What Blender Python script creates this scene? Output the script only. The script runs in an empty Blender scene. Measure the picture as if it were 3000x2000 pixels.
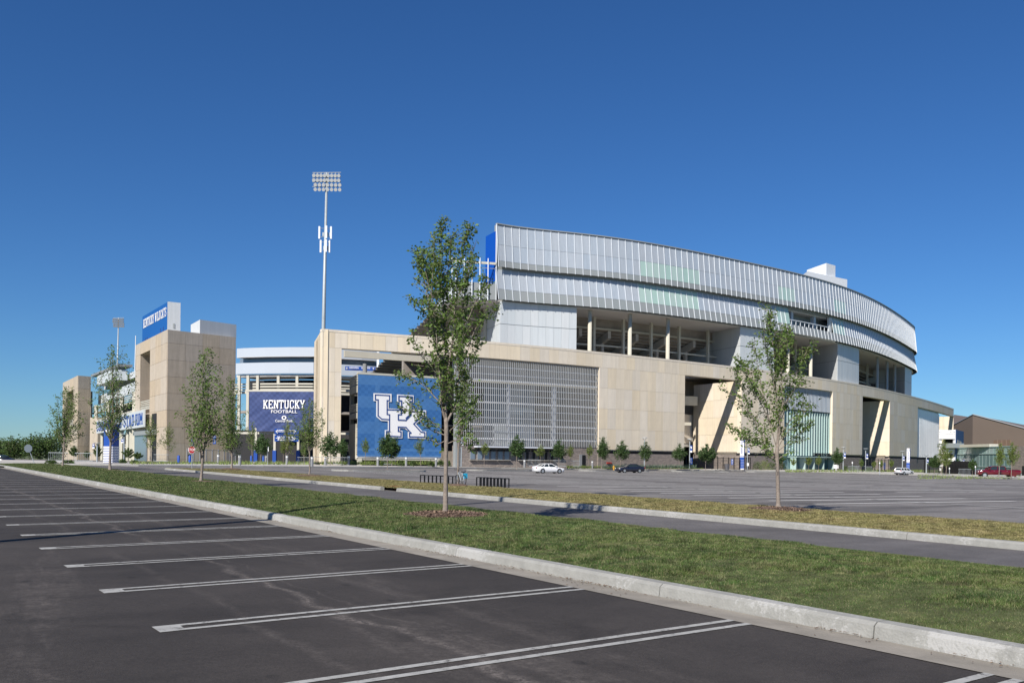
import bpy, bmesh, math, random
import numpy as np
from mathutils import Vector, Matrix
random.seed(7); rng = np.random.default_rng(7)
C = bpy.context.scene.collection
sin, cos, PI = math.sin, math.cos, math.pi
CAMZ = 1.76
F, CY, ROLL = 2650.0, 1340.0, 0.011
# ---------------------------------------------------------------- camera
cam = bpy.data.cameras.new('camera'); camo = bpy.data.objects.new('camera', cam); C.objects.link(camo)
cam.sensor_width = 36; cam.lens = 36 * F / 3000; cam.shift_y = (CY - 1000) / 3000; cam.clip_end = 6000; cam.clip_start = 0.1
rt = Vector((cos(ROLL), 0, sin(ROLL))); up = Vector((-sin(ROLL), 0, cos(ROLL))); bk = Vector((0, -1, 0))
M = Matrix((rt, up, bk)).transposed().to_4x4(); M.translation = Vector((0, 0, CAMZ)); camo.matrix_world = M
bpy.context.scene.camera = camo
# ---------------------------------------------------------------- sky, sun, exposure
SUN_AZ, SUN_EL = math.radians(28.5), math.radians(39)
w = bpy.data.worlds.new('World'); bpy.context.scene.world = w; w.use_nodes = True
nt = w.node_tree; nt.nodes.clear()
sky = nt.nodes.new('ShaderNodeTexSky'); sky.sky_type = 'NISHITA'; sky.sun_disc = False
sky.sun_elevation = SUN_EL; sky.sun_rotation = math.radians(180) + SUN_AZ
sky.altitude = 300; sky.air_density = 1.0; sky.dust_density = 0.0; sky.ozone_density = 4.0
bg = nt.nodes.new('ShaderNodeBackground'); bg.inputs[1].default_value = 0.072
wo = nt.nodes.new('ShaderNodeOutputWorld')
hs_ = nt.nodes.new('ShaderNodeHueSaturation'); hs_.inputs['Saturation'].default_value = 1.12
tn = nt.nodes.new('ShaderNodeMix'); tn.data_type = 'RGBA'; tn.blend_type = 'MULTIPLY'; tn.inputs[0].default_value = 1; tn.inputs[7].default_value = (.455, .70, .97, 1)
nt.links.new(sky.outputs[0], hs_.inputs['Color']); nt.links.new(hs_.outputs[0], tn.inputs[6]); nt.links.new(tn.outputs[2], bg.inputs[0]); nt.links.new(bg.outputs[0], wo.inputs[0])
sl = bpy.data.lights.new('sun', 'SUN'); sl.energy = 4.8; sl.angle = math.radians(0.5); sl.color = (1.0, 0.93, 0.84)
so = bpy.data.objects.new('sun', sl); C.objects.link(so)
sd = Vector((sin(SUN_AZ) * cos(SUN_EL), cos(SUN_AZ) * cos(SUN_EL), -sin(SUN_EL)))
so.rotation_euler = sd.to_track_quat('-Z', 'Y').to_euler(); so.location = (-60, -120, 110)
sc = bpy.context.scene
sc.view_settings.view_transform = 'Standard'; sc.view_settings.look = 'None'; sc.view_settings.gamma = 1
sc.view_settings.use_curve_mapping = False; sc.view_settings.exposure = 0.42
sc.render.engine = 'CYCLES'

# ---------------------------------------------------------------- geometry helpers (heights are relative to the eye, CAMZ is added on output)
def hor(px): return CY + ROLL * (px - 1500)
def dirv(px, py):
    dx, du = (px - 1500) / F, -(py - CY) / F
    return (dx * cos(ROLL) - du * sin(ROLL), 1.0, dx * sin(ROLL) + du * cos(ROLL))
def atD(px, py, D):
    d = dirv(px, py); return Vector((d[0] * D, D, d[2] * D))
def atZ(px, py, Z):
    d = dirv(px, py); k = Z / d[2]; return Vector((d[0] * k, k, Z))
GC = (-4.68731106e-04, 6.87743002e-03, -1.33482863e-04, -8.06493617e-05, 5.96443438e-07, 2.18013449e-07)
def g(X, Y):
    X = np.clip(X, -150, 110); Y = np.clip(Y, 0, np.interp(X, (15, 70), (290, 200)))
    return -1.759 + GC[0]*X + GC[1]*Y + GC[2]*X*Y + GC[3]*Y*Y + GC[4]*Y*Y*X + GC[5]*Y**3
def lim(px):
    if 921 <= px < 1345: return 133.5 + .002*(px-921)
    if px >= 1345: return float(np.interp(px, (1345, 1432, 1690, 2002, 2160, 2357, 2517, 2675, 2794, 2900, 3000), (140.5, 144, 154, 168, 178, 196, 217, 215, 200, 165, 155)))
    if px >= 695: return 150.
    if px > 380: return 187.
    return 450.
def gr(px, py, dz=0.0):
    d = dirv(px, py); Y = 3.0; LM = lim(px)
    while Y < 450:
        if Y > LM: return Vector((d[0]*LM, LM, d[2]*LM))
        if d[2]*Y < g(d[0]*Y, Y) + dz:
            a, b = Y - .5, Y
            for _ in range(24):
                m = (a + b) / 2
                if d[2]*m < g(d[0]*m, m) + dz: b = m
                else: a = m
            return Vector((d[0]*a, a, d[2]*a))
        Y += .5
    return Vector((d[0]*450, 450, g(d[0]*450, 450)))
def onG(X, Y, dz=0.0): return Vector((X, Y, float(g(X, Y)) + dz))

class MB:
    def __init__(s): s.v = []; s.f = []; s.m = []
    def add(s, vs, fs):
        n = len(s.v); s.v += [tuple(p) for p in vs]; s.f += [tuple(i + n for i in f) for f in fs]; return s
    def box(s, c, size, a=0.0):
        x, y, z = size[0]/2, size[1]/2, size[2]/2; ca, sa = cos(a), sin(a)
        vs = [(c[0]+i*x*ca-j*y*sa, c[1]+i*x*sa+j*y*ca, c[2]+k*z) for k in (-1, 1) for j in (-1, 1) for i in (-1, 1)]
        return s.add(vs, [(0,1,3,2),(4,6,7,5),(0,4,5,1),(2,3,7,6),(0,2,6,4),(1,5,7,3)])
    def prism(s, xy, z0, z1):
        n = len(xy); vs = [(x, y, z0) for x, y in xy] + [(x, y, z1) for x, y in xy]
        return s.add(vs, [tuple(range(n))[::-1], tuple(range(n, 2*n))] + [(i, (i+1) % n, n+(i+1) % n, n+i) for i in range(n)])
    def wall(s, a, b, z0, z1, t=.2):
        a, b = Vector(a[:2]), Vector(b[:2]); d = (b - a).normalized(); n = Vector((-d.y, d.x)) * t
        return s.prism([tuple(a), tuple(b), tuple(b + n), tuple(a + n)], z0, z1)
    def tube(s, pts, rad, n=8, caps=True):
        pts = [Vector(p) for p in pts]; m = len(pts)
        if not hasattr(rad, '__len__'): rad = [rad]*m
        base = len(s.v); ref = Vector((0, 0, 1))
        for i, p in enumerate(pts):
            t = (pts[min(i+1, m-1)] - pts[max(i-1, 0)]).normalized()
            r = ref if abs(t.z) < .95 else Vector((1, 0, 0))
            u = t.cross(r).normalized(); v = t.cross(u)
            for k in range(n):
                q = p + (u*cos(2*PI*k/n) + v*sin(2*PI*k/n)) * rad[i]; s.v.append(tuple(q))
        for i in range(m-1):
            for k in range(n):
                a = base+i*n+k; b = base+i*n+(k+1) % n; s.f.append((a, b, b+n, a+n))
        if caps: s.f.append(tuple(range(base, base+n))); s.f.append(tuple(range(base+(m-1)*n, base+m*n)))
        return s
    def cyl(s, c, r, h, n=12, r2=None): return s.tube([c, (c[0], c[1], c[2]+h)], [r, r if r2 is None else r2], n)
    def ell(s, c, r, nu=10, nv=6):
        vs = []; fs = []
        for j in range(nv+1):
            t = PI*j/nv
            for i in range(nu): vs.append((c[0]+r[0]*sin(t)*cos(2*PI*i/nu), c[1]+r[1]*sin(t)*sin(2*PI*i/nu), c[2]+r[2]*cos(t)))
        for j in range(nv):
            for i in range(nu): fs.append((j*nu+i, j*nu+(i+1) % nu, (j+1)*nu+(i+1) % nu, (j+1)*nu+i))
        return s.add(vs, fs)
    def mesh(s, name, mt, smooth=False, off=(0, 0, 0)):
        me = bpy.data.meshes.new(name); me.from_pydata([(x-off[0], y-off[1], z-off[2]) for x, y, z in s.v], [], s.f)
        if mt: me.materials.append(mt)
        if smooth: me.polygons.foreach_set('use_smooth', [True]*len(me.polygons))
        me.update(); return me
WL = {}
def put(name, me, parent=None, loc=(0, 0, 0), rot=None, local=False, label=None, kind=None):
    """link a mesh object; loc is in eye-relative coordinates unless local"""
    o = bpy.data.objects.new(name, me); C.objects.link(o)
    if local or (parent is not None and parent.get('_rot')): o.location = loc
    else:
        l = Vector(loc) + Vector((0, 0, CAMZ)); 
        if parent is not None: l = l - WL[parent.name]
        o.location = l
    if rot is not None: o.rotation_euler = rot if hasattr(rot, '__len__') else (0, 0, rot)
    if parent is not None: o.parent = parent; WL[o.name] = WL.get(parent.name, Vector()) + (o.location if not local else Vector())
    else: WL[o.name] = o.location.copy()
    if label: o['label'] = label
    if kind: o['kind'] = kind
    return o
def part(name, mb, mt, parent, label=None, smooth=False, kind=None, local=False):
    """mesh given in eye-relative world coordinates (or in the thing's own coordinates with local)"""
    if local: return put(name, mb.mesh(name, mt, smooth), parent, (0, 0, 0), local=True, label=label, kind=kind)
    p = WL[parent.name] - Vector((0, 0, CAMZ))
    o = bpy.data.objects.new(name, mb.mesh(name, mt, smooth, off=p)); C.objects.link(o); o.parent = parent; WL[o.name] = WL[parent.name].copy()
    if label: o['label'] = label
    if kind: o['kind'] = kind
    return o
def thing(name, label, cat, loc, rot=0, group=None, scale=1):
    o = bpy.data.objects.new(name, None); C.objects.link(o); o.empty_display_size = .3
    o.location = Vector(loc) + Vector((0, 0, CAMZ)); o.rotation_euler = (0, 0, rot); o.scale = (scale,)*3
    o['label'] = label; o['category'] = cat
    if group: o['group'] = group
    WL[o.name] = o.location.copy(); return o
def single(name, mb, mt, label, cat, loc, group=None, smooth=False):
    p = Vector(loc); o = bpy.data.objects.new(name, mb.mesh(name, mt, smooth, off=p)); C.objects.link(o)
    o.location = p + Vector((0, 0, CAMZ)); o['label'] = label; o['category'] = cat
    if group: o['group'] = group
    WL[o.name] = o.location.copy(); return o
def struct(name, mb, mt, kind='structure', parent=None, smooth=False, label=None):
    o = bpy.data.objects.new(name, mb.mesh(name, mt, smooth)); C.objects.link(o); o.location = (0, 0, CAMZ) if parent is None else (0, 0, 0)
    if parent is not None: o.parent = parent
    if kind: o['kind'] = kind
    if label: o['label'] = label
    WL[o.name] = Vector((0, 0, CAMZ)); return o
def clone(src, loc, rot=None, label=None, scale=None):
    r = src.copy(); C.objects.link(r); r.location = Vector(loc) + Vector((0, 0, CAMZ))
    if rot is not None: r.rotation_euler = (0, 0, rot)
    if scale: r.scale = (scale,)*3
    if label: r['label'] = label
    for ch in list(src.children):
        c = ch.copy(); C.objects.link(c); c.parent = r
        for gc in list(ch.children):
            d = gc.copy(); C.objects.link(d); d.parent = c
    return r

# ---------------------------------------------------------------- materials
def mat(name, col, rough=.8, metal=0.0, var=0.0, scale=1.0, bump=0.0, bscale=30.0, rnd=0.0, col2=None, spec=.4, trans=0.0, island=0.0, emit=None, alpha=1.0):
    m = bpy.data.materials.new(name); m.use_nodes = True; n = m.node_tree; b = n.nodes['Principled BSDF']; L = n.links.new
    b.inputs['Roughness'].default_value = rough; b.inputs['Metallic'].default_value = metal; b.inputs['Specular IOR Level'].default_value = spec
    cc = (*col, 1); out = None
    b.inputs['Base Color'].default_value = cc
    if trans: b.inputs['Transmission Weight'].default_value = trans
    b.inputs['Alpha'].default_value = alpha
    if var or col2:
        tc = n.nodes.new('ShaderNodeTexCoord'); nz = n.nodes.new('ShaderNodeTexNoise'); nz.inputs['Scale'].default_value = scale; nz.inputs['Detail'].default_value = 6; nz.inputs['Roughness'].default_value = .65
        L(tc.outputs['Object'], nz.inputs['Vector'])
        mx = n.nodes.new('ShaderNodeMix'); mx.data_type = 'RGBA'
        c2 = col2 if col2 else tuple(c*(1-var) for c in col); c1 = col if col2 else tuple(min(1, c*(1+var)) for c in col)
        mx.inputs[6].default_value = (*c2, 1); mx.inputs[7].default_value = (*c1, 1)
        rp = n.nodes.new('ShaderNodeMapRange'); rp.inputs[1].default_value = .32; rp.inputs[2].default_value = .68
        L(nz.outputs[0], rp.inputs[0]); L(rp.outputs[0], mx.inputs[0]); out = mx.outputs[2]
    if rnd or island:
        hs = n.nodes.new('ShaderNodeHueSaturation')
        if out: L(out, hs.inputs['Color'])
        else: hs.inputs['Color'].default_value = cc
        src = n.nodes.new('ShaderNodeNewGeometry').outputs['Random Per Island'] if island else n.nodes.new('ShaderNodeObjectInfo').outputs['Random']
        a = island or rnd
        r2 = n.nodes.new('ShaderNodeMapRange'); r2.inputs[3].default_value = 1-a; r2.inputs[4].default_value = 1+a
        L(src, r2.inputs[0]); L(r2.outputs[0], hs.inputs['Value'])
        if island:
            r3 = n.nodes.new('ShaderNodeMapRange'); r3.inputs[3].default_value = .485; r3.inputs[4].default_value = .51
            L(src, r3.inputs[0]); L(r3.outputs[0], hs.inputs['Hue'])
        elif rnd:
            w1 = n.nodes.new('ShaderNodeMath'); w1.operation = 'MULTIPLY'; w1.inputs[1].default_value = 7.31
            w2 = n.nodes.new('ShaderNodeMath'); w2.operation = 'FRACT'; L(src, w1.inputs[0]); L(w1.outputs[0], w2.inputs[0])
            r3 = n.nodes.new('ShaderNodeMapRange'); r3.inputs[3].default_value = .8; r3.inputs[4].default_value = 1.2
            L(w2.outputs[0], r3.inputs[0]); L(r3.outputs[0], hs.inputs['Saturation'])
        out = hs.outputs[0]
    if out: L(out, b.inputs['Base Color'])
    if bump:
        tc = n.nodes.new('ShaderNodeTexCoord'); nb = n.nodes.new('ShaderNodeTexNoise'); nb.inputs['Scale'].default_value = bscale; nb.inputs['Detail'].default_value = 4
        bp = n.nodes.new('ShaderNodeBump'); bp.inputs['Strength'].default_value = bump; bp.inputs['Distance'].default_value = .02
        L(tc.outputs['Object'], nb.inputs['Vector']); L(nb.outputs[0], bp.inputs['Height']); L(bp.outputs[0], b.inputs['Normal'])
    if emit:
        b.inputs['Emission Color'].default_value = (*emit[0], 1); b.inputs['Emission Strength'].default_value = emit[1]
    m['out'] = 1
    return m
def leafmat(name, col, isl=.35, tr=.35):
    m = mat(name, col, rough=.55, island=isl, spec=.35); n = m.node_tree; b = n.nodes['Principled BSDF']; L = n.links.new
    src = b.inputs['Base Color'].links[0].from_socket; t = n.nodes.new('ShaderNodeBsdfTranslucent'); mx = n.nodes.new('ShaderNodeMixShader'); mx.inputs[0].default_value = tr
    g1 = n.nodes.new('ShaderNodeHueSaturation'); g1.inputs['Value'].default_value = 1.5; g1.inputs['Hue'].default_value = .485
    L(src, g1.inputs['Color']); L(g1.outputs[0], t.inputs[0]); L(b.outputs[0], mx.inputs[1]); L(t.outputs[0], mx.inputs[2]); L(mx.outputs[0], n.nodes['Material Output'].inputs[0])
    return m
PRE = mat('precast_concrete', (.72, .635, .50), .85, var=.035, scale=.8, rnd=.04, bump=.15, bscale=8)
PRE2 = mat('weathered_precast', (.50, .425, .335), .85, var=.07, scale=.6, rnd=.03)
CORE = mat('wall_core', (.20, .165, .13), .9, var=.1, scale=1)
WHT = mat('white_metal_cladding', (.395, .445, .50), .38, var=.02, scale=.3, rnd=.02, spec=.5)
FINM = mat('fin_metal', (.66, .70, .74), .35, spec=.5)
SKIRT = mat('perforated_metal', (.27, .295, .30), .5, rnd=.02)
SKIRT_M = SKIRT
SOF = mat('soffit_panel', (.55, .54, .53), .6, var=.03, scale=.2)
BOXM = mat('white_wall_panel', (.57, .61, .63), .5, rnd=.02, spec=.4)
CORR = mat('corrugated_white_metal', (.85, .87, .88), .35, rnd=.04)
PANE = mat('pavilion_glass', (.20, .30, .30), .12, rnd=.08, spec=.8)
FPAINT = mat('far_lot_paint', (.62, .61, .58), .7, var=.1, scale=4)
PLANT = mat('white_plant_cladding', (.78, .80, .82), .5)
LAMPB = mat('floodlight_reflector', (.50, .51, .50), .35)
BANDM = mat('bowl_band_cladding', (.44, .49, .55), .5)
SBLU = mat('scoreboard_blue', (.008, .10, .36), .5)
BACKP = mat('shaded_sign_back', (.12, .15, .18), .5)  # dark blue-grey, with the shade on the sign's back put into the colour
GGL = mat('green_tinted_glass', (.40, .54, .49), .15, rnd=.03, spec=.8)
DARK = mat('dark_recess', (.02, .02, .022), .7)  # near-black colour that stands in for shade deep inside openings
BLK = mat('black_metal', (.012, .012, .013), .45)
STC = mat('stand_concrete', (.30, .27, .24), .9, var=.15, scale=.5)
CRM = mat('cream_steel', (.53, .51, .43), .5, var=.05, scale=.4)
RAK = mat('raker_steel', (.52, .48, .43), .7, var=.08, scale=.5)
LOUV = mat('louver_metal', (.35, .36, .36), .4, rnd=.04, spec=.5)
RAIL = mat('rail_metal', (.66, .70, .76), .4)
GRY = mat('grey_metal', (.25, .26, .27), .45)
GALV = mat('galvanised_steel', (.36, .40, .42), .5, metal=.2, var=.08, scale=2)
GLB = mat('blue_grey_glass', (.16, .21, .27), .12, spec=.8)
TEAL = mat('teal_glass', (.17, .29, .30), .12, rnd=.10, spec=.8)
TEALB = mat('pale_teal_glass', (.38, .50, .48), .15, rnd=.05, spec=.7)
BLU = mat('royal_blue_panel', (.005, .075, .42), .5, rnd=.02)
BLS = mat('sign_blue', (.012, .065, .32), .45)
WHP = mat('white_paint', (.80, .80, .80), .5)
NAVY = mat('navy_print', (.02, .06, .22), .6)
STOPR = mat('stop_red', (.34, .015, .02), .4)
BRN = mat('brown_metal_siding', (.145, .115, .095), .7, var=.05, scale=.1)
RUST = mat('rusty_iron', (.22, .055, .02), .8, var=.4, scale=12)
BARK = mat('bark', (.22, .185, .155), .9, var=.3, scale=14, bump=.6, bscale=25)
LEAF1 = leafmat('leaf_elm', (.125, .195, .045))
LEAF2 = leafmat('leaf_maple_dark', (.066, .120, .038))
LEAF3 = leafmat('leaf_bright', (.155, .215, .048))
LEAF4 = leafmat('leaf_far', (.075, .125, .034), isl=.45)
TYRE = mat('tyre_rubber', (.015, .015, .015), .8)
RIM = mat('alloy_rim', (.55, .56, .57), .3, metal=.7)
GLS = mat('car_glass', (.02, .03, .03), .06, spec=.9)
CHR = mat('chrome', (.7, .7, .7), .15, metal=1)
LAMP = mat('lamp_lens', (.75, .75, .72), .1, spec=.8)
TAIL = mat('tail_lens', (.35, .01, .01), .2)
WCAR = mat('white_car_paint', (.78, .79, .80), .2, spec=.6)
DCAR = mat('dark_blue_car_paint', (.012, .015, .03), .12, spec=.8)
SCAR = mat('silver_car_paint', (.60, .62, .64), .22, spec=.6)
RCAR = mat('red_truck_paint', (.105, .004, .009), .15, spec=.8)
PLAS = mat('grey_plastic', (.10, .10, .11), .6)
CYAN = mat('cyan_fabric', (.01, .30, .50), .8)

def asphalt(name, c, stain, streak=False):
    m = bpy.data.materials.new(name); m.use_nodes = True; n = m.node_tree; b = n.nodes['Principled BSDF']; L = n.links.new
    b.inputs['Roughness'].default_value = .85; b.inputs['Specular IOR Level'].default_value = .3
    tc = n.nodes.new('ShaderNodeTexCoord')
    def noise(s, d=5, vec=None, rough=.6, dist=0):
        z = n.nodes.new('ShaderNodeTexNoise'); z.inputs['Scale'].default_value = s; z.inputs['Detail'].default_value = d; z.inputs['Roughness'].default_value = rough; z.inputs['Distortion'].default_value = dist
        L(vec if vec else tc.outputs['Object'], z.inputs['Vector']); return z.outputs[0]
    def ramp(v, a, bb, c0, c1):
        r = n.nodes.new('ShaderNodeMapRange'); r.inputs[1].default_value = a; r.inputs[2].default_value = bb; r.inputs[3].default_value = c0; r.inputs[4].default_value = c1; L(v, r.inputs[0]); return r.outputs[0]
    def mul(a, bb):
        r = n.nodes.new('ShaderNodeMath'); r.operation = 'MULTIPLY'; L(a, r.inputs[0]); L(bb, r.inputs[1]); return r.outputs[0]
    def add(a, bb):
        r = n.nodes.new('ShaderNodeMath'); r.operation = 'ADD'; L(a, r.inputs[0]); L(bb, r.inputs[1]); return r.outputs[0]
    big = ramp(noise(.22, 4), .3, .7, .78, 1.20); mid = ramp(noise(1.1, 7, rough=.75), .3, .7, .86, 1.16); fine = ramp(noise(60, 3), .3, .7, .72, 1.32)
    v = mul(mul(mul(big, mid), fine), ramp(noise(13, 4, rough=.8), .3, .7, .86, 1.15))
    mp = n.nodes.new('ShaderNodeMapping'); mp.inputs['Rotation'].default_value = (0, 0, -math.radians(31)); L(tc.outputs['Object'], mp.inputs['Vector'])
    mp2 = n.nodes.new('ShaderNodeMapping'); mp2.inputs['Scale'].default_value = (.14, 1.0, 1) if streak else (.35, 1.0, 1); L(mp.outputs[0], mp2.inputs['Vector'])
    st = ramp(noise(.9 if streak else .7, 3, mp2.outputs[0], .5, .6), .48, .62, 1.0, .58 if streak else .82); v = mul(v, st)
    if stain:   # pale scuffed traffic trails parallel to the kerb, and small pale scratches
        mp3 = n.nodes.new('ShaderNodeMapping'); mp3.inputs['Scale'].default_value = (1.0, .10, 1); L(mp.outputs[0], mp3.inputs['Vector'])
        a = ramp(noise(.8, 6, mp3.outputs[0], .75, .3), .55, .68, 0, 1.0); c3 = ramp(noise(7, 5, rough=.85), .42, .60, .0, 1.0)
        v = add(v, mul(a, c3))
        sp = ramp(noise(260, 1), .70, .76, 0, .9); v = add(v, sp)
        # the pale paving seam that runs parallel to the kerb through the stalls, and dark drips
        xy = n.nodes.new('ShaderNodeSeparateXYZ'); L(tc.outputs['Object'], xy.inputs[0])
        def mth(op, *a):
            q = n.nodes.new('ShaderNodeMath'); q.operation = op
            for i, z_ in enumerate(a):
                if isinstance(z_, (int, float)): q.inputs[i].default_value = z_
                else: L(z_, q.inputs[i])
            return q.outputs[0]
        cc = mth('MULTIPLY', mth('ADD', xy.outputs[0], mth('MULTIPLY_ADD', xy.outputs[1], .687, -8.95)), .824)
        for off, wd, amp in ((-3.30, .10, 2.6), (-3.0, .03, 1.0), (-2.2, .16, .8), (-4.3, .10, .9)):
            dd = mth('ABSOLUTE', mth('ADD', mth('ADD', cc, -off), mth('MULTIPLY', mth('SUBTRACT', noise(.7, 4), .5), .8)))
            v = add(v, mul(mul(ramp(dd, 0, wd, 1, 0), ramp(noise(.35, 2), .36, .50, .12, 1)), ramp(noise(22, 4, rough=.8), .4, .6, 0, amp)))
        vo = n.nodes.new('ShaderNodeTexVoronoi'); vo.inputs['Scale'].default_value = .9; vo.inputs['Randomness'].default_value = 1; mpv = n.nodes.new('ShaderNodeMapping'); mpv.inputs['Scale'].default_value = (1.6, 1, 1); L(mp.outputs[0], mpv.inputs['Vector']); L(mpv.outputs[0], vo.inputs['Vector'])
        v = mul(v, ramp(vo.outputs['Distance'], .05, .11, .62, 1))
        v = mul(v, ramp(noise(.55, 3, rough=.5, dist=1.5), .28, .40, .72, 1))
    mx = n.nodes.new('ShaderNodeVectorMath'); mx.operation = 'SCALE'; mx.inputs[0].default_value = c; L(v, mx.inputs[3]); L(mx.outputs[0], b.inputs['Base Color'])
    bp = n.nodes.new('ShaderNodeBump'); bp.inputs['Strength'].default_value = .5; bp.inputs['Distance'].default_value = .01; L(noise(90, 3), bp.inputs['Height']); L(bp.outputs[0], b.inputs['Normal'])
    return m
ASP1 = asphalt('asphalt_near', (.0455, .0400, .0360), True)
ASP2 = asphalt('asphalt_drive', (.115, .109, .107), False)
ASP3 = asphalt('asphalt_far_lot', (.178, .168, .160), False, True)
KERB = mat('kerb_concrete', (.275, .275, .255), .85, var=.12, scale=5, bump=.4, bscale=40)
def kerb_patches():
    n = KERB.node_tree; b = n.nodes['Principled BSDF']; L = n.links.new; src = b.inputs['Base Color'].links[0].from_socket
    tc = n.nodes.new('ShaderNodeTexCoord'); z = n.nodes.new('ShaderNodeTexNoise'); z.inputs['Scale'].default_value = 16; z.inputs['Detail'].default_value = 8; z.inputs['Roughness'].default_value = .75
    z2 = n.nodes.new('ShaderNodeTexNoise'); z2.inputs['Scale'].default_value = .9; L(tc.outputs['Object'], z.inputs[0]); L(tc.outputs['Object'], z2.inputs[0])
    a = n.nodes.new('ShaderNodeMath'); a.operation = 'ADD'; L(z.outputs[0], a.inputs[0]); L(z2.outputs[0], a.inputs[1])
    r = n.nodes.new('ShaderNodeMapRange'); r.inputs[1].default_value = 1.06; r.inputs[2].default_value = 1.16; r.inputs[4].default_value = .75; L(a.outputs[0], r.inputs[0])
    mx = n.nodes.new('ShaderNodeMix'); mx.data_type = 'RGBA'; mx.inputs[7].default_value = (.40, .40, .385, 1); L(r.outputs[0], mx.inputs[0]); L(src, mx.inputs[6]); L(mx.outputs[2], b.inputs['Base Color'])
kerb_patches()
GUT = mat('gutter_concrete', (.255, .235, .20), .9, var=.2, scale=1.6, bump=.3, bscale=50)
CONC = mat('sidewalk_concrete', (.46, .44, .40), .9, var=.1, scale=.5)
PAINT = mat('road_paint', (.36, .36, .34), .7, var=.14, scale=6)
SOIL = mat('grass_soil', (.075, .088, .03), .95, var=.35, scale=1.2)
SOIL2 = mat('grass_soil_dry', (.16, .15, .055), .95, var=.3, scale=1.0)
def wear(m, amt, th0, th1, sc_, under):
    n = m.node_tree; b = n.nodes['Principled BSDF']; L = n.links.new; src = b.inputs['Base Color'].links[0].from_socket
    tc = n.nodes.new('ShaderNodeTexCoord'); z = n.nodes.new('ShaderNodeTexNoise'); z.inputs['Scale'].default_value = sc_; z.inputs['Detail'].default_value = 8; z.inputs['Roughness'].default_value = .8; L(tc.outputs['Object'], z.inputs[0])
    r = n.nodes.new('ShaderNodeMapRange'); r.inputs[1].default_value = th0; r.inputs[2].default_value = th1; r.inputs[4].default_value = amt; L(z.outputs[0], r.inputs[0])
    mx = n.nodes.new('ShaderNodeMix'); mx.data_type = 'RGBA'; mx.inputs[7].default_value = (*under, 1); L(r.outputs[0], mx.inputs[0]); L(src, mx.inputs[6]); L(mx.outputs[2], b.inputs['Base Color'])
wear(PAINT, .85, .52, .64, 9, (.07, .065, .06))
def streaks(m, lo):
    n = m.node_tree; b = n.nodes['Principled BSDF']; L = n.links.new; src = b.inputs['Base Color'].links[0].from_socket
    tc = n.nodes.new('ShaderNodeTexCoord'); oi = n.nodes.new('ShaderNodeObjectInfo'); ad = n.nodes.new('ShaderNodeVectorMath'); L(tc.outputs['Object'], ad.inputs[0]); L(oi.outputs['Location'], ad.inputs[1])
    mp = n.nodes.new('ShaderNodeMapping'); mp.inputs['Scale'].default_value = (1.6, 1.6, .10); L(ad.outputs[0], mp.inputs['Vector'])
    z = n.nodes.new('ShaderNodeTexNoise'); z.inputs['Scale'].default_value = 1; z.inputs['Detail'].default_value = 4; z.inputs['Roughness'].default_value = .7; L(mp.outputs[0], z.inputs[0])
    r = n.nodes.new('ShaderNodeMapRange'); r.inputs[1].default_value = .35; r.inputs[2].default_value = .62; r.inputs[3].default_value = 1.03; r.inputs[4].default_value = lo; L(z.outputs[0], r.inputs[0])
    v = n.nodes.new('ShaderNodeVectorMath'); v.operation = 'SCALE'; L(src, v.inputs[0]); L(r.outputs[0], v.inputs[3]); L(v.outputs[0], b.inputs['Base Color'])
streaks(PRE, .92); streaks(PRE2, .86); streaks(BOXM, .95); streaks(WHT, .93)
def grassmat(name, c1, c2, c3):
    m = mat(name, c1, rough=.6, island=.3, col2=c2, scale=.9, spec=.3); n = m.node_tree; b = n.nodes['Principled BSDF']; L = n.links.new
    hs = b.inputs['Base Color'].links[0].from_socket; geo = n.nodes.new('ShaderNodeNewGeometry'); r = n.nodes.new('ShaderNodeMapRange'); r.inputs[1].default_value = .80; r.inputs[2].default_value = .82; r.inputs[4].default_value = .8
    L(geo.outputs['Random Per Island'], r.inputs[0]); mx = n.nodes.new('ShaderNodeMix'); mx.data_type = 'RGBA'; mx.inputs[7].default_value = (*c3, 1)
    tc = n.nodes.new('ShaderNodeTexCoord'); z = n.nodes.new('ShaderNodeTexNoise'); z.inputs['Scale'].default_value = 2.3; z.inputs['Detail'].default_value = 5; z.inputs['Roughness'].default_value = .7; L(tc.outputs['Object'], z.inputs[0])
    r4 = n.nodes.new('ShaderNodeMapRange'); r4.inputs[1].default_value = .54; r4.inputs[2].default_value = .66; r4.inputs[3].default_value = .0; r4.inputs[4].default_value = .55; L(z.outputs[0], r4.inputs[0])
    mxx = n.nodes.new('ShaderNodeMath'); mxx.operation = 'MAXIMUM'; L(r.outputs[0], mxx.inputs[0]); L(r4.outputs[0], mxx.inputs[1])
    z2 = n.nodes.new('ShaderNodeTexNoise'); z2.inputs['Scale'].default_value = 4.5; z2.inputs['Detail'].default_value = 3; L(tc.outputs['Object'], z2.inputs[0]); r5 = n.nodes.new('ShaderNodeMapRange'); r5.inputs[1].default_value = .35; r5.inputs[2].default_value = .6; r5.inputs[3].default_value = .42; r5.inputs[4].default_value = 1.15; L(z2.outputs[0], r5.inputs[0])
    L(mxx.outputs[0], mx.inputs[0]); L(hs, mx.inputs[6]); vs_ = n.nodes.new('ShaderNodeVectorMath'); vs_.operation = 'SCALE'; L(mx.outputs[2], vs_.inputs[0]); L(r5.outputs[0], vs_.inputs[3]); L(vs_.outputs[0], b.inputs['Base Color']); return m
GR1 = grassmat('grass_blades', (.044, .104, .020), (.100, .138, .036), (.25, .22, .12))
GR2 = grassmat('dry_grass_blades', (.17, .18, .06), (.24, .20, .085), (.36, .30, .16))
MUL = mat('mulch', (.13, .085, .06), .95, var=.4, scale=9, bump=.8, bscale=30)
MCH = mat('mulch_chips', (.19, .13, .095), .95, island=.55)
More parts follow.
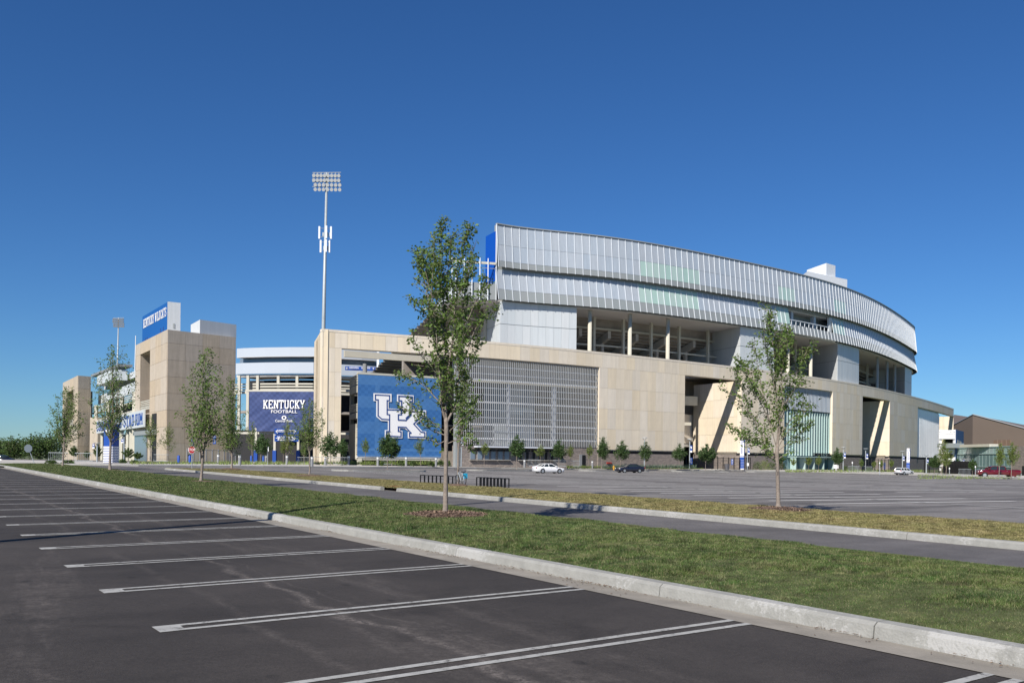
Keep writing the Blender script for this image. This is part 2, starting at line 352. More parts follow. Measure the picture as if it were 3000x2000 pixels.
DIRT = mat('far_ground', (.09, .11, .045), .95, var=.3, scale=.05)
def stonemat():
    m = bpy.data.materials.new('split_face_stone'); m.use_nodes = True; n = m.node_tree; b = n.nodes['Principled BSDF']; L = n.links.new; b.inputs['Roughness'].default_value = .9
    tc = n.nodes.new('ShaderNodeTexCoord'); sp = n.nodes.new('ShaderNodeSeparateXYZ'); cb = n.nodes.new('ShaderNodeCombineXYZ'); ad = n.nodes.new('ShaderNodeMath'); ad.operation = 'ADD'
    L(tc.outputs['Object'], sp.inputs[0]); L(sp.outputs[0], ad.inputs[0]); L(sp.outputs[1], ad.inputs[1]); L(ad.outputs[0], cb.inputs[0]); L(sp.outputs[2], cb.inputs[1])
    br = n.nodes.new('ShaderNodeTexBrick'); br.inputs['Scale'].default_value = 1; br.inputs['Brick Width'].default_value = .75; br.inputs['Row Height'].default_value = .2; br.inputs['Mortar Size'].default_value = .015
    br.inputs['Color1'].default_value = (.30, .255, .225, 1); br.inputs['Color2'].default_value = (.20, .175, .16, 1); br.inputs['Mortar'].default_value = (.10, .09, .085, 1)
    L(cb.outputs[0], br.inputs['Vector']); L(br.outputs[0], b.inputs['Base Color'])
    z = n.nodes.new('ShaderNodeTexNoise'); z.inputs['Scale'].default_value = 3; L(cb.outputs[0], z.inputs[0]); bp = n.nodes.new('ShaderNodeBump'); bp.inputs['Strength'].default_value = .8; bp.inputs['Distance'].default_value = .08
    L(z.outputs[0], bp.inputs['Height']); L(bp.outputs[0], b.inputs['Normal']); return m
STONE = stonemat()
def checker(name, c1, c2, s, bands=None):
    m = bpy.data.materials.new(name); m.use_nodes = True; n = m.node_tree; b = n.nodes['Principled BSDF']; L = n.links.new; b.inputs['Roughness'].default_value = .7
    tc = n.nodes.new('ShaderNodeTexCoord'); ch = n.nodes.new('ShaderNodeTexChecker'); ch.inputs['Scale'].default_value = s; ch.inputs[1].default_value = (*c1, 1); ch.inputs[2].default_value = (*c2, 1)
    L(tc.outputs['UV'], ch.inputs[0]); out = ch.outputs[0]
    if bands:
        sp = n.nodes.new('ShaderNodeSeparateXYZ'); L(tc.outputs['UV'], sp.inputs[0]); fac = None
        for ax, a, bb, wt in bands:
            r1 = n.nodes.new('ShaderNodeMath'); r1.operation = 'COMPARE'; r1.inputs[1].default_value = (a+bb)/2; r1.inputs[2].default_value = (bb-a)/2; L(sp.outputs[ax], r1.inputs[0])
            r2 = n.nodes.new('ShaderNodeMath'); r2.operation = 'MULTIPLY'; r2.inputs[1].default_value = wt; L(r1.outputs[0], r2.inputs[0])
            if fac is None: fac = r2.outputs[0]
            else:
                r3 = n.nodes.new('ShaderNodeMath'); r3.operation = 'MAXIMUM'; L(fac, r3.inputs[0]); L(r2.outputs[0], r3.inputs[1]); fac = r3.outputs[0]
        mx = n.nodes.new('ShaderNodeMix'); mx.data_type = 'RGBA'; mx.inputs[7].default_value = (.075, .20, .41, 1); L(fac, mx.inputs[0]); L(out, mx.inputs[6]); out = mx.outputs[2]
    L(out, b.inputs['Base Color']); return m
BAN1 = checker('navy_checker_banner', (.026, .046, .145), (.036, .062, .18), 16)
BAN2 = checker('blue_mesh_banner', (.024, .112, .305), (.032, .132, .345), 26, [(1, .0, .02, .6), (1, .07, .10, .5), (1, .28, .43, .35), (1, .60, .74, .40), (1, .88, 1.0, .5), (0, .20, .25, .45), (0, .75, .80, .45)])

# ---------------------------------------------------------------- ground, lots, strips
def lofty(fA, fB, ys, nt, zf, mt, name, kind='structure', parent=None):
    mb = MB(); 
    for y in ys:
        a, b = fA(y), fB(y)
        for j in range(nt+1):
            t = j/nt; X = a[0]*(1-t)+b[0]*t; Y = a[1]*(1-t)+b[1]*t
            mb.v.append((X, Y, float(g(X, Y)) + zf(t, X, Y)))
    n = nt+1
    for i in range(len(ys)-1):
        for j in range(nt): mb.f.append((i*n+j, i*n+j+1, (i+1)*n+j+1, (i+1)*n+j))
    return struct(name, mb, mt, kind, parent)
def lnGut(y): return (8.95 - .687*y, y)
def lnK1(y): return (8.95 - .687*y + .50*.824, y + .50*.566)        # kerb face foot (perpendicular to the line)
def lnK1b(y): return (8.95 - .687*y + .72*.824, y + .72*.566)
def lnR1(y): return (16.75 - .68*y, y)
def lnK2(y): return (21.4 - .655*y, y)
def lnK2b(y): return (21.4 - .655*y + .22*.836, y + .22*.548)
def lnG2(y): return (28.2 - .66*y, y)
mb = MB(); xs = np.concatenate([np.linspace(-3000, -160, 8), np.arange(-150, 221, 5), np.linspace(240, 3000, 8)]); ys = np.concatenate([[-600, -100], np.arange(-20, 301, 5), np.linspace(320, 4000, 10)])
for y in ys:
    for x in xs: mb.v.append((x, y, float(g(x, y)) - .05))
n = len(xs)
for i in range(len(ys)-1):
    for j in range(n-1): mb.f.append((i*n+j, i*n+j+1, (i+1)*n+j+1, (i+1)*n+j))
struct('ground', mb, DIRT)
ysN = list(np.arange(-12, 96, 2.0))
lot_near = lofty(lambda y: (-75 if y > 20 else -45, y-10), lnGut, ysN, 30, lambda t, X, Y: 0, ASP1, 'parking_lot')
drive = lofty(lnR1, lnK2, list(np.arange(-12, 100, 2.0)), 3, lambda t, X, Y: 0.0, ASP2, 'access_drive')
FK = [(-130, 112), (-75, 96), (-45.3, 95), (-40, 95.5), (-32.2, 104.2), (-19, 120), (-9.6, 138), (-2, 149), (17, 161.4), (34, 172), (48.5, 181), (56, 179), (62, 172), (67.6, 163), (71.3, 158), (72.5, 144), (73, 126), (73, 100), (73, 40), (73, 0)]
def pl(P, t):
    d = [0]
    for a, b in zip(P[:-1], P[1:]): d.append(d[-1] + math.hypot(b[0]-a[0], b[1]-a[1]))
    s = t*d[-1]
    for i in range(len(P)-1):
        if s <= d[i+1] or i == len(P)-2:
            k = (s-d[i])/(d[i+1]-d[i]); a, b = P[i], P[i+1]
            return (a[0]+(b[0]-a[0])*k, a[1]+(b[1]-a[1])*k), ((b[0]-a[0])/(d[i+1]-d[i]), (b[1]-a[1])/(d[i+1]-d[i])), d[-1]
mb = MB(); xs = np.arange(-140, 76, 4.0); ys = np.arange(-16, 190, 4.0)
for y in ys:
    for x in xs: mb.v.append((x, y, float(g(x, y)) - .012))
n = len(xs)
for i in range(len(ys)-1):
    for j in range(n-1):
        X, Y = xs[j]+2, ys[i]+2
        if X > 4 - .687*Y - 2: mb.f.append((i*n+j, i*n+j+1, (i+1)*n+j+1, (i+1)*n+j))
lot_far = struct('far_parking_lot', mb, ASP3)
# gutter pan and kerb with separate sections
gutter = lofty(lnGut, lnK1, ysN, 2, lambda t, X, Y: .006 - .012*t, GUT, 'gutter')
def kerb(name, ff, fb, segs, parentname, h=.15, lean=.04, top=None):
    root = None
    for k, (y0, y1) in enumerate(segs):
        m = MB(); ys = np.linspace(y0+.006, y1-.006, max(2, int((y1-y0)/1.0)+1)); n = 0
        for y in ys:
            a, b = ff(y), fb(y); d = Vector((b[0]-a[0], b[1]-a[1])).normalized()
            for (X, Y, dz) in ((a[0], a[1], -.06), (a[0]+d.x*lean*.6, a[1]+d.y*lean*.6, h-.035), (a[0]+d.x*(lean+.03), a[1]+d.y*(lean+.03), h), (b[0], b[1], h+.004), (b[0], b[1], -.06)):
                m.v.append((X, Y, float(g(X, Y))+dz))
        q = 5
        for i in range(len(ys)-1):
            for j in range(q-1): m.f.append((i*q+j, (i+1)*q+j, (i+1)*q+j+1, i*q+j+1))
        m.f.append(tuple(range(q))); m.f.append(tuple(range((len(ys)-1)*q, len(ys)*q)))
        if root is None: root = struct(parentname, m, KERB, 'structure')
        else: struct(name, m, KERB, None, root)
    return root
kj = [-10, -5, 0, 3.2, 6.35, 8.5, 10.95, 15.0, 19.5, 24, 29, 34, 39.5, 44.2, 50, 56, 62, 68, 75, 82, 90]
kerb('kerb_section', lnK1, lnK1b, list(zip(kj[:-1], kj[1:])), 'kerb')
kj2 = [2, 8, 14, 19.6, 24.1, 30, 36.5, 40.6]
kerb('kerb_section', lnK2, lnK2b, list(zip(kj2[:-1], kj2[1:])) + [(42.0, 48), (48, 55), (55, 62), (62, 70), (70, 79)], 'kerb')
kerb('kerb_section', lambda y: (16.75-.68*y-.2, y-.14), lambda y: (16.75-.68*y, y), [(-10, 20), (20, 50), (50, 84)], 'kerb', h=.09, lean=.0)
# mounded grass strips
def gz1(t): return .13 + .13*np.sin(PI*np.clip(t, 0, 1))
def gz2(t): return .135 + .05*np.sin(PI*np.clip(t, 0, 1))
lofty(lnK1b, lambda y: (16.75-.68*y-.2, y-.14), list(np.arange(-12, 86, 1.5)), 10, lambda t, X, Y: float(gz1(t)) - (.03 if t == 1 else 0), SOIL, 'grass_strip')
lofty(lambda y: lnK2b(y), lambda y: lnG2(y) if y < 62 else (lnG2(62)[0]*(1-(y-62)/18.5)+lnK2b(80.5)[0]*((y-62)/18.5), 62+(y-62)*1.0), list(np.arange(0, 80.6, 1.5)), 6, lambda t, X, Y: float(gz2(t)), SOIL2, 'grass_median')
kerb('kerb_section', lambda y: (lnG2(y)[0], y), lambda y: (lnG2(y)[0]-.15, y-.08), [(2, 30), (30, 62)], 'kerb', h=.145, lean=.0)
lofty(lambda y: (-60-.2*(y-85), y), lambda y: (-43.5-.6*(y-85), y), [76, 80, 84, 88, 91], 4, lambda t, X, Y: .1, SOIL, 'grass_verge')
MULCH = []
for px, py, rx, dz in ((1310, 1508, 1.02, .25), (2283, 1492, .9, .19), (588, 1412, .9, .22), (322, 1378, 1.0, .2), (183, 1366, .9, .2), (678, 1373, .9, .2), (905, 1393, .9, .2)):
    q_ = gr(px, py, dz); MULCH.append((q_.x, q_.y, rx))
def blades(name, fa, fb, zf, y0, y1, dens, hb, mt, maxd=60, kind='stuff', wd=.007):
    V = []; rows = np.arange(y0, y1, .5)
    out = []
    for y in rows:
        a, b = fa(y), fb(y); wdt = abs(b[0]-a[0])*.82; D = max(6., y)
        n = int(wdt*.5*1.2*dens*min(1., (11./D)**1.3))
        if n < 1: continue
        t = rng.random(n)*1.012-.006; yy = y + rng.random(n)*.5
        out.append(np.stack([t, yy], 1))
    q = np.concatenate(out); t, yy = q[:, 0], q[:, 1]; n = len(t)
    A = fa(yy); B = fb(yy)
    X = A[0]*(1-t)+B[0]*t; Y = A[1]*(1-t)+B[1]*t
    keep = (np.abs(X/np.maximum(Y, .5)) < .62) & (Y > 4)
    for mx_, my_, mr_ in MULCH: keep &= (X-mx_)**2+(Y-my_)**2 > (mr_*(.93+.1*rng.random(n)))**2
    X, Y, t = X[keep], Y[keep], t[keep]; n = len(X)
    Z = g(X, Y) + zf(t) - .01
    D = Y; sc_ = np.clip(D/11, .8, 3.6)
    clump = .72 + .55*np.sin(X*1.7+np.sin(Y*2.1)*2)*np.sin(Y*1.3+np.sin(X*1.1)*2)
    h = hb*(.6+.8*rng.random(n))*np.clip(clump, .6, 1.25)*np.sqrt(np.minimum(sc_, 2))*.9; wv = wd*(.7+.6*rng.random(n))*sc_
    ang = rng.random(n)*2*PI; la = rng.random(n)*2*PI; lean = h*(.2+.9*rng.random(n))
    P = np.zeros((n, 3, 3)); P[:, 0] = np.stack([X-np.cos(ang)*wv, Y-np.sin(ang)*wv, Z], 1); P[:, 1] = np.stack([X+np.cos(ang)*wv, Y+np.sin(ang)*wv, Z], 1)
    P[:, 2] = np.stack([X+np.cos(la)*lean, Y+np.sin(la)*lean, Z+h], 1)
    me = bpy.data.meshes.new(name); me.vertices.add(n*3); me.vertices.foreach_set('co', P.reshape(-1)); me.loops.add(n*3); me.loops.foreach_set('vertex_index', np.arange(n*3))
    me.polygons.add(n); me.polygons.foreach_set('loop_start', np.arange(0, n*3, 3)); me.polygons.foreach_set('loop_total', np.full(n, 3)); me.update(); me.materials.append(mt)
    o = bpy.data.objects.new(name, me); C.objects.link(o); o.location = (0, 0, CAMZ); o['kind'] = kind; return o
blades('grass', lnK1b, lnR1, gz1, 3, 84, 7000, .046, GR1, wd=.0042)
blades('grass', lnK2b, lnG2, gz2, 8, 78, 5200, .038, GR2, wd=.0045)
m = MB(); rl = random.Random(5)
for i in range(2600):
    y = 6.5+rl.random()**1.4*30; cl = sin(y*1.7)*.5+sin(y*4.3+1)*.3+sin(y*.6)*.5
    if rl.random() > .25+.6*cl: continue
    kx, ky = lnK1(y); o = -.02-abs(rl.gauss(0, .05 if rl.random() < .8 else .2)); X, Y = kx+o*.824, ky+o*.566; z = float(g(X, Y))+.012; a = rl.random()*PI; w_, l_ = rl.uniform(.004, .012), rl.uniform(.008, .03)
    m.add([(X-cos(a)*l_, Y-sin(a)*l_, z), (X+sin(a)*w_, Y-cos(a)*w_, z+.006), (X+cos(a)*l_, Y+sin(a)*l_, z), (X-sin(a)*w_, Y+cos(a)*w_, z+.006)], [(0, 1, 2, 3)])
struct('leaf_litter', m, mat('litter', (.16, .105, .07), .95, island=.5), 'stuff')
# near stall lines (double lines closed by a bar)
SV = Vector((.815, .58)); 
def stall(parent, p_right, ln, v, wid=.32, lw=.088, dz=.006, mt=PAINT):
    m = MB(); u = Vector((-v.y, v.x)); P = Vector(p_right)
    def strip(o, a, b, w_):
        N = max(1, int((b-a)/1.0))
        for i in range(N):
            s0 = a+(b-a)*i/N; s1 = a+(b-a)*(i+1)/N; q = []
            for s_, e in ((s0, -1), (s1, -1), (s1, 1), (s0, 1)):
                pt = P - v*s_ + u*(o + e*w_/2); q.append((pt.x, pt.y, float(g(pt.x, pt.y))+dz))
            m.add(q, [(0, 1, 2, 3)])
    strip(-wid/2+lw/2, -.02, ln-.25, lw); strip(wid/2-lw/2, -.02, ln-.25, lw); strip(0, ln-.25, ln, wid)
    return struct('stall_line', m, mt, None, parent)
for i in range(-3, 26):
    c = Vector((.76, 11.78)) + Vector((-.566, .824))*2.742*(i-1)*1.0
    c = Vector((8.95-.687*c.y, c.y)); stall(lot_near, c, 5.25, SV)
# far stall rows
U2 = Vector((-.470, .883)); V2 = Vector((.883, .470)); far = []
def single_line(m, a, b, lw=.30, dz=.004):
    d = (b-a); L_ = d.length; d.normalize(); u = Vector((-d.y, d.x)); N = 3
    for i in range(N):
        q = []
        for s_, e in ((L_*i/N, -1), (L_*(i+1)/N, -1), (L_*(i+1)/N, 1), (L_*i/N, 1)):
            pt = a + d*s_ + u*e*lw/2; q.append((pt.x, pt.y, float(g(pt.x, pt.y))+dz))
        m.add(q, [(0, 1, 2, 3)])
def inlot(p):
    if p.x > 72 or p.y > 172 or p.y < 8: return False
    if p.x < 28.2-.66*p.y+1.0: return False
    if p.x < 0 and p.y > 118 + p.x*1.1: return False
    if p.x > 0 and p.x < 50 and p.y > 146+p.x*.5: return False
    if p.y > 205 - p.x*.62: return False
    return abs(p.x) < .60*p.y
for j in range(-1, 9):
    o = Vector((13.98, 30.65)) + V2*(16.6*j)
    for k in range(-22, 60):
        a = o + U2*(2.42*k)
        if j == -1:
            segs = [(a+V2*6.5, a+V2*12.4)]
        else: segs = [(a, a+V2*12.4)]
        for p, q in segs:
            if inlot(p) and inlot(q): far.append((((p+q)/2).length, p, q))
far.sort(key=lambda t: t[0]); rest = MB()
for i, (_, p, q) in enumerate(far):
    if i < 230: m = MB(); single_line(m, p, q); struct('stall_line', m, FPAINT, None, lot_far)
    else: single_line(rest, p, q)
if rest.v: struct('stall_line', rest, FPAINT, 'stuff', lot_far)
for j in range(0, 6):
    m = MB(); o = Vector((13.98, 30.65)) + V2*(16.6*j+6.2); pts = [o+U2*(2.42*k) for k in range(-10, 50)]
    for p, q in zip(pts[:-1], pts[1:]):
        if inlot(p) and inlot(q): single_line(m, p, q, .2)
    if m.v: struct('spine_line', m, PAINT, None, lot_far)
# far kerb, pavement and planting strip
m = MB(); mp_ = MB(); mg = MB(); N = 150
prof = [(0, -.05), (.03, .14), (.2, .15)]
rows = []
for i in range(N+1):
    (x, y), (tx, ty), _ = pl(FK, i/N); nx, ny = -ty, tx
    if ny < 0 and nx < 0: nx, ny = -nx, -ny
    rows.append((x, y, nx, ny))
# smooth normals
rows = [(r[0], r[1], *(Vector((sum(rows[min(max(i+k, 0), N)][2] for k in (-3, -2, -1, 0, 1, 2, 3)), sum(rows[min(max(i+k, 0), N)][3] for k in (-3, -2, -1, 0, 1, 2, 3)))).normalized())) for i, r in enumerate(rows)]
def ribbon(m, offs):
    q = len(offs); b0 = len(m.v)
    for x, y, nx, ny in rows:
        for o, dz in offs:
            X, Y = x+nx*o, y+ny*o; m.v.append((X, Y, float(g(X, Y))+dz))
    for i in range(N):
        for j in range(q-1): m.f.append((b0+i*q+j, b0+i*q+j+1, b0+(i+1)*q+j+1, b0+(i+1)*q+j))
ribbon(m, prof); ribbon(mp_, [(.2, .142), (1.5, .15), (3.4, .16)]); ribbon(mg, [(3.4, .165), (6, .17), (9, .17), (14, .17), (24, .17)])
struct('kerb', m, KERB); struct('pavement', mp_, CONC); struct('plaza', mg, CONC)

# ---------------------------------------------------------------- facade curves
class Curve:
    def __init__(s, pts, Z, deg, p0, p1, ext=0, exta=0.0):
        a = np.array(pts, float); q = hor(a[:, 0]) - a[:, 1]; c = np.polyfit((a[:, 0]-2000)/600, q, deg)
        P = []
        for px in np.linspace(p0, p1, 260): P.append(atZ(px, hor(px)-np.polyval(c, (px-2000)/600), Z))
        s.XY = [(p.x, p.y) for p in P]
        if ext:
            a0, a1 = Vector(s.XY[-12]), Vector(s.XY[-1]); an = math.atan2(a1.y-a0.y, a1.x-a0.x); x, y = s.XY[-1]; n = int(ext/1.0)
            for i in range(n): an += exta; x += cos(an); y += sin(an); s.XY.append((x, y))
        s.XY = np.array(s.XY); d = np.hypot(*(s.XY[1:]-s.XY[:-1]).T); s.S = np.concatenate([[0], np.cumsum(d)]); s.L = s.S[-1]
        T = np.gradient(s.XY, axis=0); s.A = np.unwrap(np.arctan2(T[:, 1], T[:, 0])); s.n0 = 260
    def at(s, t, off=0.0):
        x = float(np.interp(t, s.S, s.XY[:, 0])); y = float(np.interp(t, s.S, s.XY[:, 1])); a = float(np.interp(t, s.S, s.A))
        if t < 0: x += cos(a)*t; y += sin(a)*t
        return x + sin(a)*off, y - cos(a)*off, a
    def s_(s, px, py=1200.):
        r = s.XY[:s.n0, 0]/s.XY[:s.n0, 1]; return float(np.interp(dirv(px, py)[0], r, s.S[:s.n0]))
    def sweep(s, m, s0, s1, prof, step=2.0, close=False):
        n = max(1, int(round((s1-s0)/step))); q = len(prof); b0 = len(m.v)
        for i in range(n+1):
            t = s0+(s1-s0)*i/n
            for off, z in prof:
                x, y, a = s.at(t, off); m.v.append((x, y, z))
        for i in range(n):
            for j in range(q if close else q-1):
                k = (j+1) % q; m.f.append((b0+i*q+j, b0+i*q+k, b0+(i+1)*q+k, b0+(i+1)*q+j))
        if close: m.f.append(tuple(b0+j for j in range(q))); m.f.append(tuple(b0+n*q+j for j in range(q))[::-1])
        return m
BP = [(944, 963.5), (1055, 970), (1150, 978), (1300, 989), (1432, 1000.6), (1560, 1012), (1690, 1023.5), (1790, 1033.5), (1884.7, 1043.5), (2002, 1055), (2160, 1073.7), (2260, 1087), (2357.7, 1100.7), (2517.7, 1126.8), (2600, 1142.5), (2675, 1158), (2744, 1178.6), (2794, 1199)]
RP = [(1454, 657.3), (1499, 662), (1570, 670.5), (1636, 679), (1700, 686), (1744, 691.5), (1826, 702.5), (1904, 715), (1979, 727), (2050, 740), (2115, 752), (2178, 766), (2221, 775.3), (2290, 791), (2362, 811), (2426, 829.5), (2498, 853.7), (2560, 878), (2613, 905), (2638, 922), (2661, 942), (2674, 960)]
ZP = 19.0
B = Curve(BP, ZP, 5, 944, 2794)
ZR = 41.6
R = Curve(RP, ZR, 5, 1455, 2674, ext=46, exta=.022)
def bs(px, py=1200.): return B.s_(px, py)
def rs(px, py=850.): return R.s_(px, py)
cb = B.at(B.L/2, -40)
stad = thing('stadium', 'curved stadium grandstand in beige precast below a white finned upper ring', 'stadium', (cb[0], cb[1], -1.9))
def bx(w_, t, h): return MB().box((0, 0, 0), (w_, t, h))
_mc = {}
def boxmesh(name, w_, t, h, mt):
    k = (name, round(w_, 3), round(t, 3), round(h, 3), mt.name)
    if k not in _mc: _mc[k] = bx(w_, t, h).mesh(name, mt)
    return _mc[k]
LV = [16.28, 12.62, 8.95, 5.30, 1.64]
def panels(name, s0, s1, z0, z1, w_=1.95, off=0.0, t=.16, mt=None, cur=None, parent=None, gap=.022):
    cur = cur or B; n = max(1, int(round((s1-s0)/w_))); W = (s1-s0)/n
    for i in range(n):
        x, y, a = cur.at(s0+W*(i+.5), off-t/2)
        put(name, boxmesh(name, W-gap, t, z1-z0-gap, mt or PRE), parent or stad, (x, y, (z0+z1)/2), a)
def core(s0, s1, z0, z1, off=-.14, t=.9, mt=None):
    m = MB(); B.sweep(m, s0, s1, [(off, z0), (off, z1), (off-t, z1), (off-t, z0)], 3, True); return m
S = {k: bs(k) for k in (944, 999, 1335, 1345, 1755, 2006, 2172, 2298, 2439, 2527, 2607, 2689, 2757, 2794)}
# parapet panels and their cap along the whole wall
panels('parapet_panel', 0, S[2527], 16.28, 18.62, 2.0)
panels('parapet_panel', S[2527], B.L, 16.28, 18.62, 4.2)
m = MB(); B.sweep(m, -.02, B.L, [(.03, 18.62), (.03, 19.0), (-1.0, 19.0), (-1.0, 18.62)], 2.5, True); part('parapet_cap', m, PRE, stad)
part('parapet_beam', core(0.02, B.L-.05, 16.22, 18.60), CORE if False else PRE, stad)
# corner pillar and its long side return
for z0, z1 in zip(LV[1:]+[-1.9], LV): panels('wall_panel', 0, S[999], z0, z1, 1.02)
part('pier_core', core(.02, S[999]-.03, -2.2, 16.22), PRE, stad)
p0 = Vector(B.at(0, 0)[:2]); pb = atD(921, 1000, 151.5); p1 = Vector((pb.x, pb.y)); L_ = (p1-p0).length; ang = math.atan2(p1.y-p0.y, p1.x-p0.x)
zl = [18.62]+LV+[-1.9]
for z1, z0 in zip(zl[:-1], zl[1:]):
    n = 4
    for i in range(n):
        c = p0 + (p1-p0)*((i+.5)/n) + Vector((sin(ang), -cos(ang)))*-.02*0
        inn = Vector((-sin(ang), cos(ang)))
        c = c - inn*.08
        put('return_panel', boxmesh('return_panel', L_/n-.03, .16, z1-z0-.03, PRE), stad, (c.x, c.y, (z0+z1)/2), ang)
m = MB(); m.wall(p0 + (p1-p0)*.004, p1, -2.2, 18.98, -.9); part('return_core', m, PRE, stad)
# wall fields: solid panels with dark reveal and stone base
def field(s0, s1, w_=1.95, low=.95):
    for z0, z1 in zip(LV[1:], LV[:-1]): panels('wall_panel', s0, s1, z0, z1, w_)
    part('wall_core', core(s0+.03, s1-.03, 1.46, 16.22), PRE, stad)
    m = MB(); B.sweep(m, s0+.05, s1-.05, [(-.45, low), (-.45, 1.6), (-1.2, 1.6), (-1.2, low)], 3, True); part('reveal_band', m, DARK, stad)
    m = MB(); B.sweep(m, s0+.02, s1-.02, [(-.12, -3.0), (-.12, low), (-1.1, low), (-1.1, -3.0)], 3, True); part('stone_base', m, STONE, stad)
field(S[1755], S[2006]); field(S[2172], S[2298]); field(S[2439], S[2527]); field(S[2607], S[2689], 3.9)
# soldier edge pier right of the first opening (behind the tree)
part('pier_core', core(bs(1337), bs(1349), -2.2, 16.22), SKIRT, stad)
# angled sunlit reveals in the openings
def reveal(pxf, d, ln, rows=LV, low=.95, n=4, w0=0.0):
    x, y, a = B.at(S[pxf], 0); p = Vector((x, y)); q = p + Vector(d)*ln; an = math.atan2(q.y-p.y, q.x-p.x)
    for z0, z1 in zip(rows[1:], rows[:-1]):
        for i in range(n):
            c = p + (q-p)*((i+.5)/n); nn = Vector((-sin(an), cos(an)))
            c2 = c + nn*.08*(-1 if nn.y > 0 else 1)*-1
            put('reveal_panel', boxmesh('reveal_panel', ln/n-.03, .16, z1-z0-.03, PRE), stad, (c2.x, c2.y, (z0+z1)/2), an)
    nn = Vector((-sin(an), cos(an))); nn = nn if nn.x > 0 else -nn
    m = MB(); a_, b_ = p+nn*.3+Vector(d)*.4, q+nn*.3
    m.prism([tuple(a_), tuple(b_), tuple(b_+nn*.9), tuple(a_+nn*.9)], 1.3, 16.2); part('reveal_core', m, PRE, stad)
    m = MB(); m.prism([tuple(p+nn*.1), tuple(q+nn*.1), tuple(q+nn*.9), tuple(p+nn*.9)], -3.0, low+.2); part('stone_base', m, STONE, stad)
    m = MB(); m.prism([tuple(p+nn*.45+Vector(d)*.3), tuple(q+nn*.45), tuple(q+nn*1.1), tuple(p+nn*1.1+Vector(d)*.3)], low, 1.6); part('reveal_band', m, DARK, stad)
    return p, q
r2p, r2q = reveal(2172, (-.5, .866), 14.6, n=7)
r3p, r3q = reveal(2607, (-.79, .613), 13.0, n=5)
r4p, r4q = reveal(2794, (-.72, .69), 7.0, n=2)
# walls and beams seen through opening two
def plane_at(px0, px1, D0, D1, py0, py1, mt, name, t=.3, parent=None):
    a0, a1 = atD(px0, py0, D0), atD(px1, py0, D1); zt = a0.z; zb = atD(px0, py1, D0).z
    m = MB(); m.wall((a0.x, a0.y), (a1.x, a1.y), zb, zt, t); return part(name, m, mt, parent or stad)
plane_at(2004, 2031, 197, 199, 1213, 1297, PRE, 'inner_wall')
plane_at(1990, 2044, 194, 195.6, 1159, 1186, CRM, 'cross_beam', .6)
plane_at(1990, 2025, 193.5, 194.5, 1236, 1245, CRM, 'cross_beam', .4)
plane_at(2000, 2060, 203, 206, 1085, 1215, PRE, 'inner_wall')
plane_at(1985, 2075, 212, 214, 1090, 1385, DARK, 'inner_wall')  # added near-black backing, paints the unlit interior and blocks light
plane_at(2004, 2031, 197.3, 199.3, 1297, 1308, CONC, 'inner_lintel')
plane_at(2505, 2570, 262, 266, 1120, 1390, DARK, 'inner_wall')  # same near-black backing, interior shade painted behind the next opening
plane_at(2740, 2792, 345, 350, 1225, 1400, DARK, 'inner_wall')  # near-black backing again, interior shade painted behind the last opening
# concourse floor behind the parapet
m = MB()
for q0_, q1_, o_ in ((S[1335]+1, S[2006]-.5, -1.2), (S[2006]-.5, S[2172]+.5, -14), (S[2172]+.5, S[2527]-.5, -1.2), (S[2527]-.5, S[2607]+.5, -12), (S[2607]+.5, S[2757], -1.2), (S[2757], B.L-3, -9)):
    B.sweep(m, q0_, q1_, [(o_, 17.6), (o_, 18.0), (-26, 18.0), (-26, 17.6)], 4, True)
part('concourse_floor', m, STC, stad)
m = MB(); B.sweep(m, S[1335]+1, B.L-12, [(-25.2, -2.5), (-25.2, 17.6), (-26, 17.6), (-26, -2.5)], 4, True); part('rear_wall', m, STC, stad)
# ---- louvre screen over the ticket hall
s0, s1 = S[1345], S[1755]-.15; n = 75
for i in range(n):
    x, y, a = B.at(s0+(s1-s0)*(i+.5)/n, -.25); put('louver_slat', boxmesh('louver_slat', .12, .08, 14.2, LOUV), stad, (x, y, 9.05), a)
for z, th in ((14.9, .10), (13.7, .10), (12.7, .26), (11.4, .10), (10.3, .10), (9.06, .26), (7.8, .10), (6.55, .10), (5.4, .26), (4.3, .10), (3.1, .24)):
    m = MB(); B.sweep(m, s0, s1, [(-.31, z-th/2), (-.31, z+th/2), (-.45, z+th/2), (-.45, z-th/2)], 6, True); part('louver_rail', m, RAIL if th < .15 else WHP, stad)
m = MB(); B.sweep(m, s0, s1, [(-2.2, 12.9), (-2.2, 16.3), (-2.8, 16.3), (-2.8, 12.9)], 4, True); part('screen_wall', m, RAK, stad)
m = MB(); B.sweep(m, s0, s1, [(-.9, 12.35), (-.9, 12.95), (-1.3, 12.95), (-1.3, 12.35)], 4, True); part('screen_beam', m, CRM, stad)
m = MB(); B.sweep(m, s0, s1, [(-9.5, 1.0), (-9.5, 16.3), (-10, 16.3), (-10, 1.0)], 4, True); part('screen_shade_back', m, DARK, stad)  # black sheet painted for the dark void behind the slats
for z in (9.0, 5.35):
    m = MB(); B.sweep(m, s0, s1, [(-6, z-.2), (-6, z), (-10, z), (-10, z-.2)], 4, True); part('screen_floor', m, STC, stad)
for px in (1502, 1636):
    x, y, a = B.at(bs(px), -1.4); part('screen_column', MB().box((x, y, 7.4), (.55, .5, 11.2), a), RAIL, stad)
m = MB(); B.sweep(m, bs(1458), bs(1612), [(-4.6, 1.9), (-4.6, 12.6), (-5.2, 12.6), (-5.2, 1.9)], 2, True); part('stair_enclosure', m, GLB, stad)
m = MB(); B.sweep(m, bs(1480), bs(1600), [(-3.4, 1.9), (-3.4, 5.8), (-3.9, 5.8), (-3.9, 1.9)], 2, True); part('stair_enclosure', m, BOXM, stad)
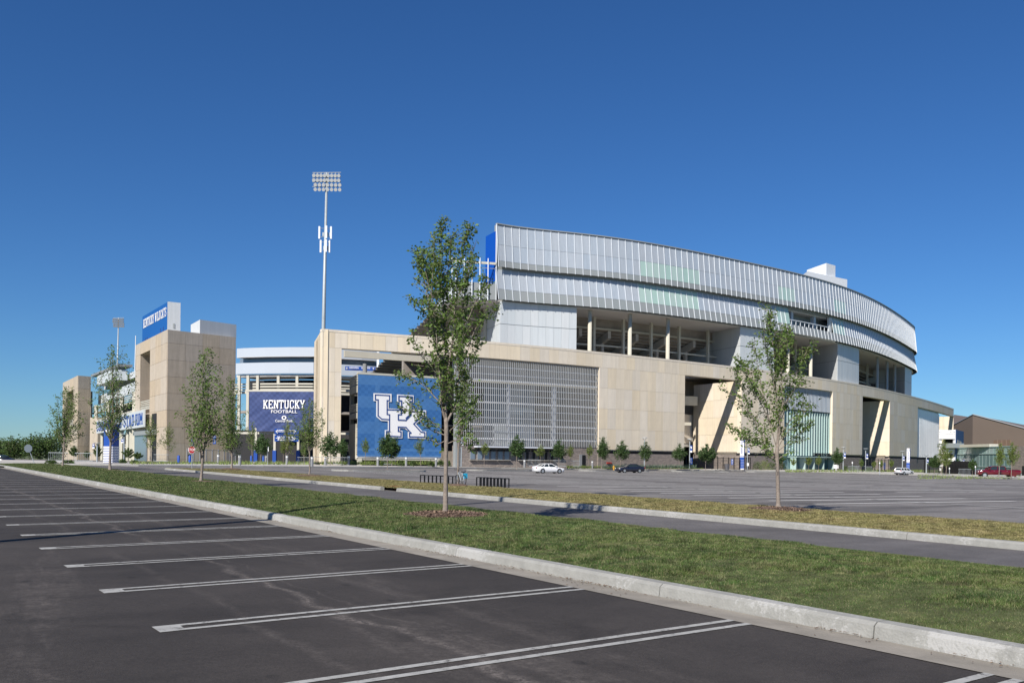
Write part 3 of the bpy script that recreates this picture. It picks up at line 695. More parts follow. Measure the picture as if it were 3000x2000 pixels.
# ---- stone ticket wall
m = MB(); B.sweep(m, S[1345]-.4, S[1755], [(-.35, -3.2), (-.35, 1.9), (-1.6, 1.9), (-1.6, -3.2)], 3, True); part('stone_base', m, STONE, stad)
m = MB(); c0, c1 = bs(1391, 1310), bs(1628, 1315); B.sweep(m, c0, c1, [(1.0, 1.62), (1.0, 1.80), (-.33, 1.86), (-.33, 1.62)], 3, True); part('ticket_canopy', m, RAIL, stad)
for k, px in enumerate((1386.6, 1408, 1428, 1447, 1468, 1487, 1527, 1547, 1566, 1584, 1602, 1620)):
    x, y, a = B.at(bs(px, 1335), -.30); wdt = .75 if k < 6 else .55
    wn = part('ticket_window', MB().box((x, y, .40), (wdt+.16, .12, 1.5), a), GRY, stad)
    x2, y2, _ = B.at(bs(px, 1335), -.22); part('window_pane', MB().box((x2, y2, .35), (wdt, .05, 1.3), a), GLB if k < 6 else DARK, wn)
    x2, y2, _ = B.at(bs(px, 1335), -.16); part('shutter_box', MB().box((x2, y2, 1.20), (wdt+.3, .3, .32), a), BLK, wn)
    x2, y2, _ = B.at(bs(px, 1335), -.12); part('window_sill', MB().box((x2, y2, -.42), (wdt+.45, .45, .08), a), CONC, wn)
x, y, a = B.at(bs(1709, 1345), -.32); part('service_door', MB().box((x, y, -.55), (1.3, .1, 2.5), a), GRY, stad)
x, y, a = B.at(bs(1713, 1345), -.27); part('service_door', MB().box((x, y, -.6), (.75, .06, 2.4), a), BLK, stad)

# ---------------------------------------------------------------- lettering
def tmesh(body, size, mt, depth=.03, font_scale=1.0, shear=0):
    cu = bpy.data.curves.new('t', 'FONT'); cu.body = body; cu.size = size; cu.align_x = 'CENTER'; cu.align_y = 'CENTER'; cu.extrude = depth; cu.offset = .004*size
    o = bpy.data.objects.new('t', cu); C.objects.link(o); dg = bpy.context.evaluated_depsgraph_get(); me = bpy.data.meshes.new_from_object(o.evaluated_get(dg)); bpy.data.objects.remove(o)
    me.materials.clear(); me.materials.append(mt); return me
def lettering(name, body, size, mt, parent, loc, ang, depth=.03, xs=1.0, vert=False):
    me = tmesh(body, size, mt, depth); Mx = Matrix.Rotation(ang, 4, 'Z') @ Matrix.Rotation(PI/2, 4, 'X')
    if vert: Mx = Mx @ Matrix.Rotation(PI/2, 4, 'Z')
    Mx = Mx @ Matrix.Diagonal((xs, 1, 1, 1)); me.transform(Mx)
    p = WL[parent.name] - Vector((0, 0, CAMZ)); o = bpy.data.objects.new(name, me); C.objects.link(o); o.parent = parent; o.location = Vector(loc) - p
    WL[o.name] = WL[parent.name].copy(); return o
# slab letters as strokes on a 10 x 14 grid: (x0,y0,x1,y1) centre lines
SL = {'K': [(2, 0, 2, 14), (2.5, 6, 8, 13), (4.2, 8, 8.6, 1)], 'E': [(2, 0, 2, 14), (1, .8, 9, .8), (1, 13.2, 9, 13.2), (2, 7, 7, 7), (9, 0, 9, 3.5), (9, 10.5, 9, 14)], 'N': [(2, 0, 2, 14), (8.5, 0, 8.5, 14), (2, 13.2, 8.5, .8)],
      'T': [(5, 0, 5, 14), (.6, 13.2, 9.4, 13.2), (.6, 10.3, .6, 14), (9.4, 10.3, 9.4, 14)], 'U': [(2, 2, 2, 14), (8.4, 2, 8.4, 14), (2.6, .9, 7.8, .9), (1.9, 2.2, 3.4, .9), (8.5, 2.2, 7, .9)],
      'C': [(1.9, 2.4, 1.9, 11.6), (3, .9, 8, .9), (3, 13.1, 8, 13.1), (1.9, 2.4, 3.2, .9), (1.9, 11.6, 3.2, 13.1), (8.7, 1.6, 8.7, 4.5), (8.7, 9.5, 8.7, 13.5)],
      'Y': [(5, 0, 5, 7), (5, 6, 1.5, 13), (5, 6, 8.5, 13)], 'W': [(1, 14, 3, 0), (3, 0, 5, 10), (5, 10, 7, 0), (7, 0, 9, 14)], 'I': [(5, 0, 5, 14)], 'L': [(3, 0, 3, 14), (1.5, .8, 9, .8), (9, 0, 9, 4)],
      'D': [(2.4, 0, 2.4, 14), (1, .9, 7, .9), (1, 13.1, 7, 13.1), (8.4, 2.4, 8.4, 11.6), (7, .9, 8.4, 2.4), (7, 13.1, 8.4, 11.6)], 'A': [(5, 14, 1.6, 0), (5, 14, 8.4, 0), (2.8, 4.5, 7.2, 4.5)],
      'S': [(3, .9, 7.2, .9), (3, 13.1, 7.2, 13.1), (2.6, 7, 7.4, 7), (1.9, 8, 1.9, 12), (8.3, 2, 8.3, 6), (1.6, 1, 1.6, 4), (8.5, 10, 8.5, 13)],
      'O': [(1.9, 2.4, 1.9, 11.6), (8.3, 2.4, 8.3, 11.6), (3, .9, 7.2, .9), (3, 13.1, 7.2, 13.1), (1.9, 2.4, 3.2, .9), (1.9, 11.6, 3.2, 13.1), (8.3, 2.4, 7, .9), (8.3, 11.6, 7, 13.1)],
      'M': [(1.5, 0, 1.5, 14), (8.7, 0, 8.7, 14), (1.5, 14, 5.1, 5), (8.7, 14, 5.1, 5)], 'H': [(2, 0, 2, 14), (8.3, 0, 8.3, 14), (2, 7, 8.3, 7)], ' ': []}
SERIF = {'K': [(2, 0), (2, 14), (8.4, 0), (8, 14)], 'N': [(2, 0), (2, 14), (8.5, 14)], 'T': [(5, 0)], 'U': [(2, 14), (8.4, 14)], 'Y': [(5, 0), (1.4, 14), (8.6, 14)], 'W': [(1, 14), (9, 14), (5, 12)], 'I': [(5, 0), (5, 14)], 'L': [(3, 14)], 'A': [(1.6, 0), (8.4, 0)], 'M': [(1.5, 0), (8.7, 0)], 'H': [(2, 0), (2, 14), (8.3, 0), (8.3, 14)]}
def slab(parent, mt, word, O, ux, H, xs=1.0, sw=2.3, nrm=None, adv=11.2):
    """slab-serif word starting at O, running along ux (unit, horizontal); H letter height; every letter is a part"""
    k = H/14; z = 0; x0 = 0; ux = Vector(ux); n = Vector(nrm)
    for c in word:
        m = MB(); rects = [(*a, sw) for a in SL[c]]+[(sx-2.1, min(max(sy, .8), 13.2), sx+2.1, min(max(sy, .8), 13.2), 1.6) for sx, sy in SERIF.get(c, [])]
        for ax, ay, bx_, by, wd in rects:
            d = Vector((bx_-ax, by-ay)).normalized(); q = Vector((-d.y, d.x))*wd/2; z += 1
            pts = [(ax+q.x, ay+q.y), (bx_+q.x, by+q.y), (bx_-q.x, by-q.y), (ax-q.x, ay-q.y)]
            lo = [O + ux*(x0+px)*k*xs + Vector((0, 0, 1))*py*k + n*(.01) for px, py in pts]; hi = [p + n*(.03+.003*(z % 12)) for p in lo]
            m.add(lo+hi, [(3, 2, 1, 0), (4, 5, 6, 7)]+[(i, (i+1) % 4, 4+(i+1) % 4, 4+i) for i in range(4)])
        if rects: part('letter', m, mt, parent)
        x0 += adv if c not in 'I ' else adv*.7
def slabw(word, adv=11.2): return sum(adv if c not in 'I ' else adv*.7 for c in word)-1.2
x, y, a = B.at(bs(1449, 1304), .2); lettering('ticket_lettering', 'TICKETS', .62, GRY, stad, (x, y, 2.25), a)
x, y, a = B.at(bs(1591, 1309), .2); lettering('ticket_lettering', 'TICKETS', .62, GRY, stad, (x, y, 2.25), a)
# ---- glazed lobby with fin screen above
s0, s1 = S[2298], S[2439]; n = 34
m = MB(); B.sweep(m, s0, s1, [(-.9, 11.2), (-.9, 16.3), (-1.2, 16.3), (-1.2, 11.2)], 3, True); part('lobby_screen_wall', m, SKIRT, stad)
for i in range(n):
    x, y, a = B.at(s0+(s1-s0)*(i+.5)/n, -.62); put('screen_fin', boxmesh('screen_fin', .20, .34, 4.9, WHT), stad, (x, y, 13.75), a)
n = 18
for i in range(n):
    for z0, z1 in ((-1.9, .9), (1.1, 4.6), (4.6, 8.0), (8.0, 11.1)):
        x, y, a = B.at(s0+(s1-s0)*(i+.5)/n, -1.1); put('glass_pane', boxmesh('glass_pane', (s1-s0)/n-.08, .05, z1-z0-.06, TEAL), stad, (x, y, (z0+z1)/2), a)
    x, y, a = B.at(s0+(s1-s0)*(i+1)/n-.1, -.85); put('glass_fin', boxmesh('glass_fin', .14, .5, 9.9, TEALB), stad, (x, y, 6.1), a)
for z in (.98, 4.6, 8.0):
    m = MB(); B.sweep(m, s0, s1, [(-1.0, z-.07), (-1.0, z+.07), (-1.25, z+.07), (-1.25, z-.07)], 3, True); part('lobby_transom', m, GALV, stad)
m = MB(); B.sweep(m, s0+.3, s1-.3, [(-5, -1.9), (-5, 16), (-5.4, 16), (-5.4, -1.9)], 3, True); part('lobby_back_wall', m, GLB, stad)
m = MB(); c0, c1 = bs(2316, 1340), bs(2434, 1340); B.sweep(m, c0, c1, [(1.6, .78), (1.6, .94), (-1.0, .98), (-1.0, .78)], 3, True); part('entrance_canopy', m, TEALB, stad)
for px in (2318, 2345, 2372, 2400, 2428):
    x, y, a = B.at(bs(px, 1355), .5); part('canopy_post', MB().box((x, y, -.55), (.16, 1.4, 2.7), a), TEALB, stad)
x, y, a = B.at(bs(2390, 1333), 1.4); lettering('entrance_lettering', 'COMMONWEALTH TOWER', .95, BLK, stad, (x, y, 1.42), a, .05, .72)
# ---- white corrugated wall field at the far right
s0, s1 = S[2689], S[2757]; n = 44
for i in range(n):
    x, y, a = B.at(s0+(s1-s0)*(i+.5)/n, -.55-.05*(i % 2)); put('corrugated_panel', boxmesh('corrugated_panel', (s1-s0)/n-.04, .2, 14.2, CORR), stad, (x, y, 8.6), a)
m = MB(); B.sweep(m, s0, s1, [(-.75, .9), (-.75, 16.3), (-1.3, 16.3), (-1.3, .9)], 3, True); part('wall_core', m, WHT, stad)
m = MB(); B.sweep(m, s0, s1+1.5, [(-.3, -3.2), (-.3, .8), (-1.6, .8), (-1.6, -3.2)], 3, True); part('stone_base', m, STONE, stad)
m = MB(); B.sweep(m, s0, s1, [(-.7, .8), (-.7, 1.5), (-1.2, 1.5), (-1.2, .8)], 3, True); part('reveal_band', m, DARK, stad)

# ---------------------------------------------------------------- upper white ring
BAY = 1.56; NB = int(R.L/BAY)
def oU(z): return .75*(41.6-z)/7.7
def oL(z): return -.15 + 1.05*(33.65-z)/5.55
def leanbox(w_, t, z0, z1, of):
    m = MB(); o0, o1 = of(z0), of(z1)
    m.add([(i*w_/2, -o+j, z) for z, o in ((z0, o0), (z1, o1)) for j in (0, t) for i in (-1, 1)], [(0, 1, 3, 2), (4, 6, 7, 5), (0, 4, 5, 1), (2, 3, 7, 6), (0, 2, 6, 4), (1, 5, 7, 3)]); return m
MS = {}
for nm, z0, z1, of in (('upper_panel', 37.93, 41.5, oU), ('middle_panel', 35.02, 37.89, oU), ('upper_skirt', 33.95, 34.98, oU), ('lower_panel', 30.02, 33.6, oL), ('lower_skirt', 28.12, 29.98, oL)):
    for mn, mt_ in (('w', WHT), ('s', SKIRT_M), ('g', GGL)):
        MS[nm, mn] = leanbox(BAY-.05, .08, z0, z1, of).mesh(nm, mt_)
def finmesh(z0, z1, of, nm):
    m = MB(); o0, o1 = of(z0), of(z1); d = .10
    m.add([(i*.038, -o-dd, z) for z, o in ((z0, o0), (z1, o1)) for dd in (0.0, d) for i in (-1, 1)], [(0, 1, 3, 2), (4, 6, 7, 5), (0, 4, 5, 1), (2, 3, 7, 6), (0, 2, 6, 4), (1, 5, 7, 3)]); return m.mesh(nm, FINM)
FU, FL = finmesh(33.85, 41.62, oU, 'upper_fin'), finmesh(28.05, 33.62, oL, 'lower_fin')
FLs = finmesh(28.05, 29.98, oL, 'lower_fin')
def inr(s, a, b): return rs(a) <= s <= rs(b)
for i in range(NB+1):
    x, y, a = R.at(i*BAY, 0); s = i*BAY
    hole = inr(s, 2310, 2437)
    put('upper_fin', FU, stad, (x, y, 0), a); put('lower_fin', FLs if hole else FL, stad, (x, y, 0), a)
    if i == NB: break
    s += BAY/2; x, y, a = R.at(s, 0)
    gu = inr(s, 1869, 2036) or inr(s, 2268, 2318) or inr(s, 2434, 2470); gl = inr(s, 1869, 2036) or inr(s, 2268, 2308) or inr(s, 2440, 2472)
    put('upper_panel', MS['upper_panel', 'w'], stad, (x, y, 0), a)
    put('middle_panel', MS['middle_panel', 'g' if gu else 'w'], stad, (x, y, 0), a)
    put('upper_skirt', MS['upper_skirt', 's'], stad, (x, y, 0), a)
    if not inr(s, 2308, 2438): put('lower_panel', MS['lower_panel', 'g' if gl else 'w'], stad, (x, y, 0), a)
    put('lower_skirt', MS['lower_skirt', 's'], stad, (x, y, 0), a)
RL = R.L
m = MB(); R.sweep(m, 0, RL, [(.20, 41.56), (.20, 41.74), (-.35, 41.74), (-.35, 41.56)], 2, True); part('ring_cap', m, SKIRT, stad)
m = MB(); R.sweep(m, .1, RL, [(-.2, 33.6), (-.2, 41.5), (-.8, 41.5), (-.8, 33.6)], 2, True)
R.sweep(m, .1, rs(2309), [(-.5, 28.1), (-.5, 33.6), (-.8, 33.6), (-.8, 28.1)], 2, True); R.sweep(m, rs(2440), RL, [(-.5, 28.1), (-.5, 33.6), (-.8, 33.6), (-.8, 28.1)], 2, True)
R.sweep(m, rs(2309), rs(2440), [(-.3, 28.1), (-.3, 29.9), (-.8, 29.9), (-.8, 28.1)], 2, True); part('ring_wall', m, SKIRT, stad)
m = MB(); R.sweep(m, 2.6, RL-10, [(-.8, 39.8), (-.8, 40.1), (-3.6, 40.1), (-3.6, 39.8)], 3, True); part('ring_roof', m, WHT, stad)
m = MB(); R.sweep(m, .1, RL-10, [(-.2, 27.9), (-.2, 28.12), (-10.5, 28.12), (-10.5, 27.9)], 2.5, True); part('ring_soffit', m, SOF, stad)
m = MB(); R.sweep(m, 2.6, RL-10, [(-3.2, 31.0), (-3.2, 40.1), (-3.7, 40.1), (-3.7, 31.0)], 3, True); part('ring_back_wall', m, SKIRT, stad)
# balcony cut into the lower tier
b0, b1 = rs(2309), rs(2440)
m = MB(); R.sweep(m, b0, b1, [(-.8, 33.3), (-.8, 33.55), (-6, 33.55), (-6, 33.3)], 2, True); part('balcony_ceiling', m, SOF, stad)
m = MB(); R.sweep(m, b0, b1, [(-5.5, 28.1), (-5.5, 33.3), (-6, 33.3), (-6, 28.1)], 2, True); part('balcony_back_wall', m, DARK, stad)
for px in (2335, 2402):
    x, y, a = R.at(rs(px), -1.6); part('balcony_column', MB().box((x, y, 31.3), (.9, .9, 4.2), a), WHT, stad)
n = 11
for i in range(n+1):
    x, y, a = R.at(b0+(b1-b0)*i/n, -.25); put('balcony_post', boxmesh('balcony_post', .12, .12, 1.3, FINM), stad, (x, y, 30.55), a)
m = MB(); R.sweep(m, b0, b1, [(-.15, 31.15), (-.15, 31.3), (-.35, 31.3), (-.35, 31.15)], 2, True); part('balcony_rail', m, FINM, stad)
m = MB(); x, y, a = R.at(b1-.9, -.3); m.box((x, y, 31.7), (1.3, .5, 3.6), a); part('balcony_jamb', m, BOXM, stad)
# blue return wall, open deck with posts at the ring's left end
e0 = Vector(R.at(0, 0)[:2]); ID = Vector((-.42, .907)); e1 = e0 + ID*3.65
m = MB(); m.wall(e0+ID*.3+Vector((-.12, 0)), e0+ID*4.6+Vector((-.12, 0)), 30.9, 40.35, -.6); part('blue_end_wall', m, BLU, stad)
m = MB(); m.wall(e0+ID*.0+Vector((.02, .0)), e0+ID*.30, 28.05, 41.7, -.12); part('ring_end_trim', m, FINM, stad)
eL = Vector((-10.9, 159.2)); m = MB(); m.wall(eL, e0+Vector((0, .15)), 28.1, 31.0, .5); part('deck_fascia', m, SKIRT, stad)
m = MB(); m.prism([tuple(eL+Vector((.2, .5))), tuple(e0+Vector((0, .5))), tuple(e0+ID*15), tuple(eL+ID*15)], 27.95, 28.2); part('deck_soffit', m, SOF, stad)
m = MB(); m.prism([tuple(eL+Vector((.2, .6))), tuple(e0+Vector((0, .6))), tuple(e0+ID*15), tuple(eL+ID*15)], 30.3, 30.6); part('deck_floor', m, STC, stad)
m = MB(); m.wall(eL+Vector((0, -.1)), e0+Vector((0, -.1)), 34.3, 34.7, .25); part('deck_beam', m, CRM, stad)
m = MB(); m.wall(eL+Vector((0, -.05)), e0+Vector((0, -.05)), 33.55, 33.65, .06); part('deck_rail', m, GRY, stad)
for px in (1320, 1332, 1357, 1381, 1405, 1430):
    t = (px-1320)/(1455-1320); q = eL + (e0-eL)*max(.0, t) + Vector((0, -.25)); part('deck_post', MB().box((q.x, q.y, 31.6), (.16, .16, 7.4)), FINM, stad)
# raking end edge of the seating bowl
m = MB(); N = 12
prof = []
for i in range(N+1):
    s = 40.0*i/N; zt = 31.0-.372*s; q = eL+ID*s; prof.append((q, zt))
for (q, zt), (q2, zt2) in zip(prof[:-1], prof[1:]):
    r = Vector((.9, .42))*.9
    m.add([(q.x, q.y, zt), (q2.x, q2.y, zt2), (q2.x, q2.y, zt2-2.2), (q.x, q.y, zt-2.2), (q.x+r.x, q.y+r.y, zt), (q2.x+r.x, q2.y+r.y, zt2), (q2.x+r.x, q2.y+r.y, zt2-2.2), (q.x+r.x, q.y+r.y, zt-2.2)], [(0, 1, 2, 3), (4, 7, 6, 5), (0, 4, 5, 1), (3, 2, 6, 7)])
part('bowl_end_edge', m, BOXM, stad)
# stepped underside of the seating, raking beams and columns
st = []; K = 26
for i in range(K):
    o = -13-1.15*i; z = 28.0-.47*i; st += [(o, z), (o-1.15, z)] if i % 1 == 0 else []
stp = [(o, z) for o, z in st]
stp2 = []
stp2 = [(-10.0, 28.0)]
for i in range(K): o = -10.0-1.15*i; z = 25.6-.428*i; stp2 += [(o, z), (o-1.15, z), (o-1.15, z-.428)]
m = MB(); R.sweep(m, -7.9, RL-12, stp2, 4); part('seating_underside', m, STC, stad)
for px in (1395, 1490, 1585, 1776, 1875, 1965, 2052, 2140, 2330, 2410, 2545, 2580, 2625):
    s = rs(px, 950); x0, y0, a = R.at(s, -9.9); x1, y1, _ = R.at(s, -36); m = MB()
    m.add([(x0+cos(a)*e, y0+sin(a)*e, z) for e in (-.35, .35) for z in (25.7, 24.2)] + [(x1+cos(a)*e, y1+sin(a)*e, z) for e in (-.35, .35) for z in (15.9, 14.4)], [(0, 1, 5, 4), (2, 6, 7, 3), (0, 4, 6, 2), (1, 3, 7, 5), (0, 2, 3, 1), (4, 5, 7, 6)])
    part('raker_beam', m, RAK, stad)
    x, y, a = R.at(s, -12.5); part('rear_column', MB().box((x, y, 21.2), (.65, .65, 6.6), a), RAK, stad)
    x, y, a = R.at(s+2.2, -8.0); part('rear_column', MB().box((x, y, 22.9), (.5, .5, 10), a), CRM, stad)
for z, o in ((25.9, -9.4), (22.4, -8.3)):
    m = MB(); R.sweep(m, 0, RL-14, [(o, z-.16), (o, z+.16), (o-.3, z+.16), (o-.3, z-.16)], 3, True); part('tie_beam', m, CRM, stad)
for px in (1738, 1858, 1971, 2325, 2392.5, 2587, 2615.5, 2638):
    x, y, a = R.at(rs(px, 980), -1.4); part('front_column', MB().cyl((x, y, 17.9), .38, 10.2, 14), CRM, stad, smooth=True)
for dx, dy, D in ((1285, 1303, 172), (1320, 1331, 170)):
    q = atD((dx+dy)/2, 960, D); part('end_column', MB().box((q.x, q.y, 15), (1.1, 1.1, 24)), CRM, stad)
# white concourse boxes under the ring
def conc_box(pa, pb_, back_px, backD, label=None):
    sa, sb = rs(pa, 950), rs(pb_, 950); pts = [R.at(sa+(sb-sa)*i/8, .35 if False else -.15)[:2] for i in range(9)]
    bk_ = atD(back_px, 980, backD); poly = pts + [R.at(sb, -12)[:2]] + [(bk_.x+(R.at(sb, -12)[0]-pts[-1][0])*.8, bk_.y+(R.at(sb, -12)[1]-pts[-1][1])*.8)] + [(bk_.x, bk_.y)]
    m = MB(); m.prism(poly, 17.95, 23.9); o = part('concourse_box', m, BOXM, stad)
    m = MB(); m.prism(poly, 23.98, 27.95); part('concourse_box', m, BOXM, stad)
    m = MB(); c = Vector((sum(p[0] for p in poly)/len(poly), sum(p[1] for p in poly)/len(poly))); m.prism([tuple(c+(Vector(p)-c)*.995) for p in poly], 23.8, 24.1); part('box_joint', m, GRY, o)
    n = int((sb-sa)/1.5)
    for i in range(n):
        x, y, a = R.at(sa+(sb-sa)*(i+.5)/n, -.12)
        for z0, z1 in ((17.95, 23.88), (24.0, 27.95)): put('wall_sheet', boxmesh('wall_sheet', (sb-sa)/n-.05, .06, z1-z0, BOXM), o, (x, y, (z0+z1)/2), a)
conc_box(1466, 1690, 1431.5, 168.5); conc_box(2170, 2270, 2084, 199.5); conc_box(2456, 2519, 2366, 226.5); conc_box(2654, 2673.5, 2594, 274)
# roof plant boxes on the ring
m = MB(); q0, q1, q2 = atD(2366, 795, 236), atD(2482, 831, 246), atD(2333, 800, 247); m.prism([(q0.x, q0.y), (q1.x, q1.y), (q1.x+q2.x-q0.x, q1.y+q2.y-q0.y), (q2.x, q2.y)], 40.9, 49.4); part('rooftop_plant_box', m, PLANT, stad)
q0, q1, q2 = atD(2421, 772, 241), atD(2447.5, 782, 244), atD(2364, 783.5, 250); m = MB(); m.prism([(q0.x, q0.y), (q1.x, q1.y), (q1.x+q2.x-q0.x, q1.y+q2.y-q0.y), (q2.x, q2.y)], 49.4, 52.7); part('rooftop_plant_box', m, PLANT, stad)

# ---------------------------------------------------------------- ramp tower with the UK banner in the first opening
def ramp_tower(tl, tr, sl_, Zt, Zb, label, side_levels):
    T_ = thing('ramp_tower', label, 'building', (tl.x, tl.y, g(tl.x, tl.y)))
    d = Vector((tr.x-tl.x, tr.y-tl.y)); side = Vector((sl_.x-tl.x, sl_.y-tl.y)); A = Vector((tl.x, tl.y)); 
    P = [A, A+d, A+d+side, A+side]; ins = .25
    for z0, z1 in side_levels:
        m = MB(); 
        cen = (P[0]+P[2])/2; Q = [cen+(p-cen)*.985 for p in P]; m.prism([tuple(p) for p in Q], z0, z0+(z1-z0)*.38); fl = part('floor_slab', m, CRM, T_)
        n = 4
        for k in range(n):
            zz = z0+(z1-z0)*(.45+.55*k/n); 
            m = MB()
            for i in range(4): m.wall(Q[i], Q[(i+1) % 4], zz, zz+(z1-z0)*.10, .12)
            part('guard_rail', m, CRM, T_)
    for p in P:
        c = (P[0]+P[2])/2; q = c+(p-c)*.93; m = MB(); m.box((q.x, q.y, (Zt+g(q.x, q.y))/2-.3), (.6, .6, Zt-g(q.x, q.y)-.4), math.atan2(d.y, d.x)); part('column', m, CRM, T_)
    c = (P[0]+P[2])/2; Q = [c+(p-c)*.7 for p in P]; m = MB(); m.prism([tuple(p) for p in Q], -2.0, Zt-2.5); part('ramp_core', m, DARK, T_)
    return T_, A, d, side
tl, tr = atZ(1047.5, 1096, 12.55), atZ(1293, 1110, 12.55); sl_ = atD(1022.5, 1097, 146.0)
RT, RA, RD, RS = ramp_tower(tl, tr, sl_, 12.7, 0, 'multi-level ramp tower wrapped in the big blue banner, inside the first opening', [(9.8, 12.7), (5.8, 8.2), (1.8, 4.4), (-.6, 1.5)])
m = MB(); m.wall(RA+RS*.0, RA+RD, 12.6, 12.9, .4); part('parapet_cap', m, CRM, RT)
m = MB(); m.wall(RA+Vector((0, -.12)), RA+RD+Vector((0, -.12)), -.25, -.05, .3); part('banner_frame', m, WHP, RT)
q = RA+RS*.55; m = MB(); m.wall(RA+RS*.15-RD.normalized()*.02, RA+RS*.85-RD.normalized()*.02, -.5, 5.0, -.2); part('side_wall', m, CRM, RT)
q = RA+RD*.63+RS*.4; part('exhaust_stack', MB().cyl((q.x+1.2-8, q.y, 13), .35, 1.9, 10), GRY, RT)
bn = RD.normalized(); outn = Vector((bn.y, -bn.x)); BA = RA + outn*.22; BW = RD.length; BZ0, BZ1 = -.05, 12.52
def uvgrid(name, O, ux, W_, z0, z1, nx, nz, mt, amp, parent, seed=0):
    vs = []; fs = []; uv = []
    n_ = Vector((ux.y, -ux.x)); r = random.Random(seed); ph = [r.random()*6 for _ in range(6)]
    for j in range(nz+1):
        for i in range(nx+1):
            u, v = i/nx, j/nz; a = amp*(sin(u*9+v*7+ph[0])*.5+sin(u*23-v*17+ph[1])*.3+sin((u-v)*31+ph[2])*.35*(1-v)); p = O+ux*(u*W_)+n_*(a+.0)
            vs.append((p.x, p.y, z0+(z1-z0)*v))
    for j in range(nz):
        for i in range(nx): fs.append((j*(nx+1)+i, j*(nx+1)+i+1, (j+1)*(nx+1)+i+1, (j+1)*(nx+1)+i))
    m = MB().add(vs, fs); p = WL[parent.name]-Vector((0, 0, CAMZ)); me = m.mesh(name, mt, True, off=p); ul = me.uv_layers.new(name='uv')
    for l in me.loops:
        i = l.vertex_index; ul.data[l.index].uv = ((i % (nx+1))/nx*W_/8, (i//(nx+1))/nz*(z1-z0)/8) if mt != BAN2 else ((i % (nx+1))/nx, (i//(nx+1))/nz)
    o = bpy.data.objects.new(name, me); C.objects.link(o); o.parent = parent; WL[o.name] = WL[parent.name].copy(); return o
def thingban(label, P): return thing('banner', label, 'banner', P)
UKB = thingban('giant blue checkered banner with the white interlocked UK letters on the ramp tower', (BA.x, BA.y, BZ0))
uvgrid('banner_cloth', BA, bn, BW, BZ0, BZ1, 40, 34, BAN2, .03, UKB)
# homography-free mapping: interpolate along the banner's corners in the photograph
def bmap(x, y):
    px, py = 900+x/3.41, 940+y/3.41; d = dirv(px, py); A_, U_ = BA+outn*.1, bn
    k = (A_.x*U_.y-A_.y*U_.x)/(d[0]*U_.y-d[1]*U_.x); return Vector((d[0]*k, d[1]*k, d[2]*k))
OUT = [(662,720),(842,728),(842,808),(812,806),(812,872),(925,880),(925,810),(897,808),(897,733),(1063,742),(1063,818),(1038,818),(1038,886),(1187,892),(1187,957),(1165,957),(1085,1027),(1150,1100),(1187,1102),(1187,1176),(1005,1170),(1005,1108),(1020,1106),(975,1074),(925,1070),(925,1092),(950,1095),(950,1170),(775,1163),(775,1088),(806,1088),(806,1000),(738,996),(690,955),(690,800),(662,798)]
m = MB(); P3 = [bmap(*p) for p in OUT]; nv = Vector((outn.x, outn.y, 0))
m.v = [tuple(p) for p in P3]+[tuple(p+nv*.04) for p in P3]; nP = len(P3); m.f = [tuple(range(nP, 2*nP))]+[(i, (i+1) % nP, nP+(i+1) % nP, nP+i) for i in range(nP)]
part('letter_mark', m, WHP, UKB)
def outline(pts, wd, lift, par, closed=False):
    m = MB(); pp = [bmap(*p)+nv*lift for p in pts]
    for i, (a_, b_) in enumerate(zip(pp[:-1], pp[1:])):
        t = (b_-a_).normalized(); q = t.cross(nv)*wd/2; a2, b2 = a_-t*wd/2, b_+t*wd/2; dz = nv*(.003*(i % 5))
        m.add([a2+q+dz, b2+q+dz, b2-q+dz, a2-q+dz], [(0, 1, 2, 3)])
    return part('letter_outline', m, NAVY, par)
outline([(680,738),(822,745),(822,795),(797,795),(797,932),(822,936),(822,985),(745,980),(707,947),(707,787),(680,785),(680,738)], .19, .06, UKB)
outline([(797,885),(940,890),(940,935),(908,935),(908,988),(985,992),(1035,940),(1035,905),(1172,908),(1172,945),(1155,945),(1062,1027),(1135,1108),(1172,1113),(1172,1160),(1020,1156),(1020,1120),(1035,1118),(985,1062),(908,1058),(908,1100),(935,1105),(935,1155),(790,1148),(790,1102),(820,1102),(820,985)], .19, .08, UKB)
outline([(912,750),(1048,757),(1048,805),(1022,805),(1022,935),(985,970)], .19, .10, UKB); outline([(940,890),(940,797),(912,795),(912,750)], .19, .115, UKB)
# ---------------------------------------------------------------- inner bowl seen between the towers
bowl = thing('stadium_bowl', 'pale curved stadium end bowl with white bands between the beige towers', 'stadium', (-45, 195, -1.7))
def band(pxs, y_tops, Z, z0, parent, mt, name, depth=3.0, cut=None):
    P = [atZ(px, y, Z) for px, y in zip(pxs, y_tops)]
    m = MB()
    for a_, b_ in zip(P[:-1], P[1:]): m.wall((a_.x, a_.y), (b_.x, b_.y), z0, Z, depth)
    return part(name, m, mt, parent), P
PX = [670, 712, 727, 780, 830, 880, 921, 1000, 1060, 1110]
ZT = 22.9
_, P1 = band([694, 715, 780, 850, 921, 1000, 1060, 1110], [1021, 1019.5, 1017.5, 1016.6, 1016.6, 1023.6, 1027, 1031], ZT, 21.0, bowl, BANDM, 'upper_band')
XY = [(p.x, p.y) for p in P1]; XYe = XY
def bandxy(XYs, z0, z1, mt, name, fo=0.0, dp=.5):
    m = MB()
    for a_, b_ in zip(XYs[:-1], XYs[1:]):
        m.wall((a_[0], a_[1]+fo), (b_[0], b_[1]+fo), z0, z1, dp)
    return part(name, m, mt, bowl)
bandxy(XYe, 19.7, 20.9, GLB, 'suite_glazing', 2.2); bandxy(XYe, 17.3, 19.65, BANDM, 'lower_band', -.6, .6)
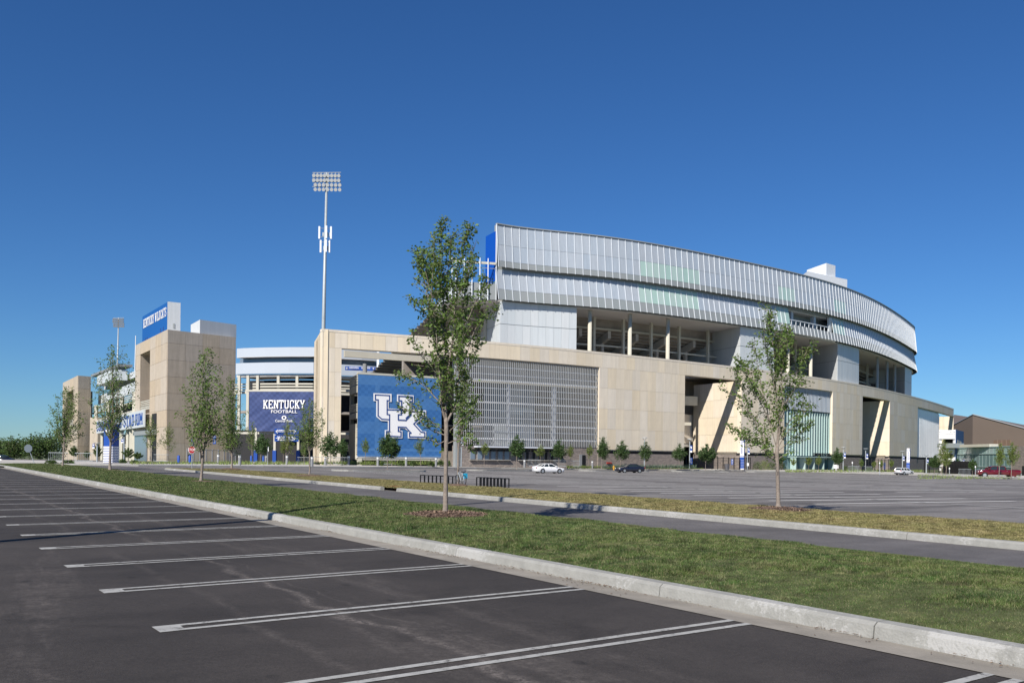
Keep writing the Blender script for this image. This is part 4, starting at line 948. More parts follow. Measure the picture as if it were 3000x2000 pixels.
bandxy(XYe, 16.7, 17.2, SOF, 'band_soffit', 0, 7); bandxy(XYe, 20.9, 21.0, SOF, 'band_soffit', 0, 4)
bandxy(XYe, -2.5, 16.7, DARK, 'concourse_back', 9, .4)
for z in (15.1, 14.5, 13.9): bandxy(XYe, z-.22, z+.1, CRM, 'concourse_rail', -1.2, .2)
bandxy(XYe, 13.0, 13.5, CRM, 'concourse_edge', -1.4, .5)
for z in (9.0, 4.6): bandxy(XYe, z, z+.5, STC, 'concourse_floor', 1, 7)
for px in (700, 726, 754.5, 815, 870, 1107): q = atD(px, 1200, 192); part('column', MB().box((q.x, q.y, 7.3), (.55, .7, 19)), CRM, bowl)
q = atD(1107.5, 1080, 189); part('end_column', MB().box((q.x, q.y, 10.5), (.5, .5, 25)), RAIL, bowl)
a_, b_ = atD(1112, 1066, 190), atD(1130, 1066, 190)
m = MB(); 
for z in (18.9, 17.6, 16.4, 15.8): m.box(((a_.x+b_.x)/2, 190, z), (1.3, .2, .14))
m.box((a_.x, 190, 17.2), (.12, .12, 3.6)); m.box((b_.x, 190, 17.2), (.12, .12, 3.6)); part('stair_balcony', m, RAIL, bowl)
m = MB(); a_, b_ = atD(1010, 1035, 147), atD(1310, 1052, 156); m.wall((a_.x, a_.y), (b_.x, b_.y), a_.z-.55, a_.z+.5, .5); part('tie_beam', m, CRM, bowl)
# direction sign on the band
def dirsign(pa, pb_, D, z0, z1, label, rows=2, arrows=('l', 'r')):
    a_, b_ = atD(pa, 1100, D), atD(pb_, 1100, D+1); t = thing('direction_sign', label, 'sign', (a_.x, a_.y, z0)); m = MB(); m.wall((a_.x, a_.y), (b_.x, b_.y), z0, z1, .15); part('sign_board', m, BLS, t)
    W_ = (b_.x-a_.x); hh = (z1-z0)
    m = MB(); yf = a_.y-.03
    def arrow(cx, dirn):
        s_ = hh*.30
        for dx0, dz0, dx1, dz1 in ((-s_, 0, s_, 0), (dirn*s_, 0, 0, s_*.9), (dirn*s_, 0, 0, -s_*.9)):
            m.tube([(cx+dx0, yf-.02, (z0+z1)/2+dz0), (cx+dx1, yf-.02, (z0+z1)/2+dz1)], hh*.055, 4)
    arrow(a_.x+hh*.55, -1 if arrows[0] == 'l' else 1); arrow(b_.x-hh*.55, 1); part('arrow', m, WHP, t)
    for k, cx in ((0, a_.x+W_*.30), (1, b_.x-W_*.30)):
        m = MB()
        r = random.Random(pa+k)
        for j in range(2+(hh > 1)):
            x = cx-W_*.15; zz = z1-hh*(.25+.25*j)
            while x < cx+W_*.15:
                w_ = .12+r.random()*.12*hh; m.box((x, yf-.02, zz), (w_*.8, .03, hh*.12)); x += w_
        part('sign_text', m, WHP, t)
    return t
dirsign(1011, 1101, 187.6, 16.0+1.75, 18.55, 'long blue direction sign with arrows on the white bowl band above the ramp tower')
# ---------------------------------------------------------------- KENTUCKY FOOTBALL banner
DB = 158.0
kA, kB = atD(730, 1200, DB+2), atD(920, 1200, DB); kz1, kz0 = atD(820, 1145.5, DB).z, atD(820, 1262.5, DB).z; kd = Vector((kB.x-kA.x, kB.y-kA.y)); kW = kd.length; ku = kd.normalized(); kn = Vector((ku.y, -ku.x))
KB = thing('banner', 'navy checkered banner reading KENTUCKY FOOTBALL hung over the gate beside the left tower', 'banner', (kA.x, kA.y, kz0))
uvgrid('banner_cloth', Vector((kA.x, kA.y)), ku, kW, kz0, kz1, 60, 40, BAN1, .085, KB, 3)
def kbp(px, py, lift=.16):
    d = dirv(px, py); A_ = Vector((kA.x, kA.y))+kn*lift; k = (A_.x*ku.y-A_.y*ku.x)/(d[0]*ku.y-d[1]*ku.x); return Vector((d[0]*k, d[1]*k, d[2]*k))
o = kbp(771, 1196.5); H_ = kbp(771, 1171.5).z-o.z; tw = (kbp(893, 1196).x-o.x)/H_*14/ku.x; adv = tw/slabw('KENTUCKY')
slab(KB, WHP, 'KENTUCKY', o, (ku.x, ku.y, 0), H_, adv, 2.1, (kn.x, kn.y, 0))
p = kbp(832, 1205.5, .18); lettering('football_lettering', 'FOOTBALL', .74, WHP, KB, p, math.atan2(ku.y, ku.x), .02, 1.35)
p = kbp(832, 1232.5, .18); lettering('sponsor_lettering', 'Central Bank', .62, WHP, KB, p, math.atan2(ku.y, ku.x), .02, 1.0)
m = MB(); c_ = kbp(832, 1223, .18)
for i in range(20):
    a0, a1 = 2*PI*i/20, 2*PI*(i+1)/20
    def rg(a, r, e): return c_+Vector((ku.x, ku.y, 0))*cos(a)*r*.42*1.05+Vector((0, 0, 1))*sin(a)*r*.36*(1.0)
    if 5 < i < 0: continue
    m.add([rg(a0, 1, 0), rg(a1, 1, 0), rg(a1, .55, 0), rg(a0, .55, 0)], [(0, 1, 2, 3)])
part('sponsor_mark', m, WHP, KB)
gt = thing('gate_canopy', 'cream beam and posts carrying the navy banner above the shaded gate', 'gate', (kA.x, kA.y, -1.6))
m = MB(); m.wall((kA.x-5.3, kA.y+3.5), (kB.x+6, kB.y+.8), kz0-.45, kz0-.1, 1.5); part('lower_beam', m, CRM, gt)
m = MB(); m.wall((kA.x-1, kA.y+1.0), (kB.x+6, kB.y+.8), kz1+.1, kz1+.4, .8); part('upper_beam', m, CRM, gt)
for px in (750, 805, 874): 
    q = atD(px, 1300, DB+2); part('post', MB().box((q.x, q.y, 1.3), (.4, .4, 7.2)), CRM, gt); part('post_sleeve', MB().box((q.x, q.y, -.4), (.62, .62, 2.4)), BLS, gt); part('post_footing', MB().cyl((q.x, q.y, -2.2), .65, .95, 14), CONC, gt)
m = MB(); m.wall((kA.x-8, kA.y+13), (kB.x+8, kB.y+11), -2.4, kz0+.5, .4); part('gate_shade_back', m, DARK, gt)  # near-black sheet, the gate's deep shade put into its colour
dirsign(806, 877, 155.5, 3.55, 4.55, 'upper of two stacked blue direction signs under the navy banner'); dirsign(806, 877, 155.5, 2.35, 3.42, 'lower of two stacked blue direction signs under the navy banner', arrows=('r', 'r'))

# ---------------------------------------------------------------- left tower
def tower(c, r, l, Zt, label, levels, rn, ln_, win=None):
    T_ = thing('stair_tower', label, 'tower', (c.x, c.y, g(c.x, c.y)-.1)); A = Vector((c.x, c.y)); Rv = Vector((r.x, r.y)); Lv = Vector((l.x, l.y)); zb = -3.2
    m = MB(); bkp = Rv+(Lv-A); 
    cen = (A+bkp)/2; sh = lambda p: cen+(p-cen)*.985
    if win is None: m.prism([tuple(sh(p)) for p in (A, Rv, bkp, Lv)], zb, Zt-.05)
    else:
        # left face carries an opening: core split around it
        u0, u1, wz0, wz1 = win; P = lambda t: A+(Lv-A)*t; inn = (Rv-A).normalized()
        for t0, t1, z0, z1 in ((0.012, u0, zb, Zt-.05), (u1, .99, zb, Zt-.05), (u0, u1, zb, wz0), (u0, u1, wz1, Zt-.05)):
            a_, b_ = P(t0)+inn*.2, P(t1)+inn*.2; m.prism([tuple(a_), tuple(b_), tuple(b_+(Rv-A)*.97), tuple(a_+(Rv-A)*.97)], z0, z1)
    part('tower_core', m, PRE2, T_)
    if win: 
        a_, b_ = P(u0+.003)+inn*6, P(u1-.003)+inn*6; m = MB(); m.wall(b_, a_, wz0+.02, wz1-.02, .3); part('recess_wall', m, STC, T_)
        a_, b_ = P(u0)+inn*.1, P(u1)+inn*.1
        for k in range(5): m = MB(); m.wall(b_, a_, wz0+1.2+.42*k, wz0+1.42+.42*k, .15); part('guard_rail', m, CRM, T_)
        m = MB(); m.wall(b_, a_, wz0+.9, wz0+1.9, .1); part('guard_panel', m, CRM, T_)
    for z1, z0 in zip(levels[:-1], levels[1:]):
        for i in range(rn):
            q = A+(Rv-A)*((i+.5)/rn); an = math.atan2(Rv.y-A.y, Rv.x-A.x); n_ = Vector((sin(an), -cos(an))); q += n_*.03
            put('wall_panel', boxmesh('wall_panel', (Rv-A).length/rn-.04, .2, z1-z0-.04, PRE2), T_, (q.x, q.y, (z0+z1)/2), an)
        for i in range(ln_):
            t0, t1 = i/ln_, (i+1)/ln_
            if win and t0 >= win[0]-.02 and t1 <= win[1]+.02 and (z0+z1)/2 > win[2] and (z0+z1)/2 < win[3]: continue
            q = A+(Lv-A)*((i+.5)/ln_); an = math.atan2(A.y-Lv.y, A.x-Lv.x); n_ = Vector((sin(an), -cos(an))); q += n_*.0
            put('wall_panel', boxmesh('wall_panel', (Lv-A).length/ln_-.04, .2, z1-z0-.04, PRE2), T_, (q.x, q.y, (z0+z1)/2), an)
    return T_, A, Rv, Lv
c = atZ(490.7, 965, 27.06); r = atZ(690.7, 988, 27.06); l = atZ(398.6, 1011.4, 27.06)
LVT = [27.06, 24.2, 20.5, 16.85, 13.2, 9.55, 5.9, 2.3, -1.2, -3.2]
TW, TA, TR, TL = tower(c, r, l, 27.06, 'tall weathered beige stair tower carrying the blue scoreboard', LVT, 4, 6, (.50, .83, 9.6, 24.2))
m = MB(); q0, q1, q2 = atZ(586, 936, 30.2), atZ(692.5, 951, 30.2), atZ(559, 951, 30.2); m.prism([(q0.x, q0.y), (q1.x, q1.y), (q1.x+q2.x-q0.x, q1.y+q2.y-q0.y), (q2.x, q2.y)], 27.1, 30.2); part('roof_box', m, BOXM, TW)
# low entrance slot
e_ = TA+(TL-TA)*.27; inn = (TR-TA).normalized(); f_ = TA+(TL-TA)*.42; m = MB(); m.wall(f_-inn*.12, e_-inn*.12, -2, 9.2, .05); part('entrance_slot', m, DARK, TW)
m = MB(); f2 = TA+(TL-TA)*.95; m.wall(f2-inn*.9, e_-inn*.9, 4.4, 5.4, 1.2); part('entrance_canopy', m, SKIRT, TW)
m = MB(); m.wall(f2-inn*.5, TA+(TL-TA)*.55-inn*.5, -2.5, 4.4, .3); part('grey_glazing', m, GLB, TW)
# scoreboard
a0 = atZ(490.7, 884.6, 36.05); b0_ = atZ(417.5, 927.5, 36.05); sA, sB = Vector((b0_.x, b0_.y)), Vector((a0.x, a0.y)); su = (sB-sA).normalized(); sn = Vector((su.y, -su.x))
SB = thing('scoreboard', 'tall blue scoreboard back reading KENTUCKY WILDCATS on the weathered tower roof', 'scoreboard', (a0.x, a0.y, 27))
m = MB(); m.wall(sA, sB, 25.5, 36.05, 3.0); part('blue_face', m, SBLU, SB)
e1_ = atD(518.6, 885.7, a0.y+1.5); m = MB(); m.prism([tuple(sB+su*.03), (e1_.x, e1_.y), (e1_.x-1.3, e1_.y+2.6), tuple(sB+su*.03+Vector((-su.y, su.x))*3.0)], 25.5, 36.15); part('white_end', m, BOXM, SB)
q = (sB*.5+Vector((e1_.x, e1_.y))*.5); m = MB(); m.box((q.x, q.y-.1, 30.5), (1.3, .06, 1.2), .3); part('access_hatch', m, SKIRT, SB)
def sbp(px, py, lift=.05):
    d = dirv(px, py); A_ = sA+sn*lift; k = (A_.x*su.y-A_.y*su.x)/(d[0]*su.y-d[1]*su.x); return Vector((d[0]*k, d[1]*k, d[2]*k))
o = sbp(420, 959); wd_ = (sbp(487.5, 920)-o).length; H_ = 2.2; o.z = 32.8
wl = slabw('KENTUCKY WILDCATS', 11.2); k_ = (wd_/(H_/14))/wl
slab(SB, WHP, 'KENTUCKY WILDCATS', o, (su.x, su.y, 0), H_, k_, 1.7, (sn.x, sn.y, 0))
for t, z in ((.12, 29.4), (.2, 29.4), (.74, 30.0), (.84, 30.0)):
    q = sA+(sB-sA)*t+sn*.04; m = MB(); m.wall(q, q+su*.9, z-.6, z+.6, .04); part('louver_vent', m, NAVY, SB)
for t in (.35, .48): q = sA+(sB-sA)*t+sn*.04; m = MB(); m.wall(q, q+su*2.4, 26.6, 28.6, .04); part('white_emblem', m, WHP, SB)
# ---------------------------------------------------------------- far tower and left bowl
c = atZ(228.6, 1099.6, 25.1); r = atZ(266, 1102.5, 25.1); l = atZ(185, 1121, 25.1)
FT, *_ = tower(c, r, l, 25.1, 'distant small beige stair tower at the far left end of the stadium', [25.1, 20.9, 16.9, 13.2, 9.5, 5.8, 2.2, -3.2], 1, 4, (.25, .75, 8, 20.9))
lb = thing('stadium_bowl', 'white banded stadium side with the COMMONWEALTH STADIUM sign between the two left towers', 'stadium', (-120, 270, -2))
QD = [(262, 303), (285, 289), (320, 266), (360, 243), (397, 223)]
def lxy(px, D): p = atD(px, 1200, D); return (p.x, p.y)
LX = [lxy(*q) for q in QD]
def lband(z0, z1, mt, name, fo=0.0, dp=.5, i0=0):
    m = MB()
    for a_, b_ in zip(LX[i0:-1], LX[i0+1:]): m.wall((a_[0]+fo*.6, a_[1]+fo*.8), (b_[0]+fo*.6, b_[1]+fo*.8), z0, z1, dp)
    return part(name, m, mt, lb)
lband(16.4, 19.3, BOXM, 'upper_band', 3); lband(19.3, 21.5, GLB, 'press_glazing', 7); lband(21.5, 23.3, BOXM, 'press_roof', 5, 2)
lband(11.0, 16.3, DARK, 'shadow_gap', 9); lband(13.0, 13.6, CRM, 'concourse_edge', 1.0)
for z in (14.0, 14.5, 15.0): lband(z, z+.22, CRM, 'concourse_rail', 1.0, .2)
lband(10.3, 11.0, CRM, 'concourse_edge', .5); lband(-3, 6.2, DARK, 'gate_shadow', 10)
for px, D in QD[1:]: q = atD(px-3, 1200, D+4); part('column', MB().box((q.x, q.y, 6), (.8, .8, 19)), CRM, lb)
for px, D in ((300, 280), (340, 256), (350, 250), (375, 236), (385, 230)): q = atD(px, 1200, D+3); part('column', MB().box((q.x, q.y, 2), (.7, .7, 9)), CRM, lb)
lband(1.6, 2.0, CRM, 'walkway_edge', 3); lband(2.3, 2.6, CRM, 'walkway_rail', 3, .2)
m = MB(); p_ = atD(284, 1140, 287); q_ = atD(330, 1110, 262); m.wall((p_.x, p_.y), (q_.x, q_.y), 21.3, 24.3, 4); part('press_balcony', m, BOXM, lb)
m = MB(); p_ = atD(266, 1103, 300); q_ = atD(345, 1098, 262); m.wall((p_.x, p_.y), (q_.x, q_.y), 25.2, 25.9, 4); part('roof_edge', m, GRY, lb)
m = MB(); p_, q_ = lxy(264, 294), lxy(287, 290); m.wall(p_, q_, -3, 11.5, 6); part('lower_wall', m, PRE2, lb)
sgA, sgB = Vector(lxy(282.5, 288)), Vector(lxy(396, 221)); sgB2 = sgB+(sgB-sgA)*.16
SG = thing('stadium_sign', 'long white sign board with big blue COMMONWEALTH STADIUM letters', 'sign', (sgA.x, sgA.y, 6.3)); m = MB(); m.wall(sgA, sgB2, 6.2, 10.2, .4); part('sign_board', m, BOXM, SG)
su2 = (sgB-sgA).normalized(); sn2 = Vector((su2.y, -su2.x)); H_ = 2.7; L2 = (sgB2-sgA).length-3; wl = slabw('COMMONWEALTH STADIUM'); k_ = (L2/(H_/14))/wl
o = Vector((sgA.x+su2.x*1.5, sgA.y+su2.y*1.5, 6.85)); slab(SG, BLS, 'COMMONWEALTH STADIUM', o, (su2.x, su2.y, 0), H_, k_, 2.6, (sn2.x, sn2.y, 0))

# ---------------------------------------------------------------- light masts
def mast(px_b, D, zb, px_t, py_t, label, rows, cols, bank_w, antennas=False):
    pt_ = atD(px_t, py_t, D); pb_ = atD(px_b, 1340, D); t = thing('light_mast', label, 'light mast', (pb_.x, pb_.y, zb)); top = Vector((pt_.x, pt_.y, pt_.z)); bot = Vector((pb_.x, pb_.y, zb))
    H_ = top.z-zb; part('mast_pole', MB().tube([bot, bot+(top-bot)*.5, top], [.42*H_/50, .32*H_/50, .18*H_/50], 14), GALV, t, smooth=True)
    for r_ in range(rows):
        z = top.z-.3-.86*r_*H_/54; m = MB(); m.tube([(top.x-bank_w/2, top.y, z+.25), (top.x+bank_w/2, top.y, z+.35)], .08, 5); part('cross_arm', m, GALV, t)
        n = cols if r_ < 2 else cols-1
        for k in range(n):
            x = top.x-bank_w/2+bank_w*(k+.5)/n + (0.25 if r_ > 1 else 0)
            m = MB(); m.tube([(x, top.y-.1, z+.25), (x, top.y-.35, z-.1)], .05, 4); m.tube([(x, top.y+.05, z-.25), (x, top.y-.15, z-.30), (x, top.y-.5, z-.42)], [.12, .30, .33], 10); part('floodlight', m, LAMPB if antennas else GRY, t)
    if antennas:
        for dz, w_ in ((-11.4, 1.9), (-14.0, 1.4)):
            for k, dx in enumerate((-w_*.62, 0.25, w_*.55)):
                cz = top.z+dz; q = bot+(top-bot)*((cz-bot.z)/H_); m = MB(); m.box((q.x+dx, q.y-(.5 if k == 1 else 0), cz), (.34, .22, 2.35)); an = part('antenna_panel', m, RAIL, t)
                m = MB(); m.tube([(q.x, q.y, cz+.8), (q.x+dx, q.y, cz+.8)], .05, 4); m.tube([(q.x, q.y, cz-.8), (q.x+dx, q.y, cz-.8)], .05, 4); m.box((q.x+dx*.6+.25, q.y+.1, cz-.3), (.25, .25, .7)); part('antenna_bracket', m, GALV, an)
    return t
mast(939.5, 172, -1.7, 957.5, 506, 'tall grey floodlight mast with antenna panels rising behind the beige corner', 4, 8, 5.4, True)
mast(337, 330, -2.5, 347.5, 931, 'small distant floodlight mast seen behind the left tower', 4, 8, 4.0)
q = atD(391, 1110, 300); single('flag_pole', MB().tube([(q.x, q.y, -2), (q.x+.6, q.y, atD(391, 983, 300).z)], [.25, .12], 8), WHP, 'thin white pole standing left of the blue scoreboard', 'pole', (q.x, q.y, -2))
# high mast of the near car park (outside the picture on the left, it throws the long thin shadow)
hx, hy = -9.42-.477*1.6, 16.64-.879*1.6; t = thing('car_park_mast', 'tall car park lighting mast standing just left of the view', 'light mast', (hx, hy, g(hx, hy)))
part('mast_pole', MB().tube([(hx, hy, g(hx, hy)), (hx, hy, 23.0)], [.17, .10], 12), GALV, t, smooth=True)
for dx, dy in ((1, 0), (-1, 0), (0, 1), (0, -1)):
    m = MB(); m.tube([(hx, hy, 22.8), (hx+dx*.9, hy+dy*.9, 22.9)], .04, 5); m.box((hx+dx*1.2, hy+dy*1.2, 22.9), (.6, .6, .16)); part('lamp_head', m, GRY, t)

# ---------------------------------------------------------------- right: ramp tower, field house, glass building
tl, tr = atD(2798, 1253, 226), atD(2820.5, 1262, 205); 
P0 = atD(2797.5, 1253, 214); P1_ = atD(2820.5, 1262, 228); Pl = atD(2752, 1253, 216)
RT2 = thing('ramp_tower', 'white ramp tower at the right end of the stadium with slatted guard rails', 'building', (P0.x, P0.y, g(P0.x, P0.y)))
A, Bq, Cq = Vector((P0.x, P0.y)), Vector((P1_.x, P1_.y)), Vector((Pl.x, Pl.y)); D4 = Bq+Cq-A
for zt, zb in ((7.9, 5.9), (4.4, 2.4), (1.1, -.7)):
    m = MB(); m.prism([tuple(A), tuple(Bq), tuple(D4), tuple(Cq)], zb-.3, zb+.2); part('floor_slab', m, WHP, RT2)
    for k in range(3):
        m = MB(); zz = zb+.28+(zt-zb)*.27*k; m.wall(Cq, A, zz, zz+.42, .15); m.wall(A, Bq, zz, zz+.42, .15); part('guard_rail', m, WHP, RT2)
for p in (A, Bq, Cq, D4): c_ = (A+D4)/2; q = c_+(p-c_)*.92; part('column', MB().box((q.x, q.y, 2.9), (.5, .5, 9.8)), WHP, RT2)
cc_ = (A+D4)/2; m = MB(); m.prism([tuple(cc_+(p-cc_)*.6) for p in (A, Bq, D4, Cq)], -2.5, 7.0); part('ramp_core', m, DARK, RT2)
UK2 = thing('banner', 'narrow blue UK banner hanging obliquely on the white ramp tower at right', 'banner', (A.x, A.y, -1)); uu = (Bq-A).normalized(); nn2 = Vector((uu.y, -uu.x))
m = MB(); m.wall(A+nn2*.25, Bq+nn2*.25, -.4, 7.8, .08); part('banner_cloth', m, mat('hazy_blue_cloth', (.05, .12, .26), .7), UK2)
L5 = (Bq-A).length; q = A+uu*L5*.16+nn2*.33; Wd = L5*.7
def ukmark(parent, O, ux, n_, W_, zt, zb, mt=WHP, th=.04):
    x0, x1, y0, y1 = 662, 1187, 720, 1176; m = MB()
    pts = [O+Vector((ux.x, ux.y, 0))*((x-x0)/(x1-x0)*W_)+Vector((0, 0, zt-(zt-zb)*(y-y0)/(y1-y0)-O.z)) for x, y in OUT]; n3 = Vector((n_.x, n_.y, 0))*th
    n = len(pts); m.v = [tuple(p) for p in pts]+[tuple(p+n3) for p in pts]; m.f = [tuple(range(n, 2*n))]+[(i, (i+1) % n, n+(i+1) % n, n+i) for i in range(n)]; return part('letter_mark', m, mt, parent)
ukmark(UK2, Vector((q.x, q.y, 0)), uu, nn2, Wd, 5.4, -.3, CRM)
# brown practice hall
hA, hB, hC = atD(2789, 1245, 345), atD(2850, 1215, 330), atD(3020, 1256, 300)
FH = thing('practice_hall', 'large brown metal clad hall with shallow gable behind the glass building', 'building', (hB.x, hB.y, -2.5))
apex = atD(2850, 1215, 330)
m = MB(); l0 = atD(2760, 1262, 352); c0 = atD(2850, 1215, 330); r0 = atD(3140, 1292, 300); bkv = Vector((60, 120, 0))
m.add([(l0.x, l0.y, -3), (c0.x, c0.y, -3), (c0.x, c0.y, c0.z), (l0.x, l0.y, l0.z)], [(0, 1, 2, 3)]); m.add([(c0.x, c0.y, -3), (r0.x, r0.y, -3), (r0.x, r0.y, r0.z), (c0.x, c0.y, c0.z)], [(0, 1, 2, 3)]); part('hall_wall', m, BRN, FH)
m = MB(); k0 = atD(2796, 1218, 420); m.add([tuple(l0+Vector((0, 0, .02))), tuple(c0+Vector((0, 0, .02))), (k0.x+60, k0.y+40, k0.z-3), (k0.x, k0.y, k0.z+.6)], [(0, 1, 2, 3)]); m.add([tuple(c0), tuple(r0), (r0.x+60, r0.y+150, r0.z), (k0.x+60, k0.y+40, k0.z-3)], [(0, 1, 2, 3)]); part('hall_roof', m, BRN, FH)
m = MB(); m.tube([tuple(l0+Vector((0, -.2, .1))), tuple(c0+Vector((0, -.2, .1))), tuple(r0+Vector((0, -.2, .1)))], .28, 4); part('roof_trim', m, GRY, FH)
for k in range(4): a_, b_ = atD(2909+13*k, 1290, 314-3*k), atD(2920+13*k, 1290, 312-3*k); m = MB(); m.wall((a_.x, a_.y-.3), (b_.x, b_.y-.3), atD(2920, 1306, 313).z, atD(2920, 1289, 313).z, .2); part('wall_panel', m, mat('tan_panel', (.22, .15, .11), .7), FH)
# glass building
GB = thing('glass_pavilion', 'low teal glazed building with stone wing right of the ramp tower', 'building', (atD(2890, 1390, 200).x, 200, -2.6))
ga, gb_ = atD(2805, 1313, 214), atD(2966, 1309, 184); A, Bq = Vector((ga.x, ga.y)), Vector((gb_.x, gb_.y)); zt = ga.z; n = 16; du = (Bq-A); an = math.atan2(du.y, du.x)
for i in range(n):
    q = A+du*((i+.5)/n)
    for z0, z1, mt_ in ((zt-1.35, zt, TEALB), (zt-4.15, zt-1.4, PANE), (-2.0, zt-4.25, PANE)): put('glass_pane', boxmesh('glass_pane', du.length/n-.14, .06, z1-z0-.08, mt_), GB, (q.x, q.y, (z0+z1)/2), an)
    q = A+du*(i/n); put('mullion', boxmesh('mullion', .12, .10, zt+2.0, TEALB), GB, (q.x, q.y, (zt-2)/2), an)
for z in (zt+.1, zt-1.38, zt-4.2): m = MB(); m.wall(A-Vector((.15, 0)), Bq-Vector((.15, 0)), z-.08, z+.08, .2); part('transom', m, TEALB, GB)
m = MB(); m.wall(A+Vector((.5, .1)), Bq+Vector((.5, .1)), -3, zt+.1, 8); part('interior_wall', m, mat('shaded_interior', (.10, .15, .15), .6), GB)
m = MB(); a_, b_ = atD(2818, 1302, 205), atD(2872, 1303, 200); m.wall((a_.x, a_.y+12), (b_.x, b_.y+12), zt+.1, zt+1.2, 3); part('roof_screen', m, SKIRT, GB)
m = MB(); a_, b_ = atD(2871, 1307, 198), atD(2966, 1304, 186); m.wall((a_.x, a_.y+9), (b_.x, b_.y+9), zt+.15, zt+.75, 2); part('roof_fascia', m, CRM, GB)
m = MB(); a_, b_ = atD(2964, 1308, 183.5), atD(3060, 1308, 172); m.wall((a_.x, a_.y), (b_.x, b_.y), -3.2, 3.4, 9); part('stone_wing', m, STONE, GB)
m = MB(); a_, b_ = atD(2994, 1370, 178.5), atD(3010, 1370, 176.5); m.wall((a_.x, a_.y), (b_.x, b_.y), -3, -.5, .2); part('doorway', m, DARK, GB)
#PART2
# ---------------------------------------------------------------- trees
def leafcloud(name, P, size, mt, parent, flat=.5, orient=None):
    P = np.asarray(P); n = len(P); s_ = size*(.65+.7*rng.random(n))
    a = rng.normal(size=(n, 3)); a[:, 2] *= flat; a[:, 2] -= .25; a /= np.linalg.norm(a, axis=1)[:, None]
    b = rng.normal(size=(n, 3)); b -= (a*b).sum(1)[:, None]*a; b /= np.linalg.norm(b, axis=1)[:, None]
    V = np.zeros((n, 4, 3)); w_ = .27
    V[:, 0] = P; V[:, 1] = P+a*s_[:, None]*.5+b*s_[:, None]*w_; V[:, 2] = P+a*s_[:, None]; V[:, 3] = P+a*s_[:, None]*.5-b*s_[:, None]*w_
    off = np.array(WL[parent.name])-np.array((0, 0, CAMZ)); V -= off
    me = bpy.data.meshes.new(name); me.vertices.add(n*4); me.vertices.foreach_set('co', V.reshape(-1)); me.loops.add(n*4); me.loops.foreach_set('vertex_index', np.arange(n*4))
    me.polygons.add(n); me.polygons.foreach_set('loop_start', np.arange(0, n*4, 4)); me.polygons.foreach_set('loop_total', np.full(n, 4)); me.update(); me.materials.append(mt)
    o = bpy.data.objects.new(name, me); C.objects.link(o); o.parent = parent; return o
def bend(p0, p1, n, wig, r, curve=(0, 0, 0)):
    p0, p1 = Vector(p0), Vector(p1); out = []; L_ = (p1-p0).length
    for i in range(n+1):
        t = i/n; q = p0.lerp(p1, t) + Vector(curve)*(4*t*(1-t)); 
        if 0 < i < n: q += Vector((r.gauss(0, 1), r.gauss(0, 1), r.gauss(0, .6)))*wig*L_
        out.append(q)
    return out
def twigs(m, pts, r, gap, tl_, nl, lp, t0=.2, upb=.8, rad=.006, spread=.05, thin=None):
    L_ = sum((b-a).length for a, b in zip(pts[:-1], pts[1:])); N = max(2, int(L_/gap))
    for k in range(N):
        t = t0+(1-t0)*(k+r.random())/N; f = t*(len(pts)-1); i = min(int(f), len(pts)-2); p = pts[i].lerp(pts[i+1], f-i); d = (pts[i+1]-pts[i]).normalized()
        v = Vector((r.gauss(0, 1), r.gauss(0, 1), r.gauss(0, .4))); v = (v-d*v.dot(d)).normalized(); dr = (v+d*upb*r.uniform(.5, 1.3)+Vector((0, 0, .25))).normalized()
        ln_ = tl_*(.45+.9*r.random())*(1.15-.6*t); e = p+dr*ln_
        if thin is None or r.random() < thin: m.tube([p, p.lerp(e, .5)+Vector((0, 0, -.03*ln_)), e], [rad*1.3, rad, rad*.5], 3, False)
        q = int(nl*(.5+r.random()))
        for j in range(q):
            u = r.random()**.75; lp.append(p.lerp(e, u)+Vector((r.gauss(0, spread), r.gauss(0, spread), r.gauss(0, spread))))
def tree_from(label, base, trunk, limbs, leafm, lsz, gap, tl_, nl, seed, group=None, name='young_tree', spread=.05, rad=.006, thin=None, t0=.15):
    """trunk: [(point, radius)...]; limbs: [(points, r0, r1, density)]"""
    t = thing(name, label, 'tree', base, 0, group); r = random.Random(seed); m = MB(); lp = []
    m.tube([p for p, _ in trunk], [q for _, q in trunk], 10)
    for pts, r0, r1, dn in limbs:
        n = len(pts)-1; m.tube(pts, [r0+(r1-r0)*(i/n)**.8 for i in range(n+1)], 6, False)
        twigs(m, pts, r, gap/dn, tl_, nl, lp, t0=t0, spread=spread, rad=rad, thin=thin)
    part('trunk', m, BARK, t, smooth=True); leafcloud('crown', [tuple(p) for p in lp], lsz, leafm, t); return t
def limb_px(pts, D, dd, r, wig=.012):
    """polyline through picture positions; dd is how far the tip leans towards or away from the viewer"""
    n = len(pts); P = [atD(x, y, D+dd*(i/(n-1))**1.2) for i, (x, y) in enumerate(pts)]; out = [P[0]]
    for a, b in zip(P[:-1], P[1:]):
        for k in range(1, 4): q = a.lerp(b, k/3); out.append(q+Vector((r.gauss(0, 1), r.gauss(0, 1), 0))*wig*(b-a).length)
    return out
